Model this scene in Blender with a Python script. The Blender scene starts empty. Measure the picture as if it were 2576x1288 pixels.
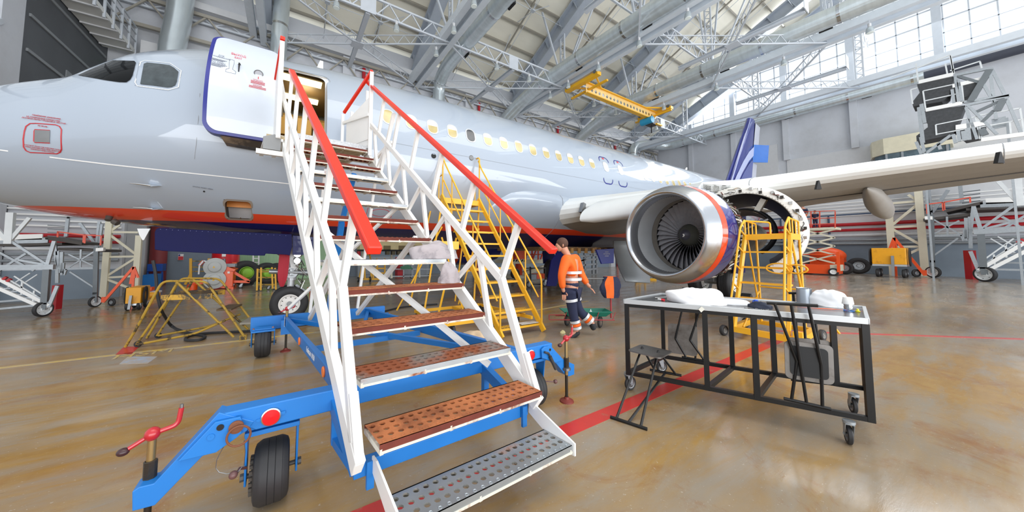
import bpy, bmesh, math, random
from mathutils import Vector as V, Matrix, noise
import numpy as np
R = math.radians
scene = bpy.context.scene
COL = scene.collection
rng = random.Random(7)

# ---------------------------------------------------------------- camera
F_PX, CX, CY, EYE = 789.64, 1226.14, 584.02, 1.613
YAW, PIT, ROLL = R(57.421), R(3.41), R(.2332)
_cy, _sy, _cp, _sp = math.cos(YAW), math.sin(YAW), math.cos(PIT), math.sin(PIT)
FW = V((_cy * _cp, _sy * _cp, _sp))
_r, _u = V((_sy, -_cy, 0)), V((-_cy * _sp, -_sy * _sp, _cp))
RT = math.cos(ROLL) * _r + math.sin(ROLL) * _u
UP = -math.sin(ROLL) * _r + math.cos(ROLL) * _u
CAM = V((0, 0, EYE))
cd = bpy.data.cameras.new('camera'); cam = bpy.data.objects.new('camera', cd); COL.objects.link(cam)
cd.sensor_width = 36; cd.lens = F_PX / 2576 * 36
cd.shift_x = (1288 - CX) / 2576; cd.shift_y = -(644 - CY) / 2576
cd.clip_start = .02; cd.clip_end = 400
cam.matrix_world = Matrix(((RT.x, UP.x, -FW.x, 0), (RT.y, UP.y, -FW.y, 0), (RT.z, UP.z, -FW.z, EYE), (0, 0, 0, 1)))
scene.camera = cam

# ---------------------------------------------------------------- sky, lights, exposure
scene.view_settings.view_transform = 'Standard'; scene.view_settings.look = 'None'
scene.view_settings.gamma = 1; scene.view_settings.use_curve_mapping = False
scene.view_settings.exposure = 0.6
scene.cycles.max_bounces = 9; scene.cycles.diffuse_bounces = 6; scene.cycles.glossy_bounces = 4
scene.cycles.transparent_max_bounces = 12
scene.cycles.sample_clamp_indirect = 6
w = bpy.data.worlds.new('sky'); scene.world = w; w.use_nodes = True
nt = w.node_tree; bg = nt.nodes['Background']
bg.inputs[0].default_value = (.90, .95, 1, 1); bg.inputs[1].default_value = .75
def area_light(name, loc, rot, sx, sy, power, color=(1, 1, 1)):
    l = bpy.data.lights.new(name, 'AREA'); l.shape = 'RECTANGLE'; l.size = sx; l.size_y = sy; l.energy = power; l.color = color
    o = bpy.data.objects.new(name, l); o.location = loc; o.rotation_euler = rot; COL.objects.link(o); return o
# daylight through the tall gable window
area_light('window_daylight', (37.4, 5, 18.5), (0, R(65), 0), 7, 22, 2400, (.93, .96, 1))
area_light('roof_uplight_fill', (8, -16, 3.5), (R(132), 0, 0), 44, 10, 5200, (.95, .97, 1))  # unseen added fill behind the camera, aimed up to brighten the roof
area_light('overhead_fill', (7, -3, 15.5), (0, 0, 0), 24, 9, 1300, (1, .97, .92))  # added fill panel above the view, brightens floor, stairs and fuselage

# ---------------------------------------------------------------- pixel helpers: a ray of the photograph meets a real plane
def ray(x, y): return FW + RT * ((x - CX) / F_PX) + UP * ((CY - y) / F_PX)
def pz(x, y, z=0.0):
    r = ray(x, y); return CAM + r * ((z - EYE) / r.z)
def pY(x, y, Y):
    r = ray(x, y); return CAM + r * (Y / r.y)
def pX(x, y, X):
    r = ray(x, y); return CAM + r * (X / r.x)
def pl(x, y, p0, n):
    r = ray(x, y); n = V(n); return CAM + r * ((V(p0) - CAM).dot(n) / r.dot(n))

# ---------------------------------------------------------------- materials
def lin(h):
    h = h.lstrip('#'); c = [int(h[i:i + 2], 16) / 255 for i in (0, 2, 4)]
    return tuple(x / 12.92 if x < .04045 else ((x + .055) / 1.055) ** 2.4 for x in c) + (1,)
MATS = {}
def mat(name, col, rough=.5, metal=0.0, var=.06, scale=4.0, coat=0.0, emit=None, estr=1.0, bump=0.0, col2=None, thr=.55, soft=.08, mscale=3.0, rough2=None, metal2=None, stretch=(1, 1, 1), alpha=1.0):
    """painted or bare surface with slight procedural variation; col2 = a second colour (rust, chips, dirt) in irregular patches"""
    if name in MATS: return MATS[name]
    m = bpy.data.materials.new(name); m.use_nodes = True; t = m.node_tree; b = t.nodes['Principled BSDF']
    L = t.links.new
    c = lin(col)
    b.inputs['Roughness'].default_value = rough; b.inputs['Metallic'].default_value = metal
    if name == 'dark_windscreen_glass': b.inputs['Specular IOR Level'].default_value = .12
    if name.startswith('gear_door'): b.inputs['Specular IOR Level'].default_value = .2
    b.inputs['Coat Weight'].default_value = coat
    tc = t.nodes.new('ShaderNodeTexCoord'); mp = t.nodes.new('ShaderNodeMapping'); L(tc.outputs['Object'], mp.inputs[0])
    mp.inputs['Scale'].default_value = stretch
    nz = t.nodes.new('ShaderNodeTexNoise'); nz.inputs['Scale'].default_value = scale; nz.inputs['Detail'].default_value = 4
    L(mp.outputs[0], nz.inputs['Vector'])
    mx = t.nodes.new('ShaderNodeMix'); mx.data_type = 'RGBA'
    mx.inputs[6].default_value = tuple(max(0, x * (1 - var * 2)) for x in c[:3]) + (1,)
    mx.inputs[7].default_value = tuple(min(1, x * (1 + var * 2)) for x in c[:3]) + (1,)
    L(nz.outputs['Fac'], mx.inputs[0]); out = mx.outputs[2]
    if col2:
        n2 = t.nodes.new('ShaderNodeTexNoise'); n2.inputs['Scale'].default_value = mscale; n2.inputs['Detail'].default_value = 8; n2.inputs['Roughness'].default_value = .65
        L(mp.outputs[0], n2.inputs['Vector'])
        mr = t.nodes.new('ShaderNodeMapRange'); mr.inputs[1].default_value = thr - soft; mr.inputs[2].default_value = thr + soft
        L(n2.outputs['Fac'], mr.inputs[0])
        m2 = t.nodes.new('ShaderNodeMix'); m2.data_type = 'RGBA'; m2.inputs[7].default_value = lin(col2)
        L(mr.outputs[0], m2.inputs[0]); L(out, m2.inputs[6]); out = m2.outputs[2]
        for key, v0, v1 in (('Roughness', rough, rough2), ('Metallic', metal, metal2)):
            if v1 is not None:
                m3 = t.nodes.new('ShaderNodeMix'); m3.inputs[2].default_value = v0; m3.inputs[3].default_value = v1
                L(mr.outputs[0], m3.inputs[0]); L(m3.outputs[0], b.inputs[key])
    L(out, b.inputs['Base Color'])
    if bump:
        bp = t.nodes.new('ShaderNodeBump'); bp.inputs['Strength'].default_value = bump; bp.inputs['Distance'].default_value = .02
        L(nz.outputs['Fac'], bp.inputs['Height']); L(bp.outputs[0], b.inputs['Normal'])
    if emit: b.inputs['Emission Color'].default_value = lin(emit); b.inputs['Emission Strength'].default_value = estr
    if alpha < 1: b.inputs['Alpha'].default_value = alpha
    MATS[name] = m; return m
def glass(name, tint, rough=.03, alpha=.25):
    if name in MATS: return MATS[name]
    m = bpy.data.materials.new(name); m.use_nodes = True; t = m.node_tree; b = t.nodes['Principled BSDF']
    b.inputs['Base Color'].default_value = lin(tint); b.inputs['Roughness'].default_value = rough
    b.inputs['Alpha'].default_value = alpha; b.inputs['Specular IOR Level'].default_value = .8
    MATS[name] = m; return m

WHITE = mat('white_paint', '#f1f1ef', .35, var=.02, col2='#b59a7c', thr=.74, soft=.03, mscale=9)
SKIN_ = mat('light_grey_paint', '#d5d8dd', .4, var=.03)
BLUE = mat('blue_paint', '#1f78c8', .38, var=.05, col2='#8a6a52', thr=.74, soft=.03, mscale=8)
NAVY = mat('navy_paint', '#141a6e', .25, var=.04, coat=.4)
RED = mat('red_paint', '#e0301f', .35, var=.03)
DRED = mat('dark_red_paint', '#b3202a', .35, var=.05)
ORANGE = mat('orange_paint', '#f2561d', .35, var=.04)
YELLOW = mat('yellow_paint', '#f0b52a', .4, var=.05, col2='#7a5a1e', thr=.73, soft=.03, mscale=9)
OLDYEL = mat('worn_yellow_paint', '#a8862a', .55, var=.1, col2='#3d3222', thr=.57, soft=.04, mscale=7)
BLACK = mat('black_steel', '#1b1b1c', .4, metal=.3, var=.15, col2='#6f6b66', thr=.72, soft=.04, mscale=9)
RUBBER = mat('black_rubber', '#2b2b2d', .6, var=.12, scale=9)
STEEL = mat('bare_steel', '#8c8d8e', .38, metal=.85, var=.08)
GALV = mat('galvanised_steel', '#a3a9ae', .42, metal=.55, var=.1, scale=14)
CHROME = mat('polished_metal', '#cfd2d5', .16, metal=1, var=.03)
TRUSS = mat('grey_truss_paint', '#c3c9d0', .5, var=.04)
DTRUSS = mat('brown_grey_truss_paint', '#9c978c', .55, var=.05)
CREAMP = mat('cream_paint', '#e3ddc6', .45, var=.03)
DARK = mat('dark_interior', '#141416', .7, var=.05)
RUST = mat('rusty_tread', '#8f8d88', .5, metal=.5, var=.1, col2='#8a4a2a', thr=.44, soft=.1, mscale=3.5, rough2=.8, metal2=0.0)
RUST2 = mat('fully_rusted_tread', '#b06a3f', .75, var=.16, scale=7, col2='#6b3a22', thr=.58, soft=.12, mscale=5)
GTREAD = mat('galvanised_tread', '#aeb4b8', .36, metal=.7, var=.08, scale=9, col2='#9a6a50', thr=.66, soft=.06, mscale=3, rough2=.75, metal2=0.0)

# ---------------------------------------------------------------- mesh builder
class MB:
    def __init__(self): self.v = []; self.f = []; self.mi = []; self.cur = 0
    def add(self, vs, fs):
        n = len(self.v); self.v += [V(p) for p in vs]; self.f += [tuple(i + n for i in f) for f in fs]; self.mi += [self.cur] * len(fs); return self
    def box(self, lo, hi):
        x0, y0, z0 = lo; x1, y1, z1 = hi
        return self.add([(x0, y0, z0), (x1, y0, z0), (x1, y1, z0), (x0, y1, z0), (x0, y0, z1), (x1, y0, z1), (x1, y1, z1), (x0, y1, z1)],
                        [(0, 3, 2, 1), (4, 5, 6, 7), (0, 1, 5, 4), (1, 2, 6, 5), (2, 3, 7, 6), (3, 0, 4, 7)])
    def bar(self, a, b, w, h=None, up=(0, 0, 1)):
        a, b = V(a), V(b); h = w if h is None else h; d = (b - a)
        if d.length < 1e-6: return self
        d.normalize(); u = V(up)
        if abs(d.dot(u)) > .98: u = V((1, 0, 0)) if abs(d.x) < .9 else V((0, 1, 0))
        s = d.cross(u).normalized() * (w / 2); t = s.cross(d).normalized() * (h / 2)
        return self.add([a - s - t, a + s - t, a + s + t, a - s + t, b - s - t, b + s - t, b + s + t, b - s + t],
                        [(0, 1, 2, 3), (7, 6, 5, 4), (0, 4, 5, 1), (1, 5, 6, 2), (2, 6, 7, 3), (3, 7, 4, 0)])
    def bars(self, pts, w, h=None, up=(0, 0, 1)):
        for a, b in zip(pts, pts[1:]): self.bar(a, b, w, h, up)
        return self
    def tube(self, pts, r, n=8, closed=False, caps=True, rib=0.0):
        pts = [V(p) for p in pts]; m = len(pts); rings = []
        rs = r if isinstance(r, (list, tuple)) else [r] * m
        prev = None
        for i, p in enumerate(pts):
            a = pts[i - 1] if (i or closed) else p; b = pts[(i + 1) % m] if (i < m - 1 or closed) else p
            d1 = (p - a); d2 = (b - p)
            if d1.length < 1e-7: d1 = d2
            if d2.length < 1e-7: d2 = d1
            d = (d1.normalized() + d2.normalized()).normalized()
            if prev is None:
                u = V((0, 0, 1)) if abs(d.z) < .9 else V((1, 0, 0)); s = d.cross(u).normalized()
            else:
                s = (prev - d * prev.dot(d)).normalized()
            prev = s; t = s.cross(d)
            k = 1 / max(.5, math.cos(d1.angle(d2, 0) / 2))
            rr = rs[i] * (1 + (rib if i % 2 else 0))
            rings.append([p + (s * math.cos(2 * math.pi * j / n) + t * math.sin(2 * math.pi * j / n)) * rr * (k if k < 1.3 else 1.0) for j in range(n)])
        vs = [q for ring in rings for q in ring]; fs = []
        for i in range(m if closed else m - 1):
            i2 = (i + 1) % m
            for j in range(n): fs.append((i * n + j, i * n + (j + 1) % n, i2 * n + (j + 1) % n, i2 * n + j))
        if caps and not closed: fs.append(tuple(range(n - 1, -1, -1))); fs.append(tuple((m - 1) * n + j for j in range(n)))
        return self.add(vs, fs)
    def cyl(self, a, b, r, n=16, r2=None): return self.tube([a, b], [r, r if r2 is None else r2], n)
    def lathe(self, o, axis, prof, n=32, ref=None, a0=0.0, a1=2 * math.pi):
        o, ax = V(o), V(axis).normalized(); u = V(ref) if ref else (V((0, 0, 1)) if abs(ax.z) < .9 else V((1, 0, 0)))
        s = (u - ax * u.dot(ax)).normalized(); t = ax.cross(s); full = abs(a1 - a0 - 2 * math.pi) < 1e-6; k = n if full else n + 1
        vs = [o + ax * h + (s * math.cos(a0 + (a1 - a0) * j / n) + t * math.sin(a0 + (a1 - a0) * j / n)) * r for h, r in prof for j in range(k)]
        fs = []
        for i in range(len(prof) - 1):
            for j in range(n):
                j2 = (j + 1) % k if full else j + 1
                fs.append((i * k + j, i * k + j2, (i + 1) * k + j2, (i + 1) * k + j))
        return self.add(vs, fs)
    def prism(self, poly, vec):
        n = len(poly); p = [V(q) for q in poly]; v = V(vec)
        return self.add(p + [q + v for q in p], [tuple(range(n - 1, -1, -1)), tuple(range(n, 2 * n))] + [(i, (i + 1) % n, n + (i + 1) % n, n + i) for i in range(n)])
    def quad(self, a, b, c, d): return self.add([a, b, c, d], [(0, 1, 2, 3)])
    def grid(self, rows, closed=False):
        m, n = len(rows), len(rows[0]); fs = []
        for i in range(m - 1):
            for j in range(n if closed else n - 1): fs.append((i * n + j, i * n + (j + 1) % n, (i + 1) * n + (j + 1) % n, (i + 1) * n + j))
        return self.add([q for r_ in rows for q in r_], fs)
    def ball(self, c, rx, ry=None, rz=None, n=16, m=10):
        ry = rx if ry is None else ry; rz = rx if rz is None else rz; c = V(c)
        rows = [[c + V((rx * math.sin(math.pi * i / m) * math.cos(2 * math.pi * j / n), ry * math.sin(math.pi * i / m) * math.sin(2 * math.pi * j / n), -rz * math.cos(math.pi * i / m))) for j in range(n)] for i in range(m + 1)]
        return self.grid(rows, True)
    def perforated(self, o, U_, V_, nu, nv, hole=.3, T=None, k=8, skip=None):
        """flat sheet o + u*U_ + v*V_ made of nu x nv cells, each with a round hole; T = thickness vector"""
        o, U_, V_ = V(o), V(U_), V(V_); T = V(T) if T else None
        for i in range(nu):
            for j in range(nv):
                sx = U_ / nu; sy = V_ / nv; c = o + sx * (i + .5) + sy * (j + .5)
                if skip and skip(i, j):
                    self.quad(c - sx / 2 - sy / 2, c + sx / 2 - sy / 2, c + sx / 2 + sy / 2, c - sx / 2 + sy / 2); continue
                rr = hole * min(sx.length, sy.length); ux, uy = sx.normalized(), sy.normalized()
                sq = [c + sx * a + sy * b for a, b in ((.5, 0), (.5, .5), (0, .5), (-.5, .5), (-.5, 0), (-.5, -.5), (0, -.5), (.5, -.5))]
                ho = [c + (ux * math.cos(2 * math.pi * q / 8) + uy * math.sin(2 * math.pi * q / 8)) * rr for q in range(8)]
                vs = sq + ho; fs = [(q, (q + 1) % 8, 8 + (q + 1) % 8, 8 + q) for q in range(8)]
                if T: vs += [h_ + T for h_ in ho]; fs += [(8 + q, 8 + (q + 1) % 8, 16 + (q + 1) % 8, 16 + q) for q in range(8)]
                self.add(vs, fs)
        return self
    def build(self, name, material, parent=None, smooth=35, bevel=0.0, **tags):
        off = V((0, 0, 0)); q = parent
        while q is not None: off = off + q.location; q = q.parent
        me = bpy.data.meshes.new(name); me.from_pydata([p - off for p in self.v], [], self.f)
        for m_ in (material if isinstance(material, (list, tuple)) else [material]): me.materials.append(m_)
        if any(self.mi): me.polygons.foreach_set('material_index', self.mi)
        b = bmesh.new(); b.from_mesh(me); bmesh.ops.recalc_face_normals(b, faces=b.faces); b.to_mesh(me); b.free()
        if smooth: me.polygons.foreach_set('use_smooth', [True] * len(me.polygons)); me.set_sharp_from_angle(angle=R(smooth))
        me.update(); o = bpy.data.objects.new(name, me); COL.objects.link(o)
        if parent: o.parent = parent
        if bevel:
            bv = o.modifiers.new('bevel', 'BEVEL'); bv.width = bevel; bv.segments = 2; bv.limit_method = 'ANGLE'
        for k_, v_ in tags.items(): o[k_] = v_
        return o

def thing(name, label, cat, loc=(0, 0, 0), group=None):
    o = bpy.data.objects.new(name, None); o.empty_display_size = .2; COL.objects.link(o); o.location = loc
    o['label'] = label; o['category'] = cat
    if group: o['group'] = group
    return o
def tag(o, label, cat, group=None, kind=None):
    o['label'] = label; o['category'] = cat
    if group: o['group'] = group
    if kind: o['kind'] = kind
    return o
def struct(name, mb, m, **k):
    o = mb.build(name, m, **k); o['kind'] = 'structure'; return o
def dup(root, delta=(0, 0, 0), label=None, group=None, rotz=0.0):
    r = root.copy(); COL.objects.link(r); r.location = root.location + V(delta); r.rotation_euler.z += rotz
    if label: r['label'] = label
    if group: r['group'] = group
    def rec(src, dst):
        for ch in list(src.children):
            c = ch.copy(); COL.objects.link(c); c.parent = dst; rec(ch, c)
    rec(root, r); return r
_fontmesh = {}
def text(name, s, o, ux, uy, size, material, parent, lift=.004, bold=0.0, **tags):
    """lettering: s written from the point o along ux with height direction uy; a real raised mesh"""
    cu = bpy.data.curves.new('lettering', 'FONT'); cu.body = s; cu.size = size; cu.extrude = .001; cu.offset = bold; cu.align_x = 'CENTER'; cu.align_y = 'CENTER'
    ob = bpy.data.objects.new('lettering', cu); COL.objects.link(ob); dg = bpy.context.evaluated_depsgraph_get(); dg.update()
    me = bpy.data.meshes.new_from_object(ob.evaluated_get(dg)); bpy.data.objects.remove(ob)
    ux, uy = V(ux).normalized(), V(uy); uy = (uy - ux * uy.dot(ux)).normalized(); n = ux.cross(uy); o = V(o) + n * lift
    mb = MB(); mb.add([o + ux * v.co.x + uy * v.co.y + n * v.co.z for v in me.vertices], [tuple(p.vertices) for p in me.polygons])
    bpy.data.meshes.remove(me)
    return mb.build(name, material, parent, smooth=0, **tags)
def arc(c, u, v, r, a0, a1, n=8): return [V(c) + (V(u) * math.cos(R(a0 + (a1 - a0) * i / n)) + V(v) * math.sin(R(a0 + (a1 - a0) * i / n))) * r for i in range(n + 1)]
def rounded(pts, r, n=4):
    """polyline with rounded inner corners"""
    pts = [V(p) for p in pts]; out = [pts[0]]
    for a, b, c in zip(pts, pts[1:], pts[2:]):
        d1 = (a - b); d2 = (c - b); q = min(r, d1.length * .45, d2.length * .45); p0 = b + d1.normalized() * q; p2 = b + d2.normalized() * q
        for i in range(n + 1):
            t = i / n; out.append(p0 * (1 - t) ** 2 + b * 2 * t * (1 - t) + p2 * t * t)
    out.append(pts[-1]); return out
def rrect(w, h, r, n=5):
    """outline of a rounded rectangle centred on 0 (list of 2D points)"""
    o = []
    for cx_, cy_, a in ((w / 2 - r, h / 2 - r, 0), (-w / 2 + r, h / 2 - r, 90), (-w / 2 + r, -h / 2 + r, 180), (w / 2 - r, -h / 2 + r, 270)):
        for i in range(n + 1): o.append((cx_ + r * math.cos(R(a + 90 * i / n)), cy_ + r * math.sin(R(a + 90 * i / n))))
    return o
def wheel(parent, c, axis, rad, wid, rim=.55, tread=3, hubmat=None, name='wheel', holes=0, hub_depth=.25, n=40):
    """rubber tyre as the part 'wheel' with a hub as its sub-part"""
    ax = V(axis).normalized(); c = V(c); h = wid / 2; rr = rad * rim
    prof = [(-h * .82, rr), (-h * .95, rr * 1.12), (-h, rad * .78), (-h * .92, rad * .9), (-h * .7, rad * .97)]
    for i in range(tread):
        x0 = -h * .6 + 1.2 * h * i / tread; x1 = x0 + 1.2 * h / tread
        prof += [(x0 + .012 * rad, rad), (x1 - .012 * rad, rad), (x1, rad * .985)]
    prof += [(h * .7, rad * .97), (h * .92, rad * .9), (h, rad * .78), (h * .95, rr * 1.12), (h * .82, rr), (-h * .82, rr)]
    t = MB().lathe(c, ax, prof, n).build(name, RUBBER, parent)
    m = MB(); q = h * (1 - hub_depth)
    m.lathe(c, ax, [(-h * .86, rr), (-h * .86, rr * .9), (-q * .6, rr * .8), (-q * .6, rr * .4), (-h * .8, rr * .32), (-h * .8, .001)], n)
    m.lathe(c, ax, [(h * .86, rr), (h * .86, rr * .9), (q * .6, rr * .8), (q * .6, rr * .4), (h * .8, rr * .32), (h * .8, .001)], n)
    m.build('hub', hubmat or GALV, t)
    if holes:
        b = MB(); s = ax.orthogonal().normalized(); u = ax.cross(s)
        for i in range(holes):
            a = 2 * math.pi * i / holes; p = c + (s * math.cos(a) + u * math.sin(a)) * rr * .72
            for sg in (-1, 1): b.cyl(p + ax * (sg * h * .72), p + ax * (sg * (q * .6 + .012) ), rr * .05, 8)
        b.build('vent_hole', DARK, t)
    return t
def caster(parent, c, rad, wid, face=0.0, top=None, material=None, hubmat=None, name='caster'):
    """swivel caster: fork part with wheel sub-part; c = point on the floor under the wheel"""
    c = V(c); d = V((math.cos(face), math.sin(face), 0)); ax = V((-d.y, d.x, 0)); top = top or rad * 2.5
    m = MB(); w0 = wid / 2 + .006; cc = c + V((0, 0, rad)); pv = cc + d * rad * .45 + V((0, 0, top - rad))
    for s in (-1, 1):
        a = ax * (s * w0)
        m.prism([cc + a - d * rad * .22, cc + a + V((0, 0, -rad * .25)), cc + a + d * rad * .3, pv + a + d * rad * .45 - V((0, 0, .02)), pv + a - d * rad * .55 - V((0, 0, .02))], ax * (s * .004))
    m.prism([pv + d * rad * .5 + ax * (w0 + .004) - V((0, 0, .025)), pv + d * rad * .5 - ax * (w0 + .004) - V((0, 0, .025)), pv - d * rad * .6 - ax * (w0 + .004) - V((0, 0, .025)), pv - d * rad * .6 + ax * (w0 + .004) - V((0, 0, .025))], (0, 0, .006))
    m.cyl(pv - V((0, 0, .02)), pv, rad * .5, 14)
    m.cyl(cc - ax * (w0 + .008), cc + ax * (w0 + .008), rad * .1, 10)
    f = m.build(name, material or GALV, parent)
    mm = MB(); rr = rad * .68; h = wid / 2
    mm.lathe(cc, ax, [(-h * .8, rr), (-h, rad * .85), (-h * .6, rad), (h * .6, rad), (h, rad * .85), (h * .8, rr)], 24).build('tyre', RUBBER, f)
    hb = MB()
    for s in (-1, 1): hb.lathe(cc, ax, [(s * h * .8, rr), (s * h * .7, rr * .85), (s * h * .3, rr * .75), (s * h * .35, rr * .45), (s * h * .9, rr * .3), (s * h * .9, .001)], 24)
    hb.build('hub', hubmat or STEEL, f)
    return f
# ================================================================ THE HALL
def floor_material():
    m = bpy.data.materials.new('stained_polished_concrete'); m.use_nodes = True; t = m.node_tree; b = t.nodes['Principled BSDF']; L = t.links.new
    N = t.nodes.new
    geo = N('ShaderNodeNewGeometry')
    def noise_(scale, detail=6, rough=.6, stretch=(1, 1, 1), dist=0):
        mp = N('ShaderNodeMapping'); mp.inputs['Scale'].default_value = stretch; L(geo.outputs['Position'], mp.inputs[0])
        n = N('ShaderNodeTexNoise'); n.inputs['Scale'].default_value = scale; n.inputs['Detail'].default_value = detail; n.inputs['Roughness'].default_value = rough; n.inputs['Distortion'].default_value = dist
        L(mp.outputs[0], n.inputs['Vector']); return n.outputs['Fac']
    def rng_(v, a, b_, c=0, d=1):
        r = N('ShaderNodeMapRange'); r.inputs[1].default_value = a; r.inputs[2].default_value = b_; r.inputs[3].default_value = c; r.inputs[4].default_value = d; L(v, r.inputs[0]); return r.outputs[0]
    def mix(f, a, b_, kind='MIX'):
        x = N('ShaderNodeMix'); x.data_type = 'RGBA'; x.blend_type = kind
        for i, s in ((0, f), (6, a), (7, b_)):
            if isinstance(s, tuple) or isinstance(s, float): x.inputs[i].default_value = s
            else: L(s, x.inputs[i])
        return x.outputs[2]
    def math_(op, a, b_):
        x = N('ShaderNodeMath'); x.operation = op
        for i, s in ((0, a), (1, b_)):
            if isinstance(s, float): x.inputs[i].default_value = s
            else: L(s, x.inputs[i])
        return x.outputs[0]
    base = mix(noise_(.5, 8, .62), lin('#7a736a'), lin('#aaa193'))
    big = rng_(noise_(.30, 8, .58, (.7, 1.2, 1), .5), .39, .58)
    ochre = mix(noise_(2.4, 8, .7, (.8, 1.6, 1)), lin('#85602b'), lin('#b99658'))
    streak = rng_(noise_(1.5, 8, .68, (.55, 2.2, 1), .4), .34, .60, .15, 1.0)
    near = N('ShaderNodeVectorMath'); near.operation = 'LENGTH'; L(geo.outputs['Position'], near.inputs[0])
    nearf = rng_(near.outputs['Value'], 7.0, 22.0, 1.0, .22)
    f = math_('MULTIPLY', math_('MULTIPLY', math_('ADD', big, .35), streak), nearf)
    col = mix(f, base, ochre)
    rusty = rng_(noise_(1.1, 10, .75, (1, 1, 1), .8), .54, .70, 0, .6)
    col = mix(math_('MULTIPLY', rusty, nearf), col, lin('#8a4f1f'))
    pale = rng_(noise_(.9, 6, .6, (.4, 1.6, 1)), .58, .78, 0, .5)
    col = mix(pale, col, lin('#c9c3b8'))
    speck = rng_(noise_(28, 3, .8), .64, .70, 0, .45)
    col = mix(speck, col, lin('#cfcac0'))
    dark = rng_(noise_(14, 4, .8, (.5, 2, 1)), .66, .76, 0, .4)
    col = mix(dark, col, lin('#4c4234'))
    L(col, b.inputs['Base Color'])
    L(rng_(noise_(1.2, 5, .6, (.4, 1.8, 1)), .3, .7, .10, .30), b.inputs['Roughness'])
    b.inputs['Specular IOR Level'].default_value = .55
    bp = N('ShaderNodeBump'); bp.inputs['Strength'].default_value = .12; bp.inputs['Distance'].default_value = .01; L(noise_(5, 5, .7, (.4, 2, 1)), bp.inputs['Height']); L(bp.outputs[0], b.inputs['Normal'])
    return m
FLOORM = floor_material()
struct('floor', MB().box((-16, -22, -.2), (46, 21.4, 0)), FLOORM)
PAINTR = mat('red_floor_paint', '#c8342c', .3, var=.08, scale=5, col2='#a07c62', thr=.66, soft=.06, mscale=4)
PAINTY = mat('yellow_floor_paint', '#d3b14c', .35, var=.08, col2='#b7a88c', thr=.5, soft=.1, mscale=5)
PAINTB = mat('blue_grey_floor_paint', '#a5b2c4', .35, var=.08, col2='#b79d74', thr=.52, soft=.1, mscale=5)
def line_(a, b, w, m, n):
    a, b = V(a), V(b); s = (b - a).normalized().cross(V((0, 0, 1))) * w / 2; z = V((0, 0, .002))
    struct(n, MB().prism([a - s, a + s, b + s, b - s], z), m)
line_((-3, 2.10, 0), (8.2, 2.06, 0), .16, PAINTR, 'floor_marking_line')
q0, q1 = pz(2150, 839), pz(2576, 853); q2 = q0 + (q0 - q1) * .5
line_(q2, q1 + (q1 - q0) * 1.5, .12, PAINTR, 'floor_marking_line')
line_((-14, 7.55, 0), (3, 7.05, 0), .08, PAINTY, 'floor_marking_line')
line_(pz(1340, 782), pz(1480, 757), .09, PAINTY, 'floor_marking_line')
a_ = pz(320, 905); struct('floor_marking_patch', MB().prism([pz(300, 916), pz(372, 914), pz(396, 897), pz(322, 897)], (0, 0, .002)), PAINTB)
struct('floor_marking_patch', MB().prism([pz(290, 893), pz(332, 890), pz(350, 872), pz(312, 872)], (0, 0, .002)), PAINTR)
tm = text('floor_marking_lettering', 'HSM', (pz(332, 897) + pz(392, 884)) / 2 + V((0, 0, .003)), pz(392, 893) - pz(332, 901), V((0, 1, 0)), .34, PAINTY, None, lift=.001, kind='structure')

WALL = mat('pale_grey_wall_paint', '#c9ccd2', .7, var=.03, scale=1.2, col2='#b9bbbf', thr=.6, soft=.15, mscale=.6)
DADO = mat('blue_grey_wall_paint', '#7e8b98', .55, var=.06, scale=2)
PANELW = mat('light_wall_panel', '#cdced0', .65, var=.03)
DARKW = mat('dark_grey_sheet_wall', '#55585c', .6, var=.12, scale=.8)
CEIL = mat('cream_roof_panel', '#efebdc', .6, var=.04, scale=2.2, stretch=(.3, 1, 1))
YB, XR = 21.0, 38.0
SL = .46
def zg(y): return 14.2 + SL * (YB - y)          # underside of the roof beams
RS = V((0, -1, SL)).normalized(); RN = V((0, SL, 1)).normalized()
struct('wall_back', MB().box((-7.6, YB, 0), (XR + .3, YB + .3, 15.2)), WALL)
struct('baseboard_back', MB().box((-7.2, YB - .04, 0), (XR, YB, 2.2)), DADO)
# gable wall with its tall window band
struct('wall_right', MB().box((XR, -14, 0), (XR + .3, YB + .3, 14.75)), WALL)
struct('baseboard_right', MB().box((XR - .04, -14, 0), (XR, YB, 2.25)), DADO)
struct('wall_right_panel', MB().box((XR - .1, 9.6, 3), (XR, 13.2, 11.6)).box((XR - .1, -3, 3), (XR, 9.0, 9.9)), PANELW)
struct('wall_right_sill', MB().box((XR - .35, -14, 14.55), (XR + .1, YB, 15.0)), TRUSS)
for k, y in enumerate((16.9, 12.9, 8.95, 4.9, .85, -3.2, -7.2)):
    struct('wall_right_column', MB().box((XR - .3, y - .2, 9.9), (XR, y + .2, 14.55)), WALL)
    z1 = zg(y) - .2
    if z1 > 15.4: struct('window_1_mullion', MB().box((XR - .25, y - .2, 14.9), (XR + .15, y + .2, z1)), TRUSS)
gp = [(XR + .1, 19.6, 14.9), (XR + .1, -9, 14.9), (XR + .1, -9, zg(-9)), (XR + .1, 19.6, zg(19.6))]
struct('window_1', MB().add(gp, [(0, 1, 2, 3)]), glass('frosted_gable_glass', '#ffffff', .2, .12), smooth=0)
g = MB(); y = 19.6
while y > -9:
    g.box((XR + .02, y - .03, 14.9), (XR + .09, y + .03, max(15, zg(y)))); y -= 1.0
z = 15.9
while z < 28:
    ytop = YB - (z - 14.2) / SL; g.box((XR + .02, -9, z - .03), (XR + .09, min(19.6, ytop), z + .03)); z += 1.0
struct('window_1_frame', g, TRUSS)
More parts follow.
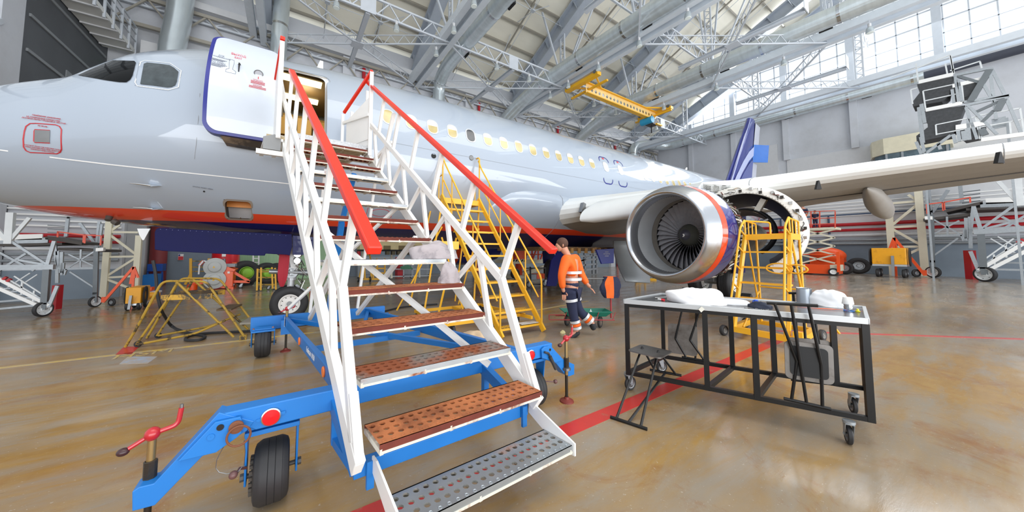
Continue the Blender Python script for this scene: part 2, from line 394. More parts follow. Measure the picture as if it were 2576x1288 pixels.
# roof
def on(y, up): return V((0, y, zg(y))) + RN * up
rp = MB(); a, b = on(YB + .3, 1.45), on(-9, 1.45)
rp.prism([a + V((-8, 0, 0)), a + V((XR + .4, 0, 0)), b + V((XR + .4, 0, 0)), b + V((-8, 0, 0))], RN * .15)
struct('ceiling', rp, CEIL)
s = .6
while YB - s * RS.y * -1 > -9 and s < 34:
    p = on(YB, 1.33) + RS * s
    struct('ceiling_purlin', MB().bar(p + V((-8, 0, 0)), p + V((XR, 0, 0)), .09, .22, RN), DTRUSS); s += 1.55
for k in range(14):
    x = -4.4 + 2.95 * k
    struct('ceiling_rafter', MB().bar(on(YB, 1.16) + V((x, 0, 0)), on(-9, 1.16) + V((x, 0, 0)), .07, .12, RN), DTRUSS)
RAILX = (-1.45, 7.25, 16.0, 24.6, 33.2)
BEAM = mat('blue_grey_beam_paint', '#adb5c0', .5, var=.04)
def ibeam(mb, a, b, w, h, up, tf=.06, tw=.06):
    a, b, u = V(a), V(b), V(up).normalized()
    mb.bar(a + u * (h - tf / 2), b + u * (h - tf / 2), w, tf, u).bar(a + u * tf / 2, b + u * tf / 2, w, tf, u).bar(a + u * h / 2, b + u * h / 2, tw, h - tf, u)
for x in RAILX + (37.2,):
    m = MB(); ibeam(m, on(YB + .2, 0) + V((x, 0, 0)), on(-9, 0) + V((x, 0, 0)), .62, 1.1, RN, .09, .1)
    for k in range(22):
        p = on(YB - .6, .05) + RS * 1.5 * k + V((x, 0, 0)); m.bar(p, p + RN * 1.0, .5, .05, RS)
    struct('roof_beam', m, BEAM)
# lattice trusses running the length of the hall
def lattice(mb, a, b, h, up, pitch, r=.03, rc=.045):
    a, b, u = V(a), V(b), V(up); n = max(2, round((b - a).length / pitch)); d = (b - a) / n
    mb.bar(a, b, rc * 2).bar(a + u * h, b + u * h, rc * 2)
    for i in range(n):
        p = a + d * i; mb.bar(p, p + d * .5 + u * h, r * 1.6).bar(p + d * .5 + u * h, p + d, r * 1.6)
for y, z, h in ((15.25, 13.1, .75), (9.6, 14.6, .8), (3.9, 17.2, .9), (20.7, 13.1, .35)):
    m = MB(); lattice(m, (-7, y, z), (XR - .3, y, z), h, (0, 0, 1), 1.15)
    struct('roof_beam_lattice', m, TRUSS)
m = MB(); lattice(m, (-7, 20.55, 12.05), (XR - .3, 20.55, 12.05), 1.35, (0, 0, 1), 2.1, .045, .08)
struct('wall_back_truss', m, DTRUSS)
struct('wall_back_ledge', MB().box((-7, 20.6, 13.75), (XR, 21, 14.1)), PANELW)
for k in range(5):
    x = 2.9 + 8.65 * k
    struct('wall_back_column', MB().box((x - .35, 20.7, 0), (x + .35, 21, 13.7)), WALL)
    struct('trim_%d' % (k + 1), MB().cyl((x + .9 + .0, 20.8, 0), (x + .9, 20.8, 13.3), .11, 10), DRED)
# sloping struts and hangers between rails and roof beams, star bracing between rails
for i, x in enumerate(RAILX):
    for y in (15.25, 9.6, 3.9):
        m = MB(); zt = zg(y) + .1
        if zt - 13.4 > .8:
            lattice(m, (x, y - .18, 13.4), (x, y - .18, zt), .36, (0, 1, 0), .5, .025, .045); struct('roof_beam_hanger', m, TRUSS)
            if i < 4:
                struct('roof_beam_strut', MB().bar((x, y, 13.4), (x + 1.9, y, zg(y) + 1.0), .1).bar((x, y, 13.4), (x - 1.9, y, zg(y) + 1.0), .1), TRUSS)
                struct('roof_beam_brace', MB().bar((x, y, 13.4), (x, y - 3.6, zg(y - 3.6)), .09), TRUSS)
    if i < 4:
        x2 = RAILX[i + 1]; xm = (x + x2) / 2
        for ya, yb_, lat in ((20.7, 15.25, 1), (9.6, 3.9, 0)):
            ym = (ya + yb_) / 2; c = V((xm, ym, 13.0)); m = MB()
            for px_, py_ in ((x, ya), (x2, yb_), (x, yb_), (x2, ya)):
                q = V((px_, py_, 13.05))
                m.bar(c, q, .07); m.bar(c + V((0, 0, .5)), q + V((0, 0, .5)), .045)
                n_ = 7
                for j in range(n_):
                    p0 = c.lerp(q, j / n_); p1 = c.lerp(q, (j + .5) / n_) + V((0, 0, .5)); p2 = c.lerp(q, (j + 1) / n_); m.bar(p0, p1, .025).bar(p1, p2, .025)
            ibeam(m, (xm, ya, 12.95), (xm, yb_, 12.95), .22, .2, (0, 0, 1), .03, .03)
            m.box((xm - .3, ym - .3, 12.93), (xm + .3, ym + .3, 13.0))
            m.box((xm - .35, yb_ - .06, 13.0), (xm + .35, yb_ - .03, 13.8))
            struct('roof_beam_bracing', m, TRUSS)
        # upper roof truss with tie rods
        m = MB()
        for k in range(5):
            y = 19 - 4 * k
            for dx in (2.9, 5.8):
                p = V((x + dx, y, zg(y) + .35)); m.box(p - V((.12, .12, .04)), p + V((.12, .12, .04)))
                for ex, ey in ((-1.45, 0), (1.45, 0), (0, 1.6), (0, -1.6)):
                    yy = y + ey; m.tube([p, V((x + dx + ex, yy, zg(yy) + 1.35))], .025, 5)
                    m.tube([p, V((x + dx + ex * 2, y + ey * 2, zg(y + ey * 2) + .35))], .018, 5)
        struct('roof_beam_tie_rods', m, TRUSS)
# crane rails hung under the roof beams, each a pair of beams
for x in RAILX:
    m = MB(); ibeam(m, (x, YB - .1, 12.95), (x, -9, 12.95), .3, .42, (0, 0, 1), .03, .03)
    m.box((x - .62, -9, 13.12), (x - .30, YB - .1, 13.52))
    for k in range(10): m.box((x - .4, 20 - 3 * k, 13.37), (x + .12, 20.2 - 3 * k, 13.45))
    struct('roof_beam_crane_rail', m, mat('rail_paint', '#d3dae1', .45, var=.04))
# galvanised ducts
DUCT = mat('spiral_duct_metal', '#d2dbde', .28, metal=.6, var=.1, scale=1.0, stretch=(1, 5, 1))
def duct(label, pts, r, grp, slots=True):
    pts = [V(p) for p in pts]; out = []
    fine = rounded(pts, 1.3, 7)
    for a, b in zip(fine, fine[1:]):
        n = max(1, int((b - a).length / .16))
        out += [a.lerp(b, i / n) for i in range(n)]
    out.append(fine[-1])
    t = thing('ventilation_duct', label, 'duct', pts[0], grp)
    MB().tube(out, r, 20, rib=.018).build('duct_shell', DUCT, t, smooth=20)
    L_ = [p for p in zip(out, out[1:])]
    for i in range(8, len(L_), 19):
        a, b = L_[i]; d = (b - a).normalized(); MB().tube([a - d * .06, a + d * .06], r * 1.04, 20).build('joint_collar', CHROME, t)
    if slots and len(L_) > 60:
        for i in range(14, len(L_), 28):
            a, b = L_[i]; d = (b - a).normalized()
            if abs(d.z) < .2:
                sd = d.cross(V((0, 0, 1))); q = a - sd * r * .75 - V((0, 0, r * .72)) if d.y < 0 else a + sd * r * .75 - V((0, 0, r * .72))
                MB().bar(q, q + d * .5, .1, .16).build('vent_slot', DARK, t)
    return t
duct('long round metal duct running beside the crane rail nearest the open aircraft door', [(8.75, 20.2, 9.0), (8.75, 20.2, 13.6), (8.35, 18.0, 13.6), (8.25, -6, 13.6)], .42, 'roof ducts')
duct('long round metal duct with S-bend crossing above the middle of the fuselage', [(14.9, 20.6, 10.6), (14.6, 20.6, 12.2), (15.1, 18.6, 13.3), (15.0, 16.4, 13.62), (15.1, -6, 13.62)], .47, 'roof ducts')
duct('long round metal duct passing behind the yellow overhead crane', [(23.6, 20.5, 10.8), (23.2, 20.4, 12.2), (23.4, 18.3, 13.2), (22.9, 16, 13.62), (23.2, -8, 13.62)], .47, 'roof ducts')
duct('round metal duct along the gable wall under the tall window', [(31.6, 20.0, 11), (32.0, 20.2, 13.2), (34, 20.2, 13.9), (37.3, 19.4, 13.95), (37.3, 1.5, 14.05)], .45, 'roof ducts')
duct('vertical round metal duct rising behind the flight deck roof', [(-4.9, 20.0, 6), (-4.9, 20.0, 10.9), (-4.7, 20.0, 12.6), (-4.55, 20.0, 17)], .47, 'wall ducts', False)
duct('vertical round metal duct rising behind the open front door', [(-.75, 20.0, 6), (-.75, 20.0, 12.2), (-.65, 20.0, 17)], .38, 'wall ducts', False)
struct('wall_right_pipe', MB().cyl((37.4, 1.5, 14.1), (37.4, -12, 14.2), .34, 16), mat('dark_pipe_wrap', '#3c404c', .6))
# bell lamps
LAMPG = mat('lamp_glass_bell', '#b9c2c6', .2, metal=.3, var=.04)
lamp_spots = [(1.5, 15.0), (4.2, 15.0), (10.2, 15.0), (12.7, 15.0), (19.0, 15.0), (21.6, 15.0), (27.4, 15.0)] 
rail_spots = [(6.65, y) for y in (15.8, 13.6, 11.6)] + [(15.4, y) for y in (15.9, 14.2, 11.8, 9.2, 6.8)] + [(24.0, y) for y in (12.5, 9.0, 5.6, 2.4)]
def make_lamp():
    t = thing('hangar_lamp', '', 'lamp', (0, 0, 0))
    m = MB(); m.lathe((0, 0, 0), (0, 0, 1), [(-.02, .001), (-.02, .17), (0, .19), (.28, .15), (.36, .09), (.36, .001)], 18); m.build('lamp_shade', LAMPG, t)
    MB().lathe((0, 0, 0), (0, 0, 1), [(.36, .08), (.56, .08), (.6, .05), (.6, .001)], 14).build('ballast_housing', PANELW, t)
    MB().tube([(0, 0, .6), (0, 0, .8)], .015, 6).bar((-.1, 0, .5), (-.1, 0, .8), .02).build('hanger_rod', TRUSS, t)
    MB().lathe((0, 0, 0), (0, 0, 1), [(-.035, .001), (-.035, .16), (-.02, .165)], 18).build('lamp_lens', mat('lamp_lens', '#dfe6e2', .2, emit='#f4fbf4', estr=.05), t)
    return t
l0 = make_lamp(); l0.scale = (.8, .8, .8); first = True
ordn = ('first', 'second', 'third', 'fourth', 'fifth', 'sixth', 'seventh')
for i, (x, y) in enumerate(lamp_spots):
    o = l0 if first else dup(l0); first = False
    o.location = (x, y, 12.47); o['group'] = 'lamps along the cross truss'
    o['label'] = 'bell lamp under the cross lattice truss, %s from the nose end' % ordn[i]
for i, (x, y) in enumerate(rail_spots):
    o = dup(l0); o.location = (x, y, 12.5)
    which, k = (('rail above the front door side', i), ('middle rail that carries the yellow crane', i - 3), ('far rail before the gable window', i - 8))[0 if i < 3 else 1 if i < 8 else 2]
    o['group'] = 'lamps along the crane rails'; o['label'] = 'bell lamp on the %s, %s from back wall' % (which, ordn[k])
# left side of the hall: dark hanging door, pale column, window, catwalk
XL = -7.2
struct('wall_left', MB().box((XL - .3, 15.8, 0), (XL, YB + .3, 17)), DARKW)
st = MB()
for k in range(7):
    z0 = 5.6 + 1.15 * k; st.box((XL, 16.0, z0), (XL + .05, 20.8, z0 + .10))
for y0, z0 in ((18.1, 8.0), (18.1, 7.5), (19.0, 5.9), (19.9, 6.9)): st.box((XL, y0, z0), (XL + .03, y0 + .35, z0 + .32))
struct('wall_left_rails', st, mat('grey_door_rail', '#85898c', .5))
struct('wall_left_column', MB().box((XL - .5, 14.9, 0), (XL + .02, 15.8, 17)), WALL)
g = MB(); 
for k in range(9): g.box((XL - .2, 8, 2 + 1.3 * k), (XL - .06, 14.9, 2.1 + 1.3 * k))
for k in range(8): g.box((XL - .2, 8 + k, 2), (XL - .08, 8.07 + k, 14))
for k in range(4): g.bar((XL, 12.4, 3 + 3 * k), (XL, 14.9, 5.2 + 3 * k), .14)
struct('window_2_frame', g, TRUSS)
struct('window_2', MB().box((XL - .16, 8, 2), (XL - .14, 14.9, 14)), glass('side_window_glass', '#dfeaf2', .1, .2))
cw = thing('catwalk', 'white underside catwalk with steel railing high beside the dark door', 'catwalk', (-6.6, 18, 10.5))
MB().box((-7.15, 14.5, 10.55), (-6.15, 20.4, 10.72)).build('deck', mat('white_panel', '#dcdcd8', .5, var=.03), cw)
for k in range(8): MB().box((-7.15, 14.8 + .75 * k, 10.50), (-6.15, 14.86 + .75 * k, 10.56)).build('deck_rib', PANELW, cw)
m = MB()
for k in range(9): m.bar((-6.15, 14.6 + .72 * k, 10.4), (-6.15, 14.6 + .72 * k, 11.75), .07)
for z in (11.1, 11.45, 11.75): m.bar((-6.15, 14.5, z), (-6.15, 20.4, z), .05)
m.build('railing', TRUSS, cw)
struct('wall_back_pier', MB().box((-5.95, 20.2, 0), (-5.35, 21, 11.2)), PANELW)
MBp = MB().tube(rounded([(-7.1, 20.85, 10.05), (-6.1, 20.85, 9.85), (-6.1, 20.85, 6.5)], .4, 5), .07, 10)
tag(MBp.build('green_pipe', mat('green_pipe_paint', '#2f9a5d', .4)), 'green pipe bent down the back wall behind the flight deck', 'pipe')
# ================================================================ THE AIRLINER
XN, YC = -4.968, 8.922
AIR = thing('airliner', 'white and silver twin-engine passenger jet with navy belly parked across the hangar', 'airplane', (XN + 10, YC, 0))
PROF = [(0, 3.25, 3.25, .001), (.08, 3.52, 2.98, .28), (.2, 3.73, 2.79, .48), (.5, 4.05, 2.57, .80), (1, 4.38, 2.33, 1.12), (1.5, 4.60, 2.23, 1.36), (1.8, 4.74, 2.19, 1.46), (2.05, 4.99, 2.16, 1.53), (2.5, 5.38, 2.09, 1.66), (3, 5.62, 2.05, 1.77), (3.5, 5.79, 2.0, 1.85), (4, 5.89, 1.95, 1.90), (5, 6.02, 1.91, 1.95), (6, 6.09, 1.88, 1.975), (8, 6.11, 1.87, 1.975), (24, 6.11, 1.87, 1.975), (27, 6.11, 2.15, 1.93), (30, 6.1, 2.8, 1.6), (33, 5.98, 3.6, 1.12), (36, 5.75, 4.35, .55), (37.5, 5.45, 4.8, .2), (37.6, 5.2, 5.1, .01)]
def sect(x):
    """(top, bottom, half width) of the fuselage at x metres behind the nose"""
    if x <= 0: return 3.25, 3.25, .001
    for i in range(len(PROF) - 1):
        if PROF[i][0] <= x <= PROF[i + 1][0]: break
    a, b = PROF[i], PROF[i + 1]; h = b[0] - a[0]; t = (x - a[0]) / h; out = []
    for k in (1, 2, 3):
        def slope(j):
            if j == 0 or j == len(PROF) - 1: return (PROF[min(j + 1, len(PROF) - 1)][k] - PROF[max(j - 1, 0)][k]) / (PROF[min(j + 1, len(PROF) - 1)][0] - PROF[max(j - 1, 0)][0])
            d0 = (PROF[j][k] - PROF[j - 1][k]) / (PROF[j][0] - PROF[j - 1][0]); d1 = (PROF[j + 1][k] - PROF[j][k]) / (PROF[j + 1][0] - PROF[j][0])
            return 0 if d0 * d1 <= 0 else 2 * d0 * d1 / (d0 + d1)
        m0, m1 = slope(i) * h, slope(i + 1) * h
        out.append((2 * t ** 3 - 3 * t * t + 1) * a[k] + (t ** 3 - 2 * t * t + t) * m0 + (-2 * t ** 3 + 3 * t * t) * b[k] + (t ** 3 - t * t) * m1)
    return out
def skin(X, z, off=0.0):
    """point of the near fuselage side at world X and height z, moved off outwards"""
    zt, zb, hw = sect(X - XN); zc, h = (zt + zb) / 2, (zt - zb) / 2
    s = max(-1, min(1, (z - zc) / h)); c = math.sqrt(max(0, 1 - s * s)); n = V((0, -c / hw, s / h)).normalized()
    return V((X, YC - hw * c, z)) + n * off
def inside(p):
    zt, zb, hw = sect(p.x - XN); zc, h = (zt + zb) / 2, (zt - zb) / 2
    return ((p.y - YC) / hw) ** 2 + ((p.z - zc) / max(h, 1e-4)) ** 2 - 1
def on_skin(px, py, off=0.0):
    r = ray(px, py); lo = 4.0; t = lo
    while t < 40 and inside(CAM + r * t) > 0: t += .06
    a, b = t - .06, t
    for _ in range(24):
        m = (a + b) / 2
        if inside(CAM + r * m) > 0: a = m
        else: b = m
    p = CAM + r * b
    return skin(p.x, p.z, off)
from mathutils.geometry import delaunay_2d_cdt
def patch(name, poly, m, off=.006, step=None, px=True, parent=None, thick=0.0, fn=None):
    """a piece lying on the fuselage skin; its outline is given in pixels (px) or as (X, z)"""
    f = fn or ((lambda a, b: on_skin(a, b, off)) if px else (lambda a, b: skin(a, b, off)))
    pts = []; step = step or (12 if px else .12)
    for (x0, y0), (x1, y1) in zip(poly, list(poly[1:]) + [poly[0]]):
        n = max(1, int(math.hypot(x1 - x0, y1 - y0) / step))
        pts += [(x0 + (x1 - x0) * i / n, y0 + (y1 - y0) * i / n) for i in range(n)]
    nb = len(pts); xs = [p[0] for p in pts]; ys = [p[1] for p in pts]
    x = min(xs) + step
    def ins(x, y):
        c = False
        for i in range(nb):
            (a, b), (c_, d) = pts[i], pts[i - 1]
            if (b > y) != (d > y) and x < (c_ - a) * (y - b) / (d - b) + a: c = not c
        return c
    extra = []
    while x < max(xs):
        y = min(ys) + step
        while y < max(ys):
            if ins(x, y): extra.append((x, y))
            y += step
        x += step
    r = delaunay_2d_cdt([V(p).to_2d() if False else __import__('mathutils').Vector(p) for p in pts + extra], [], [list(range(nb))], 1, 1e-6)
    mb = MB(); mb.add([f(v.x, v.y) for v in r[0]], [tuple(q) for q in r[2]])
    return mb.build(name, m, parent or AIR, smooth=60)
def strip(name, pts, w, m, off=.005, px=True, parent=None, closed=False):
    """painted line of width w metres along pixel or (X,z) points"""
    q = [on_skin(*p, off) if px else skin(*p, off) for p in pts]; mb = MB(); rows = []
    n = len(q)
    for i, p in enumerate(q):
        a = q[i - 1] if (i or closed) else p; b = q[(i + 1) % n] if (i < n - 1 or closed) else p; d = (b - a).normalized()
        zt, zb, hw = sect(p.x - XN); nn = V((0, (p.y - YC) / hw ** 2, (p.z - (zt + zb) / 2) / ((zt - zb) / 2) ** 2)).normalized(); s = d.cross(nn) * w / 2; rows.append([p - s, p + s])
    if closed: rows.append(rows[0])
    return mb.grid(rows).build(name, m, parent or AIR, smooth=60)

def livery(name, base, z1, z2):
    """pearl upper paint, orange cheatline and navy belly by height"""
    m = bpy.data.materials.new(name); m.use_nodes = True; t = m.node_tree; b = t.nodes['Principled BSDF']; L = t.links.new
    g = t.nodes.new('ShaderNodeNewGeometry'); s = t.nodes.new('ShaderNodeSeparateXYZ'); L(g.outputs['Position'], s.inputs[0])
    def mixz(z, a, c):
        k = t.nodes.new('ShaderNodeMath'); k.operation = 'LESS_THAN'; k.inputs[1].default_value = z; L(s.outputs['Z'], k.inputs[0])
        x = t.nodes.new('ShaderNodeMix'); x.data_type = 'RGBA'; L(k.outputs[0], x.inputs[0])
        if isinstance(a, tuple): x.inputs[6].default_value = a
        else: L(a, x.inputs[6])
        x.inputs[7].default_value = c; return x.outputs[2], k.outputs[0]
    o, k1 = mixz(z1, lin(base), lin('#e0401c')); o, k2 = mixz(z2, o, lin('#0e1250')); L(o, b.inputs['Base Color'])
    iv = t.nodes.new('ShaderNodeMath'); iv.operation = 'MULTIPLY_ADD'; iv.inputs[1].default_value = -.10; iv.inputs[2].default_value = .10; L(k1, iv.inputs[0]); L(iv.outputs[0], b.inputs['Metallic'])
    b.inputs['Roughness'].default_value = .45; b.inputs['Coat Weight'].default_value = 1.0; b.inputs['Coat Roughness'].default_value = .03
    return m
PEARL = livery('airliner_livery', '#a2adbb', 2.33, 2.16)
SILV = mat('pearl_grey_paint', '#b6bcc6', .28, metal=.25, var=.02, coat=.5)
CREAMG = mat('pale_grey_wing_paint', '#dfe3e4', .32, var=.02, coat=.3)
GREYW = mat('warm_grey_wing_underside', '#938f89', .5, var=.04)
NAVYT = mat('navy_marking', '#1c2480', .35, var=.02)
REDT = mat('red_marking', '#d0343c', .4, var=.02)
GREYT = mat('grey_marking', '#6d717c', .45, var=.02)
SEAM = mat('panel_seam', '#8f9297', .5)

# fuselage shell with the door and hatch openings left out
DX0, DX1, DZ0, DZ1 = -.27, .60, 3.48, 5.30
HX0, HX1, HZ0, HZ1 = -1.02, -.60, 2.22, 2.55
xs = sorted(set([round(v, 3) for v in [0, .02, .05, .08, .14, .2, .3, .4, .5, .65, .8, 1, 1.25, 1.5, 1.65, 1.8, 1.92, 2.05, 2.2, 2.35, 2.5, 2.75, 3, 3.25, 3.5, 4.0, 5.2, 5.8, 6.2, 7, 8, 9, 10, 11, 12, 14, 16, 18, 20, 22, 24, 25, 26, 27, 28.5, 30, 31.5, 33, 34.5, 36, 37, 37.5, 37.6]] + [DX0 - XN, DX1 - XN, HX0 - XN, HX1 - XN]))
zt, zb, hw = sect(5.2); zc, hh = (zt + zb) / 2, (zt - zb) / 2
zt2, zb2, _ = sect(4.15)
ta = [2 * math.pi * i / 72 - math.pi / 2 for i in range(72)]
exact = [math.asin((z - zc) / hh) for z in (DZ0, DZ1)] + [math.asin((z - (zt2 + zb2) / 2) / ((zt2 - zb2) / 2)) for z in (HZ0, HZ1)]
for e in exact:
    k = min(range(72), key=lambda i: abs(ta[i] - e)); ta[k] = e
ta.sort(); rows = []
for x in xs:
    a, b, w_ = sect(x); rows.append([V((XN + x, YC - w_ * math.cos(t), (a + b) / 2 + (a - b) / 2 * math.sin(t))) for t in ta])
fz = MB(); n = 72; fz.v = [q for r_ in rows for q in r_]
for i in range(len(xs) - 1):
    for j in range(n):
        xm = XN + (xs[i] + xs[i + 1]) / 2; tm_ = (ta[j] + (ta[(j + 1) % n] if j < n - 1 else ta[0] + 2 * math.pi)) / 2; near_ = math.cos(tm_) > 0
        if near_ and DX0 < xm < DX1 and exact[0] < tm_ < exact[1]: continue
        if near_ and HX0 < xm < HX1 and exact[2] < tm_ < exact[3]: continue
        fz.f.append((i * n + j, i * n + (j + 1) % n, (i + 1) * n + (j + 1) % n, (i + 1) * n + j)); fz.mi.append(0)
fz.build('fuselage', PEARL, AIR, smooth=50)

# door opening frame (rounded corners) and lit cabin behind it
def ringpatch(name, cx, cz, w1, h1, r1, w0, h0, r0, m, off, parent=None):
    a, b = rrect(w1, h1, r1, 6), rrect(w0, h0, r0, 6); mb = MB(); rows = []
    for (x, z), (x2, z2) in zip(a, b): rows.append([skin(cx + x, cz + z, off), skin(cx + x2, cz + z2, off)])
    rows.append(rows[0]); return mb.grid(rows).build(name, m, parent or AIR, smooth=60)
dcx, dcz = (DX0 + DX1) / 2, (DZ0 + DZ1) / 2
fr = ringpatch('door_frame', dcx, dcz, .93, 1.88, .12, .80, 1.75, .13, mat('door_frame_metal', '#dcdde0', .3, metal=.3), .004)
ringpatch('door_sill_seam', dcx, dcz, 1.0, 1.95, .14, .985, 1.935, .14, SEAM, .005, fr)
CABW = mat('cabin_panel', '#c3a25c', .55, var=.04); CABD = mat('cabin_ceiling_panel', '#4a3c28', .6, var=.06)
GLOW = mat('cabin_light_strip', '#fff3cf', .5, emit='#ffe6a6', estr=2.6)
cab = MB()
yw0, yw1 = YC - 1.55, YC + 1.3
jm = MB()
a0, a1 = skin(DX0, DZ0), skin(DX0, DZ1); b0, b1 = skin(DX1, DZ0), skin(DX1, DZ1); iy = V((0, yw0, 0))
for p, q in ((a0, a1), (b0, b1), (a0, b0), (a1, b1)):
    jm.quad(p, q, V((q.x, yw0, q.z)), V((p.x, yw0, p.z)))
jm.build('door_jamb', mat('door_jamb_lining', '#cfc8b4', .4, var=.05), AIR, smooth=0)
c_ = MB(); c_.box((-1.2, yw0, 3.40), (2.6, yw1, 3.46)); cabf = c_.build('cabin_floor', mat('cabin_floor_mat', '#5d5648', .7), AIR)
MB().box((-1.2, yw0 + .45, 5.42), (2.6, yw1 - .3, 5.47)).build('cabin_ceiling', CABD, AIR)
MB().box((-1.2, yw1, 3.46), (2.6, yw1 + .05, 5.42)).build('cabin_far_wall', CABW, AIR)
MB().box((-1.2, yw0, 3.46), (-.45, yw0 + .9, 5.42)).build('galley_unit', CABW, AIR)
gl = MB(); gl.box((.95, yw0 + .2, 3.46), (2.5, yw0 + 1.0, 5.42)); g_ = gl.build('partition', mat('cabin_partition', '#f0e4c4', .5), AIR)
m = MB(); m.box((-.3, yw1 - .55, 3.46), (.9, yw1 - .02, 4.5)); m.build('galley_counter', mat('galley_metal', '#b9a271', .4, metal=.4), AIR)
for k in range(3): MB().box((-.25 + .38 * k, yw1 - .57, 4.65), (.08 + .38 * k, yw1 - .02, 5.15)).build('galley_locker', mat('galley_locker_front', '#a98a4a', .45), AIR)
for y0 in (yw0 + .50, yw0 + 1.5): MB().box((-.3, y0, 5.395), (.55, y0 + .28, 5.418)).build('ceiling_light', GLOW, AIR)
pl_ = bpy.data.lights.new('cabin_lamp', 'POINT'); pl_.energy = 26; pl_.color = (1, .78, .42); pl_.shadow_soft_size = .25
po = bpy.data.objects.new('cabin_lamp', pl_); po.location = (.25, yw0 + 1.1, 5.2); COL.objects.link(po)
# the opened front door, swung forward and parallel to the skin
DW = mat('door_white_paint', '#c3cbd6', .3, var=.02, coat=.4)
dd = MB(); ed = MB(); out = rrect(.97, 1.92, .17, 6); DOX, DOZ, DOY = -.72, 4.46, -.42
def dpt(x, z, inn):
    p = skin(dcx, z + .0, 0); return V((DOX + x, p.y + DOY + inn, z))
hi_ = [(x + .022, z + .018) for x, z in rrect(.91, 1.86, .15, 6)]
def doorface(poly, inn, name, m):
    return patch(name, [(x, DOZ + z) for x, z in poly], m, px=False, step=.14, fn=lambda a, b: dpt(a, b, inn))
dface = doorface(hi_, -.006, 'front_door', DW)
rows = []
for x, z in out + out[:1]: rows.append([dpt(x, DOZ + z, 0), dpt(x, DOZ + z, .16)])
MB().grid(rows).build('door_edge', NAVYT, dface, smooth=60)
doorface(out, 0.0, 'door_border', NAVYT).parent = dface; 
doorface(out, .16, 'door_inner_face', mat('door_lining', '#8d8d8a', .5)).parent = dface
MB().prism([dpt(-.30, 3.55, .03), dpt(.40, 3.55, .03), dpt(.36, 3.40, .14), dpt(-.22, 3.42, .14)], (0, .22, 0)).build('door_hinge_mechanism', mat('dark_mechanism', '#3a322c', .6, col2='#7b6a58', thr=.55), dface)
MB().bar((-.38, 6.75, 4.3), (-.2, 7.05, 4.3), .12, .3).build('door_hinge_arm', STEEL, dface)
vw = MB(); pc = dpt(.20, 4.70, -.012); vw.lathe(pc, (0, -1, 0), [(0, .001), (0, .055), (.004, .055)], 24); vw.build('door_window', mat('door_window_glass', '#a8aab0', .1), dface)
MB().lathe(pc, (0, -1, 0), [(.0, .055), (.008, .06), (.004, .068), (0, .07)], 24).build('door_window_frame', STEEL, dface)
UX = V((1, 0, 0)); UZ = V((0, .08, 1))
text('door_text', 'ВЫХОД', dpt(-.10, 5.0, -.01), UX, UZ, .055, REDT, dface)
text('door_text', 'EXIT', dpt(-.10, 4.93, -.01), UX, UZ, .05, REDT, dface)
text('door_text', 'ДЛЯ\nОТКРЫВАНИЯ', dpt(-.32, 4.86, -.01), UX, UZ, .035, GREYT, dface)
text('door_text', 'TO OPEN', dpt(-.345, 4.72, -.01), UX, UZ, .042, GREYT, dface)
text('door_text', 'ОПАСНО', dpt(.20, 4.555, -.01), UX, UZ, .032, REDT, dface)
text('door_text', 'DANGER', dpt(.20, 4.45, -.01), UX, UZ, .032, REDT, dface)
ln = MB()
for x0, z0, w_, k_ in ((-.43, 4.79, .19, 3), (-.43, 4.69, .2, 4)):
    for k in range(k_): ln.box(tuple(dpt(x0, z0 - .016 * k, -.010)), tuple(dpt(x0 + w_ * (1 - .12 * k), z0 - .016 * k + .006, -.009)))
ln.build('door_fine_print', GREYT, dface, smooth=0)
ln = MB()
for x0, z0, w_, k_ in ((.10, 4.53, .2, 4), (.08, 4.425, .24, 3)):
    for k in range(k_): ln.box(tuple(dpt(x0, z0 - .016 * k, -.010)), tuple(dpt(x0 + w_, z0 - .016 * k + .006, -.009)))
ln.box(tuple(dpt(.195, 4.59, -.01)), tuple(dpt(.205, 4.63, -.009))); ln.build('door_warning_print', REDT, dface, smooth=0)
ar = MB(); ar.box(tuple(dpt(-.08, 4.64, -.010)), tuple(dpt(-.066, 4.80, -.009))); ar.prism([dpt(-.095, 4.79, -.009), dpt(-.051, 4.79, -.009), dpt(-.073, 4.84, -.009)], (0, -.002, 0)); ar.build('door_arrow', DARK, dface, smooth=0)
hd = MB().tube([dpt(x, z, -.008) for x, z in ((-.21, 4.86), (-.15, 4.86), (-.145, 4.80), (-.155, 4.66), (-.11, 4.63), (-.11, 4.58), (-.24, 4.58), (-.24, 4.63), (-.20, 4.66), (-.21, 4.80))], .0022, 5, closed=True); hd.build('door_handle_outline', GREYT, dface)

# flight deck windows
WGL = mat('dark_windscreen_glass', '#07090b', .05, var=.1); WG2 = mat('side_windscreen_glass', '#3b4346', .05, var=.4, scale=9)
patch('windscreen', [(196, 190), (240, 170), (284, 152.5), (338, 154), (342, 158), (334, 190), (328, 201), (318, 207.5), (300, 207), (276, 204), (236, 197)], WGL, .008)
sw = patch('side_windscreen', [(362, 161), (370, 158), (400, 161), (427, 164.5), (438, 171), (449, 181), (445, 205), (441, 215), (432, 219.5), (421, 220.5), (388, 216), (353, 212)], WG2, .008)
strip('windscreen_frame', [(354, 157), (365, 153), (428, 160), (456, 179), (449, 220), (424, 227), (346, 217), (340, 208)], .012, mat('windscreen_frame_paint', '#e6e7e4', .35), .01, closed=True, parent=sw)
rv = MB()
for a, b, n_ in (((350, 160), (340, 208), 14), ((340, 215), (424, 226), 18), ((455, 184), (448, 220), 10)):
    for i in range(n_ + 1): rv.ball(on_skin(a[0] + (b[0] - a[0]) * i / n_, a[1] + (b[1] - a[1]) * i / n_, .002), .0045, n=5, m=4)
rv.build('windscreen_rivets', STEEL, sw)
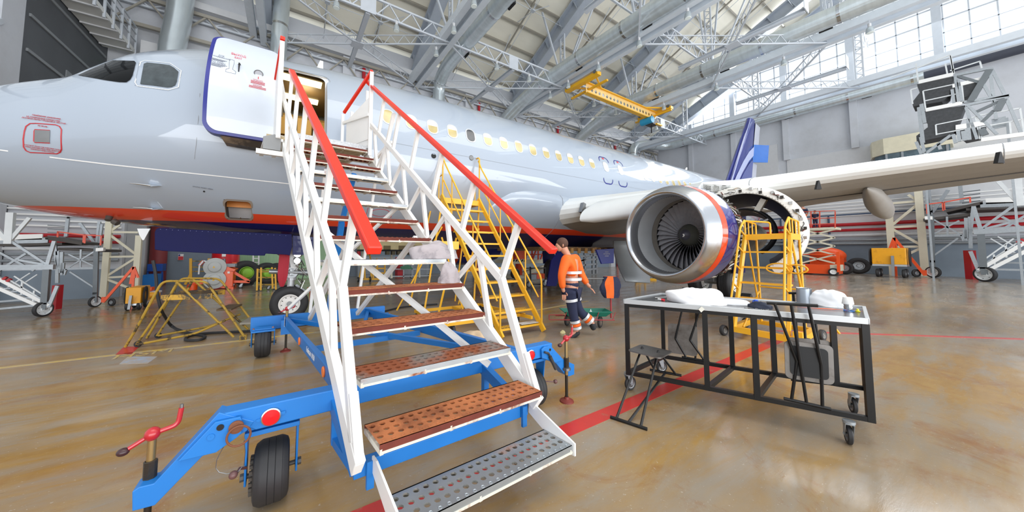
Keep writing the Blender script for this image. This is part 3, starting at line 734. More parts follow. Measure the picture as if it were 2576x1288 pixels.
# markings of the nose
rr_ = [(62, 330), (66, 318), (76, 311), (90, 310.5), (140, 314), (150, 318), (155, 326), (154, 345), (155, 376), (152, 383), (143, 387), (120, 385.5), (76, 383.5), (66, 379), (60, 370), (59, 350)]
pn = strip('probe_area_outline', rr_, .014, DRED, .006, closed=True)
patch('probe_panel', [(88, 327), (126, 328.5), (125, 359), (87, 357.5)], STEEL, .008, parent=pn)
strip('probe_panel_border', [(126, 328), (88, 326), (86.5, 330), (85.5, 355), (88, 358.5), (126, 360)], .012, DRED, .007, parent=pn)
def skintext(s, px_, py_, size, m, par=None):
    p = on_skin(px_, py_); q = on_skin(px_ + 6, py_ + .9); u = on_skin(px_, py_ - 6); return text('skin_lettering', s, p, q - p, u - p, size * .8, m, par or AIR, lift=.008)
skintext('ПРИЁМНИК ДАВЛЕНИЯ', 118, 295, .035, DRED); skintext('НЕ ПОВРЕЖДАЯ ОТВЕРСТИЙ', 110, 299.5, .033, DRED)
skintext('ДОЛЖНА БЫТЬ ГЛАДКОЙ И ЧИСТОЙ', 112, 304, .033, DRED); skintext('PE 90 PB', 108, 318, .035, DRED)
skintext('DO NOT PLUG OR DEFORM HOLES', 110, 371, .03, DRED); skintext('AREA WITHIN RED LINE MUST BE', 109, 375, .03, DRED); skintext('SMOOTH AND CLEAN', 108, 379, .03, DRED)
strip('seam_or_highlight', [(-60, 369), (0, 377), (140, 397), (280, 414), (420, 429), (560, 444), (700, 459), (760, 466)], .018, mat('seam_highlight', '#f4f4f2', .3), .006)  # white strip paints the highlight along the panel line
strip('skin_panel_line', [(503, 235), (499, 300), (494, 360), (489, 400)], .006, SEAM, .005)
skintext('STATIC PORT AREA', 511, 472.5, .04, GREYT); 
MB().lathe(on_skin(513.5, 481.5, .004), (0, -1, -.4), [(0, .001), (0, .016)], 12).build('static_port', DARK, AIR)
# pitot probes
for (x0, y0), (x1, y1), (x2, y2) in (((357, 468.5), (381, 469), (402, 467)), ((366, 529.5), (388, 529), (406, 524.5))):
    b = on_skin(x2, y2); d = V((-1, 0, 0)); o = V((0, -.12, -.03)); e = b + o
    m = MB().prism([b + V((.03, 0, .0)), b + V((-.13, 0, .01)), e + V((-.16, 0, 0)), e + V((-.08, 0, -.015))], (0, .01, .014)); m.tube([e + V((-.08, 0, 0)), e + V((-.22, 0, .01)), e + V((-.32, 0, .012))], [.011, .011, .006], 8)
    m.build('pitot_probe', CHROME, AIR)
# open access hatch
hm = ringpatch('hatch_frame', (HX0 + HX1) / 2, (HZ0 + HZ1) / 2, .455, .36, .07, .40, .30, .07, mat('hatch_rim', '#8c8177', .4), .003)
p00, p10, p01, p11 = skin(HX0, HZ0), skin(HX1, HZ0), skin(HX0, HZ1), skin(HX1, HZ1); dv = V((0, .38, .06))
MB().quad(p00 + dv, p10 + dv, p11 + dv, p01 + dv).build('hatch_bay_back', mat('hatch_bay_white', '#e9e4e2', .5), hm, smooth=0)
m = MB()
for a, b in ((p00, p10), (p10, p11), (p00, p01)): m.quad(a, b, b + dv, a + dv)
m.build('hatch_bay_wall', mat('hatch_bay_dark', '#4e4034', .6), hm, smooth=0)
MB().quad(p01, p11, p11 + dv, p01 + dv).quad(p01 + dv * .97 + V((0, 0, -.15)), p11 + dv * .97 + V((0, 0, -.15)), p11 + dv * .97, p01 + dv * .97).build('hatch_bay_top', mat('hatch_bay_orange_light', '#d98a34', .5), hm, smooth=0)  # amber colour paints the orange light inside the bay
for px_ in (572, 605): MB().cyl(on_skin(px_, 548.5, .0), on_skin(px_, 548.5, .02), .011, 10).build('hatch_latch', CHROME, hm)
# passenger windows
PANE = mat('cabin_window_pane', '#bfae78', .12, var=.25, scale=2.5, coat=.5); PANED = mat('dark_cabin_window_pane', '#4a4d50', .1, var=.2, scale=5)
SHADE = mat('lowered_window_shade', '#fbf7e8', .35); WFR = mat('window_frame_ring', '#c9ccd0', .3, metal=.4)
wx0 = 1.834; wz = 4.632
wins = [(wx0 + .533 * i, wz) for i in range(14)] + [(wx0 + .533 * (i + 1.0), wz) for i in range(18, 33)]
for i, (x, z) in enumerate(wins):
    fr_ = ringpatch('cabin_window', x, z, .285, .39, .125, .235, .34, .105, WFR, .004)
    patch('window_pane', [(x + a, z + b) for a, b in rrect(.237, .342, .106, 4)], PANED if i == 4 else PANE, .002, .1, False, fr_)
    if i != 4 and i < 14:
        k = (.02, .16, .15, .13, 0, .12, .11, .05, .06, .12, .10, .13, .12, .13)[i]
        if k > .03: patch('window_shade', [(x + a, max(z + b, z + .171 - k)) for a, b in rrect(.225, .335, .1, 4)], SHADE, .0035, .12, False, fr_)
# overwing exits outlined in navy
for k, x in enumerate((wx0 + .533 * 14.4, wx0 + .533 * 16.0)):
    o_ = strip('emergency_exit', [(x + a, wz - .13 + b) for a, b in rrect(.50, 1.02, .15, 6)], .035, NAVYT, .006, False, closed=True)
    f_ = ringpatch('exit_window', x, wz, .285, .39, .125, .235, .34, .105, WFR, .004, o_)
    patch('window_pane', [(x + a, wz + b) for a, b in rrect(.237, .342, .106, 4)], SHADE, .002, .1, False, o_)
    patch('exit_sign', [(x - .05, wz + .29), (x + .05, wz + .29), (x + .05, wz + .35), (x - .05, wz + .35)], REDT, .006, .1, False, o_)
strip('seam_or_highlight', [(2.0 + .8 * i, 4.02) for i in range(16)], .006, SEAM, .004, False)
for px_, py_, rr in ((1091, 392, .05), (1186, 397, .055)):
    q = on_skin(px_, py_, .003); MB().lathe(q, (0, -1, .1), [(0, .001), (0, rr), (.006, rr * 1.15), (0, rr * 1.25)], 20).build('vent_port', DARK if px_ < 1100 else STEEL, AIR)
# aerials and masts
a_ = skin(1.1, 6.05); MB().prism([V((.40, YC, 6.0)), V((.64, YC, 6.0)), V((.63, YC, 6.50)), V((.56, YC, 6.50))], (0, .03, 0)).build('blade_aerial', WHITE, AIR)
MB().prism([V((19, YC, 6.08)), V((19.4, YC, 6.08)), V((19.5, YC, 6.5)), V((19.4, YC, 6.5))], (0, .03, 0)).build('blade_aerial', WHITE, AIR)
q = on_skin(276, 545); MB().cyl(q + V((0, 0, .02)), q + V((0, -.05, -.07)), .045, 14).cyl(q + V((.06, -.03, -.08)), q + V((.12, -.05, -.12)), .05, 10).build('drain_mast', mat('dark_metal', '#4b4742', .5), AIR)
# wing-to-body fairing bulge
FX = [4.55, 4.65, 4.9, 5.3, 5.8, 6.4, 7.2, 8.2, 9.5, 11, 13, 15, 17]; FT = [2.35, 2.75, 3.05, 3.28, 3.38, 3.40, 3.38, 3.30, 3.22, 3.2, 3.2, 3.0, 2.6]; FB = [.0, .03, .10, .20, .28, .33, .36, .38, .4, .4, .4, .3, .05]
rows = []
for x, t_, b_ in zip(FX, FT, FB):
    r_ = [skin(x, t_, -.03)]
    for i in range(1, 15):
        f = i / 14; z = t_ + (1.72 - t_) * f; base = skin(x, max(z, 1.95), 0); bul = b_ * math.sin(math.pi * min(1, f * 1.15) ** .75 * .62) ** .8
        r_.append(V((x, base.y - bul if f < .8 else base.y - bul + (f - .8) * 3.2, z)))
    r_.append(V((x, YC, 1.70))); rows.append(r_)
fa = MB().grid(rows).build('wing_root_fairing', PEARL, AIR, smooth=50)
MB().tube([rows[i][0] + V((0, -.012, .0)) for i in range(len(FX))], .012, 6).build('fairing_seal', SEAM, fa)
MB().tube([rows[6][j] + V((0, -.006, 0)) for j in range(13)], .006, 6).build('fairing_seam', SEAM, fa)

# ---------------------------------------------------------------- wing
def xle(s): return XN + 12.1 + .51 * (s - 1.98)
def chord(s): return 6.3 + (3.9 - 6.3) * min(1, (s - 1.98) / 4.4) if s < 6.38 else 3.9 + (1.5 - 3.9) * (s - 6.38) / 10.7
def zw(s): return 3.10 + .082 * (s - 6)
AF = [(1, 0), (.75, .035), (.5, .062), (.3, .07), (.15, .062), (.07, .048), (.025, .03), (.006, .015), (0, 0), (.006, -.016), (.025, -.03), (.07, -.042), (.15, -.05), (.3, -.055), (.5, -.05), (.75, -.025), (1, -.004)]
def wing_sections(ss, sgn):
    rows = []
    for s in ss:
        c = chord(s); k = 1.0 + .35 * max(0, (6 - s) / 4)
        rows.append([V((xle(s) + c * u, YC - sgn * s, zw(s) + .12 + c * 1.02 * k * v - .05 * c * u)) for u, v in AF])
    return rows
wr = wing_sections((1.2, 2, 3, 4, 5, 6.4, 8, 9.25, 11, 13, 15, 17), 1)
wm = MB(); nn_ = len(AF)
for i in range(len(wr) - 1):
    for j in range(nn_ - 1):
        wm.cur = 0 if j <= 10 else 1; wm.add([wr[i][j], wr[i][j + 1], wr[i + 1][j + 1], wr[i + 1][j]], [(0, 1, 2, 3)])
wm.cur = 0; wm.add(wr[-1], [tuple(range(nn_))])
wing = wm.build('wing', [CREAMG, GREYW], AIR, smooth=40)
wf = wing_sections((1.2, 3, 6.4, 9.5, 11.6), -1); MB().grid(wf).build('far_wing', CREAMG, AIR, smooth=40)
# slat joint lines, flap edge line, flap track fairings, static plugs
for s in (6.05, 9.25):
    r_ = wing_sections((s,), 1)[0]; MB().tube([r_[j] + (r_[j] - V((r_[j].x, r_[j].y, zw(s)))).normalized() * .003 for j in range(4, 13)], .008, 5).build('slat_joint', SEAM, wing)
g1, g2 = wing_sections((3.2,), 1)[0], wing_sections((13,), 1)[0]
MB().tube([g1[14] + V((0, 0, -.006)), wing_sections((6.4,), 1)[0][14] + V((0, 0, -.006)), g2[14] + V((0, 0, -.006))], .018, 5).build('flap_gap', mat('shadow_gap', '#4c4a48', .7), wing)
def track(s, L_, w_, name='flap_track_fairing'):
    o = V((xle(s) + chord(s) * .28, YC - s, zw(s) - .12)); e = V((xle(s) + chord(s) * 1.12, YC - s, zw(s) - .52)); rows = []
    for i in range(13):
        f = i / 12; p = o.lerp(e, f); r = w_ * (math.sin(math.pi * (.001 + .995 * f)) ** .6); hgt = r * 1.25
        rows.append([p + V((0, r * math.cos(a) , hgt * math.sin(a) - (.10 if f > .3 else .05))) for a in [2 * math.pi * j / 16 for j in range(16)]])
    MB().grid(rows, True).build(name, GREYW, wing, smooth=50)
track(7.62, 3.4, .21); track(11.0, 3, .15)
for px_, py_ in ((2060, 466), (2518, 397)):
    p = pl(px_, py_, (12.0, 1.5, 2.98 if px_ < 2300 else 3.12), (0, 0, 1)); MB().prism([p + V((.00, .0, .10)), p + V((.02, -.01, .10)), p + V((.05, -.03, -.08)), p + V((-.04, .03, -.08))], (.03, .04, 0)).build('covered_pylon_lug', mat('black_cover', '#17171a', .7), wing)
# drooped inboard slat
rows = []
for s in (2.75, 3.0, 3.6, 4.4, 5.2):
    o = V((xle(s) - .42, YC - s, zw(s) - .34 + .05)); k = 1.0 if s > 2.8 else .6
    prof_ = [(0, .0), (.04, .13), (.14, .25), (.32, .38), (.56, .46), (.5, .36), (.3, .18), (.2, .02), (.18, -.10), (.08, -.09), (.02, -.05)]
    rows.append([o + V((a * 1.15 * k, 0, b * 1.3 * k)) for a, b in prof_])
MB().grid(rows, True).add(rows[0], [tuple(range(11))]).build('inboard_slat', CREAMG, wing, smooth=50)
MB().bar((xle(2.6) - .1, YC - 2.6, zw(2.6) + .1), (xle(2.6) + .5, YC - 2.6, zw(2.6) - .1), .12, .3).build('slat_end_fitting', STEEL, wing)

# ---------------------------------------------------------------- fin and tailplane
FINB = mat('fin_navy_paint', '#2a3484', .25, var=.03, coat=.4); FLAGW = mat('fin_silver_band', '#b9c2e6', .3, coat=.3); FLAGB = mat('fin_mid_blue', '#55609f', .3, coat=.3)
def fin_side(x, z, sd): return V((x, YC + sd * (.22 - .012 * (z - 6)), z))
zb_, zt_ = 5.6, 11.7
def fx(z, f):
    le = 24.3 + (28.9 - 24.3) * (z - 5.9) / 5.7; te = 29.6 + (30.5 - 29.6) * (z - 5.9) / 5.7; return le + (te - le) * f
rows = []
for i in range(9):
    z = zb_ + (zt_ - zb_) * i / 8; w_ = .26 - .017 * (z - 6)
    rows.append([V((fx(z, f), YC + sd * w_ * math.sin(math.pi * min(1, f * 1.0 + .06) ** .7) ** .8, z)) for f, sd in ((0, 0), (.06, -1), (.2, -1), (.45, -1), (.72, -1), (.72, 1), (.45, 1), (.2, 1), (.06, 1))])
fin = MB().grid(rows, True).add(rows[-1], [tuple(range(9))]).build('fin', FINB, AIR, smooth=40)
def finpatch(name, pts, m, off):
    MB().prism([V((fx(z, f), YC - (.26 - .017 * (z - 6)) - off, z)) for f, z in pts], (0, .01, 0)).build(name, m, fin, smooth=0)
finpatch('flag_band', [(.09, 5.9), (.14, 6.8), (.26, 8.0), (.44, 8.9), (.70, 9.5), (.70, 8.75), (.50, 8.2), (.32, 7.2), (.2, 5.9)], FLAGW, .012)
finpatch('flag_band', [(.24, 5.9), (.36, 7.1), (.52, 7.95), (.70, 8.45), (.70, 5.9)], FLAGB, .010)
finpatch('fin_leading_edge', [(.015, 5.9), (.015, 11.5), (.05, 11.6), (.05, 5.9)], FLAGW, .02)
rd = MB()
for z0, z1, ang in ((5.9, 8.3, .0), (8.3, 9.7, -.55), (9.7, 11.5, .0)):
    a, b = V((fx(z0, .74), YC, z0)), V((fx(z1, .74), YC, z1)); e = V((1.35 * math.cos(ang), 1.35 * math.sin(ang), 0)); w_ = V((0, .13, 0))
    m = MB().add([a - w_, b - w_, b + e, a + e, a + w_, b + w_], [(0, 1, 2, 3), (4, 3, 2, 5), (1, 5, 2), (0, 3, 4)])
    m.build('rudder', mat('rudder_bright_blue', '#2f6fc6', .3, coat=.3) if ang else mat('rudder_grey', '#c3c7d4', .35), fin, smooth=0)
for sg in (-1, 1):
    MB().prism([V((27.2, YC + sg * .8, 4.95)), V((31.0, YC + sg * .8, 4.9)), V((32.2, YC + sg * 6.2, 5.45)), V((30.7, YC + sg * 6.2, 5.45))], (0, 0, .16)).build('tailplane', CREAMG, AIR, smooth=0)

# ---------------------------------------------------------------- near engine
EO = V((6.90, 3.74, 2.0)); EA = V((math.cos(-.13), math.sin(-.13), 0)); EN = V((0, 0, 1)); ES = EA.cross(EN)
SILVL = mat('polished_inlet_lip', '#c4c8ce', .22, metal=.9, var=.04)
INL = mat('inlet_liner', '#aeb1b4', .4, metal=.3, var=.08, scale=3)
def lath(prof, m, name, par, n=64, **k):
    return MB().lathe(EO, EA, prof, n, ref=(0, 0, 1)).build(name, m, par, **k)
eng = lath([(.30, .835), (.16, .84), (.07, .862), (.02, .89), (0, .92), (.012, .95), (.05, .985), (.12, 1.025), (.20, 1.06), (.28, 1.08)], SILVL, 'engine', AIR, smooth=60, label='polished silver ring of the engine inlet')
lath([(.28, 1.082), (.43, 1.098)], mat('cowl_orange', '#e2461c', .25, coat=.5, var=.03), 'orange_cowl_band', eng)
lath([(.43, 1.099), (.65, 1.10), (.80, 1.085), (.81, 1.0)], mat('cowl_navy', '#20287c', .18, coat=.7, var=.03), 'navy_cowl_band', eng)
lath([(.30, .835), (.60, .828), (.80, .83)], INL, 'inlet_liner', eng)
lath([(.80, .826), (.90, .826), (.98, .826)], mat('fan_case_ring', '#9a948a', .4, metal=.5, var=.06), 'fan_case_ring', eng)
sm = MB()
for k in range(90):
    a = 2 * math.pi * k / 90; d = EN * math.cos(a) + ES * math.sin(a); sm.ball(EO + EA * .30 + d * .833, .006, n=5, m=4)
sm.build('inlet_rivets', mat('rivet_dark', '#55585c', .5), eng)
lath([(.98, .826), (1.3, .83), (1.3, .02)], mat('fan_duct_dark', '#1b1b1d', .6), 'fan_duct', eng)
BL = mat('fan_blade_titanium', '#a2a2a8', .5, metal=.15, var=.12, scale=6)
FD = .98
spn = lath([(FD - .24, .001), (FD - .215, .055), (FD - .15, .12), (FD - .06, .215), (FD + .05, .285), (FD + .2, .30)], mat('spinner_grey', '#55564f', .35, metal=.4, var=.08), 'spinner', eng, 40)
lath([(FD - .245, .001), (FD - .22, .055), (FD - .152, .125)], mat('spinner_cap', '#474550', .35, metal=.4), 'spinner_cap', spn, 32)
sp_ = []
for i in range(22):
    a = R(20 + 300 * i / 21); r = .012 + .055 * i / 21; h = FD - .25 + .045 * (r / .06); sp_.append(EO + EA * h + (EN * math.cos(a) + ES * math.sin(a)) * r)
MB().tube(sp_, [.004 + .012 * math.sin(math.pi * min(1, i / 14)) for i in range(22)], 6).build('spinner_spiral', mat('spiral_white', '#f0f0ec', .4), spn)
bm_ = MB()
for k in range(12):
    a = 2 * math.pi * k / 12; d = EN * math.cos(a) + ES * math.sin(a); bm_.ball(EO + EA * (FD - .155) + d * .105, .007, n=6, m=4)
bm_.build('spinner_bolts', CHROME, spn)
def blade(a):
    rows = []; d = EN * math.cos(a) + ES * math.sin(a); tdir = EA.cross(d)
    for i in range(7):
        f = i / 6; r = .25 + (.815 - .25) * f; tw = R(25 + 38 * f); c = .10 + .07 * math.sin(math.pi * (.25 + .6 * f)); o = EO + EA * (FD + .06) + d * r + tdir * (.05 * math.sin(f * 3.0))
        cv = EA * math.cos(tw) + tdir * math.sin(tw); nv = d.cross(cv).normalized()
        rows.append([o - cv * c, o + nv * .012, o + cv * c, o - nv * .004])
    if r: return MB().grid(rows, True).add(rows[-1], [(0, 1, 2, 3)])
for k in range(36): blade(2 * math.pi * k / 36).build('fan_blade', BL, eng, smooth=50)
# stripped fan case, pipes and accessories behind the cowl
case = lath([(.81, 1.0), (.90, .97), (1.05, .93), (1.18, .95), (1.2, .98), (1.24, .98), (1.26, .86), (1.45, .66), (1.6, .58), (1.9, .52), (2.4, .46), (3.2, .42), (3.6, .36), (3.6, .25)], mat('engine_case', '#6d665c', .4, metal=.6, var=.2, scale=8, col2='#39322c', thr=.5), 'fan_case', eng)
PIPES = [mat('engine_pipe_steel', '#c6c6c2', .25, metal=.9, var=.1), mat('engine_pipe_brown', '#6e3a34', .45, var=.1), mat('engine_pipe_dark', '#3a3632', .45, var=.1), mat('engine_pipe_white', '#d9d6cc', .4)]
rg = random.Random(5)
for k in range(85):
    m = MB(); t0 = rg.uniform(-2.9, .35); t1 = t0 + rg.uniform(-.5, .5); h0 = rg.uniform(.95, 1.25); h1 = min(1.85, h0 + rg.uniform(.05, .65)); r0 = rg.uniform(.97, 1.02); pts = []
    for i in range(9):
        f = i / 8; t = t0 + (t1 - t0) * (f * f * (3 - 2 * f)); h = h0 + (h1 - h0) * f; rr = (r0 if h < 1.25 else r0 - min(.42, (h - 1.25) * 1.5)) + .02 * math.sin(f * 9 + k)
        pts.append(EO + EA * h + (EN * math.cos(t) + ES * -math.sin(t)) * rr)
    m.tube(pts, rg.uniform(.006, .018), 6); m.build('engine_pipe', PIPES[k % 4 if k % 5 else 0], case)
for k in range(26):
    t = rg.uniform(-2.9, .4); h = rg.uniform(.98, 1.8); rr = (1.0 if h < 1.25 else 1.0 - min(.42, (h - 1.25) * 1.5)); d = EN * math.cos(t) + ES * -math.sin(t); p = EO + EA * h + d * rr; m = MB()
    if k % 2: m.cyl(p - EA * .05, p + EA * .06, rg.uniform(.025, .05), 10)
    else: m.bar(p - EA * .05, p + EA * .05, rg.uniform(.05, .09), rg.uniform(.05, .08), d)
    m.build('engine_accessory', PIPES[(0, 2, 3)[k % 3]], case)
# pylon with its open slotted fairing
pyl = MB().prism([EO + EA * .95 + EN * 1.0, EO + EA * 1.2 + EN * 1.22, EO + EA * 2.6 + EN * 1.42, EO + EA * 4.4 + EN * 1.3, EO + EA * 4.2 + EN * .75, EO + EA * 1.4 + EN * .85], ES * .4)
pyo = pyl.build('pylon', CREAMG, AIR)
for v in pyo.data.vertices: v.co -= ES * .2
m = MB()
for k in range(4): m.box(tuple(EO + EA * (1.25 + .33 * k) + EN * (1.02 + .02 * k) + V((0, -.24, 0))), tuple(EO + EA * (1.50 + .33 * k) + EN * (1.16 + .03 * k) + V((0, -.2, 0))))
m.build('pylon_slot', DARK, pyo, smooth=0)
for k in range(6):
    MB().tube([EO + EA * 1.1 + EN * (1.02 + .028 * k) + V((0, -.27, 0)), EO + EA * 2.5 + EN * (1.07 + .035 * k) + V((0, -.27, 0))], .009, 6).build('pylon_pipe', PIPES[0], pyo)
MB().tube(arc(EO + EA * 1.15, EN, -ES, .985, -15, 75, 14), .03, 8).build('bleed_duct', PIPES[1], case)
# thrust reverser half swung open: white ring seen from the front, dark duct inside
RO = V((8.55, 2.83, 2.06)); RA = V((math.cos(.22), math.sin(.22), 0)); RSd = RA.cross(EN)
A0, A1 = R(-110), R(150)
def rl(prof, m, name, par, n=56, a0=A0, a1=A1): return MB().lathe(RO, RA, [(h_, r_ * 1.03) for h_, r_ in prof], n, ref=(0, 0, 1), a0=a0, a1=a1).build(name, m, par, smooth=50)
WR = mat('reverser_white', '#e8e6e0', .35, metal=.15, var=.04)
rev = rl([(.02, .825), (0, .84), (0, .98), (.03, 1.01), (.25, 1.03), (.9, .98), (1.5, .82)], WR, 'thrust_reverser', AIR)
rl([(.0, .825), (.02, .818), (.06, .818)], DARK, 'reverser_seal', rev)
DD = mat('reverser_duct_dark', '#26272a', .45, metal=.3, var=.15, scale=3)
rl([(.05, .822), (.5, .80), (1.2, .72), (1.5, .70)], DD, 'reverser_duct', rev)
rl([(.15, .48), (.12, .50), (.15, .52), (.5, .56), (1.3, .5)], DD, 'core_cowl', rev, 40)
rl([(.15, .48), (.5, .49), (1.3, .45)], mat('core_cowl_inside', '#9a9a98', .4, metal=.4), 'core_cowl_lining', rev, 40)
for t in (R(28), R(-38)):
    d = EN * math.cos(t) + RSd * math.sin(t); MB().bar(RO + RA * .35 + d * .51, RO + RA * .30 + d * .83, .10, .34, RA).build('duct_strut', mat('strut_grey', '#b7b6b0', .4), rev)
d = EN * math.cos(R(60)) + RSd * math.sin(R(60)); MB().bar(RO + RA * .05 + d * .51, RO + RA * .05 - RSd * .3 - EN * .12, .035).build('hold_open_rod', STEEL, rev)
for k in range(34):
    t0 = R(rg.uniform(-60, 130)); t1 = t0 + R(rg.uniform(-14, 14)); pts = []
    r0, r1 = rg.uniform(.90, 1.0), rg.uniform(.90, 1.0)
    for i in range(7):
        f = i / 6; t = t0 + (t1 - t0) * f; pts.append(RO - RA * (.012 + .012 * math.sin(f * 3.1)) + (EN * math.cos(t) + RSd * math.sin(t)) * (r0 + (r1 - r0) * f + .012 * math.sin(f * 8 + k)))
    MB().tube(pts, rg.uniform(.005, .010), 5).build('reverser_pipe', PIPES[(0, 1, 2, 0, 0)[k % 5]], rev)
for k in range(16):
    t = R(-55 + 11 * k); p = RO - RA * .02 + (EN * math.cos(t) + RSd * math.sin(t)) * rg.uniform(.90, 1.0)
    MB().bar(p - EN * .03, p + EN * .03, .05, .03).build('reverser_latch', PIPES[(0, 2)[k % 2]], rev)
m = MB()
for k in range(70):
    t = A0 + (A1 - A0) * k / 69; m.ball(RO - RA * .002 + (EN * math.cos(t) + RSd * math.sin(t)) * .875, .007, n=5, m=4)
m.build('reverser_rivets', STEEL, rev)
# far engine
FO = V((6.56, YC + 5.75, 1.95))
fe = MB().lathe(FO, (1, 0, 0), [(.5, .8), (.1, .83), (0, .91), (.1, 1.0), (.4, 1.08)], 40).build('far_engine', SILVL, AIR)
MB().lathe(FO, (1, 0, 0), [(.4, 1.08), (.62, 1.09)], 40).build('orange_cowl_band', mat('cowl_orange', '#e2461c'), fe)
MB().lathe(FO, (1, 0, 0), [(.62, 1.09), (1.6, 1.08), (3.2, .85), (3.2, .3)], 40).build('navy_cowl_band', mat('cowl_navy', '#20287c'), fe)
MB().prism([FO + V((1.2, -.2, 1.0)), FO + V((4.2, -.2, 1.2)), FO + V((4.2, -.2, .6)), FO + V((1.6, -.2, .7))], (0, .4, 0)).build('far_pylon', CREAMG, fe)

# ---------------------------------------------------------------- landing gear
def gear_wheel(c, rad, wid, par, holes=10):
    return wheel(par, c, (0, 1, 0), rad, wid, .56, 4, mat('wheel_rim_white', '#eceae6', .4, var=.02), 'wheel', holes, .1)
NGX = XN + 5.07
ng = MB().cyl((NGX, YC, .38), (NGX + .02, YC, .95), .075, 16).cyl((NGX + .02, YC, .9), (NGX + .06, YC, 1.95), .11, 18).build('nose_gear', mat('gear_grey', '#c4c6c8', .35, metal=.3), AIR)
MB().cyl((NGX, YC - .34, .38), (NGX, YC + .34, .38), .06, 14).build('axle', STEEL, ng)
for s in (-1, 1): gear_wheel((NGX, YC + s * .25, .38), .385, .22, ng)
GM = mat('gear_fitting', '#9fa2a4', .35, metal=.6, var=.1)
MB().cyl((NGX + .02, YC - .14, 1.08), (NGX + .02, YC + .14, 1.08), .13, 18).lathe((NGX + .02, YC, .98), (0, 0, 1), [(0, .12), (.04, .15), (.18, .15), (.22, .12)], 20).build('steering_collar', GM, ng)
MB().cyl((NGX - .42, YC - .1, 1.12), (NGX + .5, YC - .1, 1.06), .055, 14).cyl((NGX + .2, YC - .1, 1.08), (NGX + .52, YC - .1, 1.055), .07, 12).build('steering_actuator', GM, ng)
MB().prism([V((NGX - .10, YC - .16, 1.75)), V((NGX + .16, YC - .16, 1.78)), V((NGX + .14, YC - .16, 1.15)), V((NGX + .0, YC - .16, 1.2)), V((NGX - .05, YC - .16, 1.45)), V((NGX - .22, YC - .16, 1.5))], (0, .08, 0)).build('drag_brace_fitting', mat('gear_white', '#dedfdd', .35), ng)
MB().bar((NGX + .12, YC, .78), (NGX + .34, YC, .60), .1, .05).bar((NGX + .34, YC, .6), (NGX + .08, YC, .40), .08, .05).build('torque_link', GM, ng)
for z, y, r in ((1.36, .18, .07), (1.52, .14, .08), (1.52, -.12, .08), (1.3, -.16, .05)):
    MB().lathe((NGX + .12, YC - y - .1, z), (-.3, -1, 0), [(0, .001), (0, r), (-.08, r * 1.1), (-.12, .02)], 16).build('taxi_light', CHROME, ng)
for k in range(12):
    m = MB(); x = NGX + rg.uniform(.08, .3); z = rg.uniform(.8, 1.7); m.tube([V((x, YC - .2, z)), V((x + rg.uniform(-.1, .15), YC - .25, z + rg.uniform(-.2, .1))), V((x + rg.uniform(-.1, .2), YC - .15, z + rg.uniform(-.3, .2)))], .012, 6); m.build('gear_hose', PIPES[(0, 2)[k % 2]], ng)
for x_ in (-.18, .38): MB().box((NGX + x_, YC - .17, 1.10), (NGX + x_ + .05, YC - .155, 1.17)).build('red_tag_plate', REDT, ng)
rb = MB(); 
rows = []
for i in range(9):
    z = 1.95 - 1.18 * i / 8; w_ = .075 + .03 * math.sin(i * .35); x = -.045 + .012 * math.sin(i * .6); w_ = w_ if i < 7 else w_ * (.9, .4)[i - 7]
    rows.append([V((x - w_, YC - .22, z)), V((x, YC - .26, z)), V((x + w_, YC - .22, z)), V((x, YC - .19, z))])
tag_ = MB().grid(rows, True).build('warning_streamer', mat('red_streamer', '#b52638', .6, var=.08), AIR, label='red cloth streamer hanging by the nose wheel')
NB = mat('gear_door_blue', '#0a0e48', .55, var=.06)
d0 = pY(388, 600, 8.30); d1 = pY(735, 600, 8.30)
def gdoor(px0, px1, pts, Y, name, m):
    P_ = [pY(x, y, Y) for x, y in pts]; MB().prism(P_, (0, .05, 0)).build(name, m, AIR, smooth=0, bevel=.008)
gdoor(0, 0, [(389, 584), (392, 577), (399, 573), (410, 573), (560, 581), (734, 589), (735, 620), (729, 643), (722, 641), (668, 638), (666, 643), (640, 643), (408, 631), (389, 628)], 8.30, 'nose_gear_door', NB)
gdoor(0, 0, [(736, 592), (790, 596), (789, 642), (736, 641)], 8.34, 'nose_gear_door', mat('gear_door_navy', '#131a52', .3, coat=.3))
m = MB()
for k in range(22): m.ball(pY(404 + 15 * k, 577 + .75 * k, 8.30) + V((0, -.004, 0)), .006, n=5, m=4)
m.build('gear_door_rivets', mat('rivet_pale', '#8f97c8', .4), AIR)
MB().prism([pY(x, y, 8.6) for x, y in ((345, 575), (350, 590), (358, 604), (362, 604), (378, 575))], (0, .03, 0)).build('nose_gear_bay_door', CREAMG, AIR, smooth=0)
MB().bar((NGX - .75, YC - .2, 1.9), (NGX + .0, YC, 1.35), .07).build('drag_strut', GM, ng)
for sgn in (-1, 1):
    y0 = YC + sgn * 3.8; MX = 12.85
    mg = MB().cyl((MX, y0, .56), (MX, y0, 1.3), .12, 16).cyl((MX, y0, 1.2), (MX, y0, 3.0), .17, 16).cyl((MX, y0 - .62, .57), (MX, y0 + .62, .57), .1, 12).bar((MX, y0, 1.7), (MX, y0 - sgn * 1.7, 2.5), .12).build('main_gear', GM, AIR)
    for s in (-1, 1): gear_wheel((MX, y0 + s * .46, .58), .58, .42, mg)
    MB().prism([V((MX - .5, y0 + sgn * .8, 2.95)), V((MX + .5, y0 + sgn * .8, 2.95)), V((MX + .45, y0 + sgn * .72, .9)), V((MX - .45, y0 + sgn * .72, .9))], (0, sgn * .04, 0)).build('main_gear_leg_door', NB, mg, smooth=0)
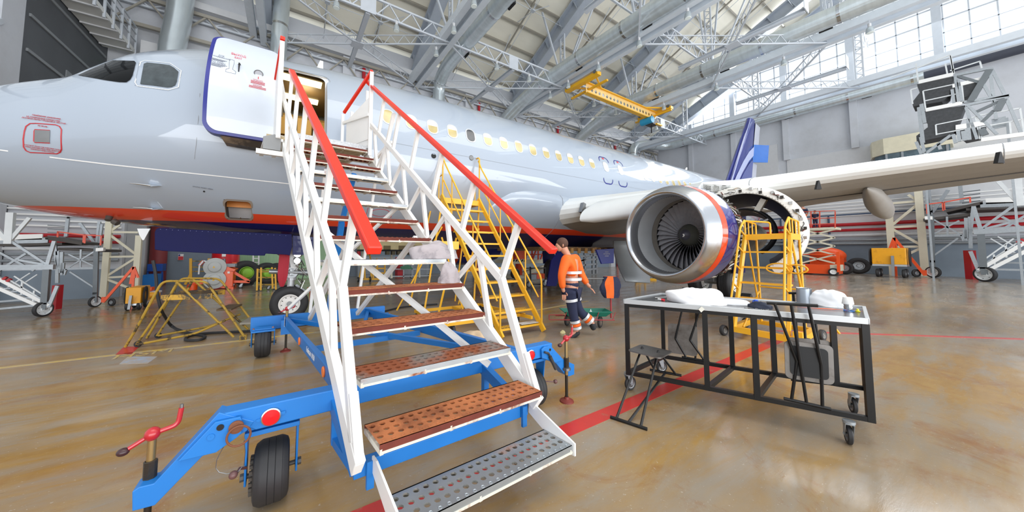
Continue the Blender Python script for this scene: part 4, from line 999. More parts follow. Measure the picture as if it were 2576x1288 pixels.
# belly doors and the open bay seen behind the mechanic
gdoor(0, 0, [(1400, 640), (1416, 605), (1424, 640), (1400, 720), (1376, 720), (1388, 655)], 6.9, 'belly_door', NB)
gdoor(0, 0, [(1500, 628), (1545, 625), (1544, 662), (1514, 664)], 6.6, 'belly_placard_panel', mat('placard_blue', '#20309a', .35))
p = pY(1528, 640, 6.58); 
for k, s_ in enumerate(('CAUTION', 'DOOR SAFETY PIN', 'INSTALLED')): text('placard_lettering', s_, pY(1526, 634 + 5 * k, 6.595), UX, V((0, 0, 1)), .04, WHITE, AIR)
rows = []
for i in range(9):
    f = i / 8; a = pY(1545 + 30 * f * f, 606 + 100 * f, 6.9 - .9 * f * f); b = pY(1630 + 6 * f, 606 + 104 * f, 6.9 - .9 * f * f); rows.append([a, a.lerp(b, .5), b])
gb = MB().grid(rows).build('main_gear_bay_door', mat('bay_door_grey', '#a6acb0', .4, metal=.2, var=.05), AIR, smooth=60)
so = gb.modifiers.new('thickness', 'SOLIDIFY'); so.thickness = .05
MB().box((7.2, YC - 1.6, 1.62), (10.5, YC + 1.6, 1.76)).build('open_belly_bay', mat('bay_primer', '#6c5236', .6, col2='#c98a3c', thr=.6, var=.15), AIR)
m = MB()
for k in range(9): m.bar((7.3 + .35 * k, YC - 1.62, 1.55), (7.3 + .35 * k, YC - 1.62, 1.72), .1, .06)
m.build('bay_rib', mat('bay_rib_tan', '#c79a5c', .5), AIR)
# ================================================================ THE PASSENGER STAIRS
ST = thing('mobile_stairs', 'white boarding stairs with red handrails on a blue wheeled chassis', 'boarding stairs', (1.0, 3.6, 0))
_c, _s = math.cos(R(1.2)), math.sin(R(1.2))
def S(u, v, z): return V((1.673 - .116 * (v - 1.096) - (1.15 - u) * _c, v - (1.15 - u) * _s, z))
def nose(i): return 1.096 + .329 * i, .138 + .231 * i
DU = V((_c, _s, 0)); DV = V((-.116, 1, 0)).normalized()
EDGE = mat('white_step_edge', '#d9d4c6', .45, var=.05, col2='#8a4a2a', thr=.6, soft=.06, mscale=4)
def tread(i, top, front, v=None, z=None, full=True, du=0.0):
    v0, z0 = nose(i); v0 = v or v0; z0 = z or z0; W_ = 1.15; D_ = .25
    o = S(du, v0, z0); m = MB()
    if full:
        m.perforated(o + DV * .045, DU * W_, DV * (D_ - .06), 20, 3, .31, (0, 0, -.012))
        m.quad(o, o + DU * W_, o + DU * W_ + DV * .045, o + DV * .045).quad(o + DV * (D_ - .015), o + DU * W_ + DV * (D_ - .015), o + DU * W_ + DV * D_, o + DV * D_)
        for k in range(22): m.lathe(o + DU * (.03 + .052 * k) + DV * .022 + V((0, 0, .001)), (0, 0, 1), [(0, .012), (.002, .010), (-.004, .006)], 8)
    else:
        m.perforated(o, DU * W_, DV * D_, 16, 3, .3, (0, 0, -.01))
    t = m.build('step', top, ST, smooth=0)
    f = MB(); f.bar(o + DV * .004 - V((0, 0, .018)), o + DU * W_ + DV * .004 - V((0, 0, .018)), .008, .036)
    f.bar(o + DV * (D_ - .004) - V((0, 0, .015)), o + DU * W_ + DV * (D_ - .004) - V((0, 0, .015)), .008, .03)
    f.build('step_lip', front, t)
    g = MB(); g.bar(o + DV * .012 - V((0, 0, .042)), o + DU * W_ + DV * .012 - V((0, 0, .042)), .03, .014); g.bar(o + DV * (D_ - .02) - V((0, 0, .034)), o + DU * W_ + DV * (D_ - .02) - V((0, 0, .034)), .03, .01)
    for u in (.01, .42, .78, 1.14): g.bar(o + DU * u - V((0, 0, .04)), o + DU * u + DV * D_ - V((0, 0, .035)), .02, .03)
    g.build('step_bracket', EDGE, t); return t
for i in range(2, 15):
    top = {2: RUST2, 3: RUST, 4: RUST2, 6: GTREAD, 9: GTREAD, 11: GTREAD}.get(i, RUST2)
    tread(i, top, {3: GTREAD, 6: GTREAD, 9: GTREAD, 11: GTREAD}.get(i, mat('dark_rust_edge', '#6d2f22', .8, var=.2, scale=12)), full=i < 12)
# fold-down bottom step
T1D = .055
t1 = tread(1, GTREAD, GTREAD, v=1.545, z=.30, du=T1D)
for u in (.03, 1.21):
    a = S(u, 1.95, .44); MB().prism([a, a + DV * -.06 + V((0, 0, .0)), S(u, 1.53, .315), S(u, 1.53, .235), S(u, 1.66, .225), S(u, 1.95, .36)], DU * .012).build('step_side_plate', WHITE, t1, smooth=0)
# side trusses, handrails
def zs(v): return .138 + .231 / .329 * (v - 1.096) - .20
def zc_(v): return 1.37 + .715 * (v - 2.28)
def zr(v): return 1.58 + .728 * (v - 1.66)
for u, nm in ((-.07, 'left'), (1.22, 'right')):
    P_ = lambda v, z, du=0: S(u + du, v, z)
    m = MB(); m.bar(P_(1.86, zs(1.86) - .02), P_(6.05, zs(6.05)), .055, .12).bar(P_(1.86, zs(1.86)), P_(2.0, .80), .05, .06)
    fr_ = m.build('side_stringer', WHITE, ST, bevel=.004)
    m = MB().bar(P_(2.28, zc_(2.28)), P_(5.9, zc_(5.9)), .055, .07).bar(P_(1.93, .56), P_(2.28, zc_(2.28)), .055, .065)
    m.build('side_chord', WHITE, fr_, bevel=.004)
    for k in range(6):
        b, a, b2 = 2.42 + .60 * k, 2.60 + .60 * k, 3.02 + .60 * k
        MB().bar(P_(b, zs(b)), P_(a, zc_(a)), .042).build('truss_web', WHITE, fr_)
        if b2 < 6: MB().bar(P_(a, zc_(a)), P_(b2, zs(b2)), .038).build('truss_web', WHITE, fr_)
    sg = -1 if u < 0 else 1
    rt_ = 6.15 if u > 0 else 5.25
    hr = MB().bar(P_(1.70, zr(1.70), sg * .0), P_(rt_, zr(rt_), sg * .0), .075, .05).build('handrail', mat('handrail_red', '#e8321f', .3, var=.03), ST, bevel=.008)
    for k in range(7):
        b = 2.28 + .62 * k; t = b - .22
        if t < rt_ and b < 6: MB().bar(P_(b, zc_(b)), P_(max(t, 1.9), zr(max(t, 1.9)) - .02, 0), .042, .05).build('handrail_post', WHITE, hr)
# upper platform with guards
PZ = 3.46
p_ = MB(); p_.prism([S(-.05, 5.78, PZ), S(1.2, 5.78, PZ), S(1.2, 6.78, PZ), S(-.05, 6.78, PZ)], (0, 0, -.03)); plat = p_.build('platform', mat('checker_plate', '#b5b7b9', .4, metal=.6, var=.15, scale=40, bump=.3), ST)
MB().prism([S(.0, 5.77, PZ + .01), S(1.15, 5.77, PZ + .01), S(1.15, 5.77, PZ - .10), S(.0, 5.77, PZ - .10)], DV * .01).build('platform_edge', mat('checker_plate', '#b5b7b9'), plat)
m = MB()
for k in range(10): m.bar(S(-.30, 5.75 + .1 * k, PZ - .12), S(1.1, 5.75 + .1 * k, PZ - .12), .03, .05)
m.build('platform_joist', mat('tan_painted_joist', '#b7a684', .6, var=.08), plat)
m = MB()
for u in (-.30, -.12): m.bar(S(u, 5.7, PZ - .17), S(u, 6.8, PZ - .17), .06, .04)
m.build('platform_side_rail', WHITE, plat)
gl_ = MB(); gl_.prism([S(-.17, 5.62, PZ - .15), S(-.17, 5.62, 4.55), S(-.17, 5.75, 4.72), S(-.17, 6.35, 4.75), S(-.17, 6.35, PZ - .15)], DU * .03)
gl0 = gl_.build('left_guard_panel', WHITE, ST); MB().bar(S(-.16, 5.66, 3.3), S(-.16, 5.66, 4.82), .05, .06).build('guard_post', WHITE, gl0)
MB().bar(S(-.16, 5.66, 4.85), S(-.17, 6.35, 4.52), .05, .05).build('guard_top_rail', mat('handrail_red', '#e8321f'), gl0)
MB().bar(S(-.16, 5.62, 4.86), S(-.16, 5.70, 4.86), .06, .05).build('guard_cap', mat('handrail_red', '#e8321f'), gl0)
MB().bar(S(-.07, 5.9, zc_(5.9)), S(-.16, 5.66, 4.2), .05).build('guard_link', WHITE, gl0)
MB().prism([S(-.34, 5.68, PZ - .34), S(-.12, 5.68, PZ - .34), S(-.12, 5.68, PZ - .16), S(-.20, 5.68, PZ - .10), S(-.34, 5.68, PZ - .16)], DV * .06).build('hinge_block', mat('grey_block', '#8d8f90', .5), gl0)
MB().bar(S(-.42, 5.66, PZ - .40), S(-.05, 5.66, PZ - .40), .06, .07).build('hinge_beam', WHITE, gl0)
g0 = MB().bar(S(1.21, 5.78, 3.3), S(1.21, 5.78, 4.84), .055, .06).build('right_guard_post', WHITE, ST)
for k, (v, z0, z1) in enumerate(((5.95, 3.46, 4.55), (6.45, 3.46, 4.30), (6.62, 3.46, 4.28))): MB().bar(S(1.2 - .12 * k, v, z0), S(1.2 - .12 * k, v, z1), .05).build('guard_upright', WHITE, g0)
MB().bar(S(1.21, 5.76, 4.86), S(.98, 6.62, 4.32), .045, .045).build('guard_top_rail', mat('handrail_red', '#e8321f'), g0)
MB().prism([S(1.2, 5.82, 3.5), S(1.2, 5.82, 4.40), S(1.0, 6.5, 4.12), S(1.0, 6.5, 3.5)], DU * .015).build('guard_panel', WHITE, g0, smooth=0)
MB().bar(S(1.2, 5.82, 3.62), S(1.0, 6.6, 3.62), .04).bar(S(1.19, 5.8, 4.05), S(.96, 6.62, 4.10), .05).build('guard_mid_rail', WHITE, g0)
MB().bar(S(1.22, 5.25, zs(5.25) + .05), S(1.22, 4.75, 3.72), .05).bar(S(1.22, 5.8, zs(5.8) - .1), S(1.3, 5.0, 3.35), .05).build('guard_strut', WHITE, g0)
# legs and braces under the flight
for u in (.40, 1.13):
    lg = MB().bar(S(u, 3.75, zs(3.75) - .03), S(u, 5.95, .50), .05, .06).build('support_leg', WHITE, ST)
    MB().bar(S(u, 5.2, zs(5.2)), S(u, 3.0, zs(3.0) - .35) if 0 else S(u, 5.95, .6), .04).build('leg_brace', WHITE, lg)
MB().bar(S(.08, 3.85, zs(3.85)), S(1.15, 2.35, .62), .045).bar(S(1.1, 4.3, zs(4.3)), S(.1, 5.9, .7), .04).build('cross_brace', WHITE, ST)
MB().bar((.82, 5.0, 2.76), (.72, 5.4, 2.05), .06).bar((.72, 5.4, 2.05), (.66, 6.2, .5), .08).build('lift_cylinder', BLUE, ST)

# ---- blue chassis
FRB = lambda x, dy=0: 2.43 + (x + .3) * .021 + dy
ch = MB().prism([V((-.31, FRB(-.31), .655)), V((2.41, FRB(2.41), .64)), V((2.41, FRB(2.41), .515)), V((-.12, FRB(-.31), .515))], (0, .11, 0)).build('chassis_front_beam', BLUE, ST, bevel=.006)
def pyp(pts, Y, d, name, m=BLUE, par=None): return MB().prism([pY(x, y, Y) for x, y in pts], (0, d, 0)).build(name, m, par or ST, smooth=0, bevel=.004)
la = pyp([(551, 1038), (387, 1217), (349, 1226), (332, 1238), (332, 1287), (389, 1272), (508, 1149), (620, 1085), (640, 1060)], 2.425, .11, 'outrigger_arm')
pyp([(541, 1063), (605, 1049), (608, 1056), (608, 1090), (596, 1101), (543, 1139), (446, 1163)], 2.40, .022, 'outrigger_plate', par=la)
ra = pyp([(1370, 868), (1383, 867), (1418, 905), (1445, 917), (1445, 942), (1432, 947), (1422, 943), (1399, 914), (1364, 902)], FRB(2.4) - .005, .11, 'outrigger_arm')
pyp([(1363, 880), (1370, 873), (1383, 871), (1416, 906), (1399, 912), (1364, 901)], FRB(2.4) - .03, .02, 'outrigger_plate', par=ra)
def pinhole(px_, py_, Y, r, par, m, name='plate_bolt'):
    q = pY(px_, py_, Y); MB().lathe(q, (0, -1, 0), [(0, .001), (0, r), (-.004, r)], 16).build(name, m, par)
pinhole(530, 1100, 2.395, .017, la, BLUE); pinhole(554, 1076, 2.395, .017, la, DARK, 'pin_hole'); pinhole(1391, 889, 2.455, .014, ra, BLUE); pinhole(1384, 880, 2.455, .014, ra, DARK, 'pin_hole')
q = pY(594, 1076, 2.385); pin = MB().cyl(q, q + V((0, .06, 0)), .026, 14).lathe(q + V((0, .012, 0)), (0, -1, 0), [(-.01, .026), (.0, .036), (.01, .036), (.012, .026)], 16).build('locking_pin', mat('rusty_ring', '#7a4a30', .7, var=.15), la)
MB().tube([q + V((.015, -.012, -.045)) + V((.055 * math.cos(a), 0, .055 * math.sin(a))) for a in [2 * math.pi * i / 28 for i in range(28)]], .006, 8, closed=True).build('pull_ring', mat('rusty_ring', '#7a4a30', .7, var=.15), pin)
w_ = [pY(x, y, Y) for x, y, Y in ((614, 1108, 2.40), (617, 1135, 2.40), (614, 1168, 2.42), (600, 1186, 2.42), (570, 1192, 2.42), (551, 1188, 2.42), (543, 1178, 2.42), (545, 1158, 2.42), (553, 1140, 2.42), (566, 1118, 2.41))]
MB().tube(w_, .0022, 5).build('safety_wire', STEEL, la)
# red reflectors
for px_, py_, Y, par in ((682, 1047, 2.432, ch), (1334, 893, 2.475, ch)):
    q = pY(px_, py_, Y); rf = MB().lathe(q, (0, -1, 0), [(0, .052), (.014, .052), (.016, .046)], 28).build('reflector', CHROME, ST)
    MB().lathe(q, (0, -1, 0), [(.017, .001), (.015, .048), (.010, .048)], 28).build('reflector_lens', mat('red_reflector_lens', '#e2121c', .15, var=.1, scale=60, emit='#e01018', estr=.15), rf)
    MB().bar(q + V((-.075, -.004, -.008)), q + V((.075, -.004, .008)), .004, .018).build('reflector_bracket', BLUE, rf)
# jack screws
def jack(x, y, zbase, ztop, hx, full=True):
    j = MB().cyl((x, y, zbase + .28), (x, y, ztop), .019, 16).build('jack_screw', mat('worn_brass_rod', '#a58a5c', .35, metal=.7, var=.1), ST)
    MB().cyl((x, y, zbase + .02), (x, y, zbase + .30), .016, 12).build('jack_leg', mat('dark_jack_leg', '#3b362f', .4, metal=.6), j)
    n_ = 14; th = []
    for i in range(n_ * 8 + 1): a = 2 * math.pi * i / 8; th.append(V((x + .025 * math.cos(a), y + .025 * math.sin(a), zbase + .36 + .1 * i / (n_ * 8))))
    MB().tube(th, .0045, 5).build('jack_thread', mat('dark_thread', '#4b463f', .4, metal=.6), j)
    MB().lathe((x, y, zbase + .33), (0, 0, 1), [(0, .02), (0, .045), (.025, .045), (.03, .03), (.03, .02)], 8).build('jack_nut', STEEL, j)
    MB().lathe((x, y, zbase), (0, 0, 1), [(0, .001), (0, .075), (.012, .072), (.03, .03), (.05, .024), (.05, .001)], 28).build('jack_foot', mat('dark_red_jack_foot', '#7b2f25', .55, var=.15, scale=12), j)
    h = MB().ball((x, y, ztop + .01), .034, .034, .036, 16, 10)
    a = V((x, y, ztop + .01)); d = V((hx[0], hx[1], 0)).normalized()
    h.tube(rounded([a, a + d * .10 + V((0, 0, .015)), a + d * .11 + V((0, 0, .105))], .03, 5), .0125, 10)
    h.tube([a, a - d * .085 - V((0, 0, .045))], .011, 10); cr = h.build('jack_crank', mat('crank_red', '#b5202a', .3, coat=.3), j)
    MB().ball(a - d * .105 - V((0, 0, .055)), .026, .022, .02, 14, 8).build('crank_knob', mat('dark_knob', '#3d2326', .35), cr)
    MB().cyl(a + d * .11 + V((0, 0, .105)), a + d * .11 + V((0, 0, .125)), .008, 8).build('crank_tip', STEEL, cr); return j
jack(-.585, 2.50, .0, .59, (1, .15)); jack(2.60, 2.47, 0, .655, (1, .1))
jack(.045, 6.05, 0, .66, (1, -.2))
MB().box((-.03, 5.98, .28), (.12, 6.12, .50)).build('jack_sleeve', BLUE, ST)
# wheels with forks
def fork(x, y, rad, wid, ztop, side=1):
    f = MB()
    f.box((x - wid / 2 - .05, y - .09, ztop - .05), (x + wid / 2 + .05, y + .10, ztop - .022)).box((x - wid / 2 - .035, y - .075, ztop - .018), (x + wid / 2 + .035, y + .085, ztop))
    for s in (-1, 1):
        xx = x + s * (wid / 2 + .035)
        f.prism([V((xx, y - .07, ztop - .05)), V((xx, y + .08, ztop - .05)), V((xx, y + .05, rad - .04)), V((xx, y - .03, rad - .04))], (.012 * s, 0, 0))
    k = f.build('wheel_fork', BLUE, ST, bevel=.003)
    MB().cyl((x - wid / 2 - .065, y + .01, rad), (x + wid / 2 + .065, y + .01, rad), .014, 10).cyl((x - wid / 2 - .07, y + .01, rad), (x - wid / 2 - .05, y + .01, rad), .024, 8).cyl((x + wid / 2 + .05, y + .01, rad), (x + wid / 2 + .07, y + .01, rad), .024, 8).build('axle', mat('dark_metal', '#4b4742'), k)
    bl = MB()
    for dx in (-.6, .6): bl.lathe((x + dx * wid, y - .06, ztop), (0, 0, 1), [(0, .014), (.012, .014), (.014, .008), (.014, .001)], 6)
    bl.build('fork_bolt', RUST2, k)
    wheel(k, (x, y + .01, rad), (1, 0, 0), rad, wid, .5, 3, mat('dark_hub', '#4a4a4c', .5, metal=.3), 'wheel', 0, .2)
    return k
k1 = fork(-.03, 2.55, .185, .19, .515); k2 = fork(2.22, 2.60, .185, .17, .515)
fork(-.25, 5.93, .20, .2, .43); fork(1.55, 6.08, .20, .2, .43)
MB().tube([V((-.16, 2.5, .27)), V((-.19, 2.46, .30)), V((-.20, 2.42, .30))], .008, 8).ball((-.215, 2.41, .30), .022).build('brake_lever', mat('brown_knob', '#6a4a48', .4), k1)
gm = MB()
for i in range(20):
    a = 2 * math.pi * i / 20; gm.box((-.145, 2.56 + .10 * math.cos(a) - .009, .185 + .10 * math.sin(a) - .009), (-.128, 2.56 + .10 * math.cos(a) + .009, .185 + .10 * math.sin(a) + .009))
gm.build('brake_gear_teeth', mat('dark_metal', '#4b4742'), k1)
MB().tube([V((2.33, 2.52, .25)), V((2.42, 2.48, .24))], .006, 8).ball((2.44, 2.475, .24), .022).build('brake_lever', mat('brown_knob', '#6a4a48'), k2)
MB().tube([pY(x, y, 2.44) for x, y in ((1370, 886), (1380, 889), (1386, 900))], .011, 8).tube([pY(x, y, 2.44) for x, y in ((1384, 897), (1398, 928))], [.018, .018], 10).build('lever_grip', mat('dark_grip', '#3a3b3d', .5), ra)
# longitudinal rails, rear beam, braces
sr = MB().bar((.40, 2.50, .585), (.02, 6.22, .47), .055, .13).build('chassis_side_rail', BLUE, ST, bevel=.004)
q0, q1 = V((.40, 2.50, .585)), V((.02, 6.22, .47))
for f in (.16, .52):
    q = q0.lerp(q1, f) + V((-.03, 0, 0)); o_ = MB().lathe(q, (-1, -.1, 0), [(0, .045), (.008, .045), (.012, .04), (.012, .001)], 20).build('amber_reflector', mat('amber_reflector_lens', '#ef7a3a', .25, emit='#ef7a3a', estr=.1), sr)
pz_ = q0.lerp(q1, .33) + V((-.03, 0, .01)); text('rail_lettering', 'Байкал  0150', pz_, V((.1, -1, .03)), V((0, 0, 1)), .075, WHITE, sr, lift=.003)
MB().box(tuple(q0.lerp(q1, .93) + V((-.034, -.08, -.06))), tuple(q0.lerp(q1, .93) + V((-.03, .08, .08)))).build('paper_tag', WHITE, sr)
MB().bar((1.98, 2.50, .585), (1.30, 6.22, .47), .055, .13).build('chassis_side_rail', BLUE, ST, bevel=.004)
MB().prism([V((-.43, 6.16, .55)), V((1.64, 6.22, .54)), V((1.64, 6.22, .36)), V((-.43, 6.16, .34))], (0, .09, 0)).build('chassis_rear_beam', BLUE, ST, bevel=.005)
MB().bar((.10, 5.95, .50), (1.75, 3.3, .50), .05, .06).bar((1.3, 6.1, .48), (1.0, 5.0, .42), .05).build('chassis_diagonal', BLUE, ST)
MB().bar((.26, 4.2, .47), (1.6, 4.25, .47), .05, .06).build('chassis_cross_bar', BLUE, ST)
MB().bar((.2, 6.3, .45), (.72, 7.15, .16), .06, .05).bar((.72, 7.15, .16), (1.2, 6.3, .45), .06, .05).bar((.64, 7.1, .08), (.82, 7.14, .06), .1, .08).build('tow_bar', BLUE, ST)
# lower bar carrying the bottom step
lb = MB().bar(S(-.06, 1.99, .375), S(1.22, 1.99, .375), .055, .085).build('lower_bar', BLUE, ST, bevel=.004)
for u in (-.04, 1.19):
    MB().bar(S(u, 1.99, .375), S(u, 2.52, .56), .06, .09).bar(S(u, 2.46, .55), S(u, 2.46, .30), .05, .05).bar(S(u, 2.46, .32), S(u, 2.02, .36), .045, .05).build('lower_bar_strut', BLUE, lb)
for u in (.0, 1.14): MB().prism([S(u, 1.955, .42), S(u, 1.955, .27), S(u + .04, 1.955, .27), S(u + .04, 1.955, .42)], DV * -.02).build('step_hinge_lug', BLUE, lb)
hb = MB().bar(S(1.05, 2.02, .43), S(1.28, 1.98, .43), .05, .02).build('hitch_bracket', STEEL, lb)
MB().lathe(S(1.29, 1.97, .36), (0, 0, 1), [(0, .001), (0, .012), (.06, .012), (.06, .024), (.075, .024), (.075, .014), (.10, .014), (.10, .001)], 16).build('hitch_pin', STEEL, hb)
MB().ball(S(1.29, 1.97, .475), .024).build('hitch_knob', mat('dark_grip', '#3a3b3d'), hb)

# ---- cloths lying on the stairs and chassis
def cloth(name, label, cat, c, rx, ry, h, m, seed, fold=3.0, group=None, rot=0.0, nx=26, ny=20):
    """crumpled cloth heap: a folded closed surface resting on its base plane"""
    c = V(c); rows = []
    for i in range(ny + 1):
        th = math.pi * i / ny; row = []
        for j in range(nx):
            ph = 2 * math.pi * j / nx; d = V((math.sin(th) * math.cos(ph), math.sin(th) * math.sin(ph), math.cos(th)))
            k = 1 + .30 * noise.noise(d * 1.3 + V((seed, 0, 0))) + .22 * abs(noise.noise(d * fold + V((0, seed, 0)))) + .10 * noise.noise(d * fold * 2.3 + V((0, 0, seed)))
            x, y = d.x * rx * k, d.y * ry * k; z = max(0.0, d.z) ** .8 * h * k if d.z > 0 else 0.0
            row.append(c + V((x * math.cos(rot) - y * math.sin(rot), x * math.sin(rot) + y * math.cos(rot), z)))
        rows.append(row)
    o = MB().grid(rows, True).build(name, m, None, smooth=80)
    ss = o.modifiers.new('smooth', 'SUBSURF'); ss.levels = 1; ss.render_levels = 2
    return tag(o, label, cat, group)
GREYC = mat('grey_cloth', '#b3abae', .9, var=.1, scale=6, col2='#77757a', thr=.58, soft=.08, mscale=4)
v6, z6 = nose(6); v5, z5 = nose(5)
cloth('work_jacket', 'grey crumpled cloth lying on the step beside the right handrail', 'cloth', S(1.08, v6 + .12, z6 + .002), .26, .12, .17, GREYC, 3.1, 3.2, rot=R(-6))
cloth('work_glove', 'grey bundled cloth on the next lower step by the white post', 'cloth', S(1.06, v5 + .13, z5 + .002), .10, .08, .18, GREYC, 8.4, 3.6)
cloth('beige_tarp', 'beige folded cloth bundle lying on the blue chassis under the stairs', 'cloth', (1.97, 3.35, .47), .16, .26, .15, mat('beige_cloth', '#d8bd9c', .9, var=.05), 5.5, 2.0, rot=R(25))
# ================================================================ WORK TABLE WITH FOLDING SEATS
TB = thing('work_table', 'long black steel work table on casters with dark top, pale metal rim and fold-out seats', 'table', (4.2, 1.4, 0))
TF = [V((3.33, 2.22, 0)), V((4.12, .55, 0)), V((5.0, .68, 0)), V((4.23, 2.30, 0))]   # FL FR BR BL
def T(a, b, z): return (TF[0].lerp(TF[1], a)).lerp(TF[3].lerp(TF[2], a), b) + V((0, 0, z))
TE = (TF[1] - TF[0]).normalized(); TN = V((TE.y, -TE.x, 0)); TN = TN if TN.x < 0 else -TN
ZT = 1.05
rim = mat('pale_metal_rim', '#c6cacd', .35, metal=.5, var=.05); top_ = mat('dark_worn_table_top', '#56585a', .22, metal=.3, var=.12, scale=5, col2='#8b8c8c', thr=.6, soft=.15, mscale=3)
MB().prism([T(-.005, -.015, ZT), T(1.005, -.015, ZT), T(1.005, 1.015, ZT), T(-.005, 1.015, ZT)], (0, 0, -.012)).build('table_top', top_, TB, smooth=0)
m = MB()
for a, b in (((-.01, -.02), (1.01, -.02)), ((1.01, -.02), (1.01, 1.02)), ((1.01, 1.02), (-.01, 1.02)), ((-.01, 1.02), (-.01, -.02))): m.bar(T(*a, ZT - .012), T(*b, ZT - .012), .025, .05)
m.build('table_rim', rim, TB, bevel=.003)
m = MB()
for z, w_ in ((ZT - .055, .035), (.235, .04)):
    for a, b in (((0, 0), (1, 0)), ((1, 0), (1, 1)), ((1, 1), (0, 1)), ((0, 1), (0, 0))): m.bar(T(*a, z), T(*b, z), w_, w_)
for a in (.40, .61): m.bar(T(a, 0, .235), T(a, 1, .235), .04, .04)
m.build('table_frame', BLACK, TB)
for a, b in ((0, 0), (1, 0), (1, 1), (0, 1), (.40, 0), (.61, 0), (.40, 1), (.61, 1), (.88, 1)):
    MB().bar(T(a, b, .215), T(a, b, ZT - .04), .045, .045, TE).build('leg', BLACK, TB)
for (x, y), fc in (((4.06, .67), 200), ((4.86, .76), 205), ((3.44, 2.27), 170), ((4.28, 2.36), 160)):
    caster(TB, (x, y, 0), .078, .035, R(fc), .205)
def seat_out(h0, h1, f0, f1, plate, folded=False, lab=None):
    """folding seat: foot bar f0-f1, hinge bar h0-h1 on the table rail, square seat plate (4 corners)"""
    s = MB(); c = sum(plate, V()) / 4; n = (plate[1] - plate[0]).cross(plate[3] - plate[0]).normalized()
    o2 = []
    e1, e2 = (plate[1] - plate[0]), (plate[3] - plate[0]); hw_, hh_ = e1.length, e2.length
    for x, y in rrect(1, 1, .12, 4): o2.append(plate[0] + e1 * (x + .5) + e2 * (y + .5))
    s.prism(o2, n * .012); so_ = s.build('folding_seat', mat('bare_steel_seat', '#8a8886', .35, metal=.7, var=.1, scale=6, col2='#5f5853', thr=.58, soft=.1), TB, smooth=20)
    if lab: so_['label'] = lab
    if folded:
        p2 = [c + (q - c) * .78 + n * -.004 for q in o2]; MB().prism(p2, n * -.006).build('seat_backing', mat('dark_seat_backing', '#26282b', .4, metal=.2), so_, smooth=20)
    b = MB().tube([f0, f1], .014, 10).tube([h0, h1], .014, 10)
    d = (f1 - f0)
    for k in (.17, .83):
        q = c + (e1 * (k - .5) if abs(e1.normalized().dot(d.normalized())) > .6 else e2 * (k - .5)) * .75 - n * .012
        b.tube([f0 + d * k, q], .012, 8); b.tube([h0 + (h1 - h0) * k, q], .012, 8)
    b.tube([f0 + d * .5, h0.lerp(h1, .5)], .012, 8); b.build('seat_frame', BLACK, so_); return so_
seat_out(V((3.56, 2.10, .26)), V((3.69, 1.82, .26)), V((2.70, 2.00, .014)), V((2.80, 1.69, .014)), [pz(1578, 880, .52), pz(1613, 865.5, .52), pz(1692, 879, .52), pz(1661, 901, .52)], lab='folding seat swung out beside the front left caster')
def onp(px_, py_, b, off=0.0): return pl(px_, py_, T(.5, b, 0) + TN * off, TN)
seat_out(onp(1972, 1002, 0, .02), onp(2090, 1029, 0, .02), onp(1928, 762, 0, .10), onp(2057, 769, 0, .10), [onp(1973, 856, 0, .03), onp(2096, 870, 0, .03), onp(2097, 972, 0, .03), onp(1976, 950, 0, .03)], True, 'folding seat folded up against the front of the table')
seat_out(onp(1715, 898, 1, -.02), onp(1785, 910, 1, -.02), onp(1716, 725, 1, -.05), onp(1790, 730, 1, -.05), [onp(1680, 813, 1, -.01), onp(1754, 820, 1, -.01), onp(1757, 893, 1, -.01), onp(1681, 887, 1, -.01)], False, 'folding seat folded up at the back of the table')
seat_out(onp(1990, 955, 1, -.02), onp(2080, 965, 1, -.02), onp(1984, 737, 1, -.05), onp(2052, 738, 1, -.05), [onp(1980, 848, 1, -.01), onp(2092, 858, 1, -.01), onp(2096, 955, 1, -.01), onp(1984, 945, 1, -.01)], False, 'folding seat at the back right of the table')
MB().prism([onp(x, y, -.03, .012) for x, y in ((1765, 771), (1773, 778), (1764, 786), (1757, 778))], TN * .002).build('paper_tag', mat('paper_tag', '#e9e8dc', .8), TB, smooth=0)
# things on the table top
WC = mat('white_cloth', '#f4f4f6', .9, var=.02)
zt = ZT + .001
def ontop(x, y): return pz(x, y, zt)
q = ontop(1752, 762); cloth('cleaning_rag', 'large crumpled white rag heaped on the left half of the work table', 'rag', q, .17, .26, .17, WC, 2.2, 3.4, rot=R(25))
q = ontop(1822, 764); cloth('cleaning_rag', 'flatter trailing white rag lying beside the heap, toward the red marker', 'rag', q, .09, .22, .055, WC, 6.1, 4, rot=R(28))
q = ontop(2086, 769); cloth('plastic_bag', 'crumpled white plastic bag beside the metal can on the table', 'bag', q, .12, .15, .17, mat('white_plastic_bag', '#f1f3f6', .35, var=.03, col2='#b9c6dc', thr=.66, soft=.05, mscale=12), 9.3, 4, rot=R(10))
q = ontop(2057, 766); cloth('cleaning_rag', 'small white rag tucked between the metal can and the plastic bag', 'rag', q, .06, .07, .05, WC, 4.7, 3)
def canlike(name, label, cat, q, r, h, m, prof=None):
    t = thing(name, label, cat, q); MB().lathe(q, (0, 0, 1), prof or [(0, .001), (0, r), (h, r)], 28).build('body', m, t); return t
q = ontop(2024, 764); cn = canlike('metal_can', 'tall bare metal can without lid standing on the table', 'can', q, .062, .165, mat('can_metal', '#aab3bd', .35, metal=.5, var=.04))
MB().lathe(q, (0, 0, 1), [(.165, .062), (.172, .065), (.168, .058), (.158, .056), (.156, .001)], 28).build('can_rim', CHROME, cn)
MB().box(tuple(q + V((-.03, -.067, .0))), tuple(q + V((-.024, -.06, .165)))).build('can_seam', STEEL, cn)
q = ontop(2134, 781); cu_ = canlike('steel_cup', 'small ribbed steel cup with a white paper cup upside down on it', 'cup', q, .03, .07, CHROME, [(0, .001), (0, .031), (.012, .031), (.014, .029), (.024, .029), (.026, .031), (.038, .031), (.04, .029), (.05, .029), (.052, .031), (.062, .031)])
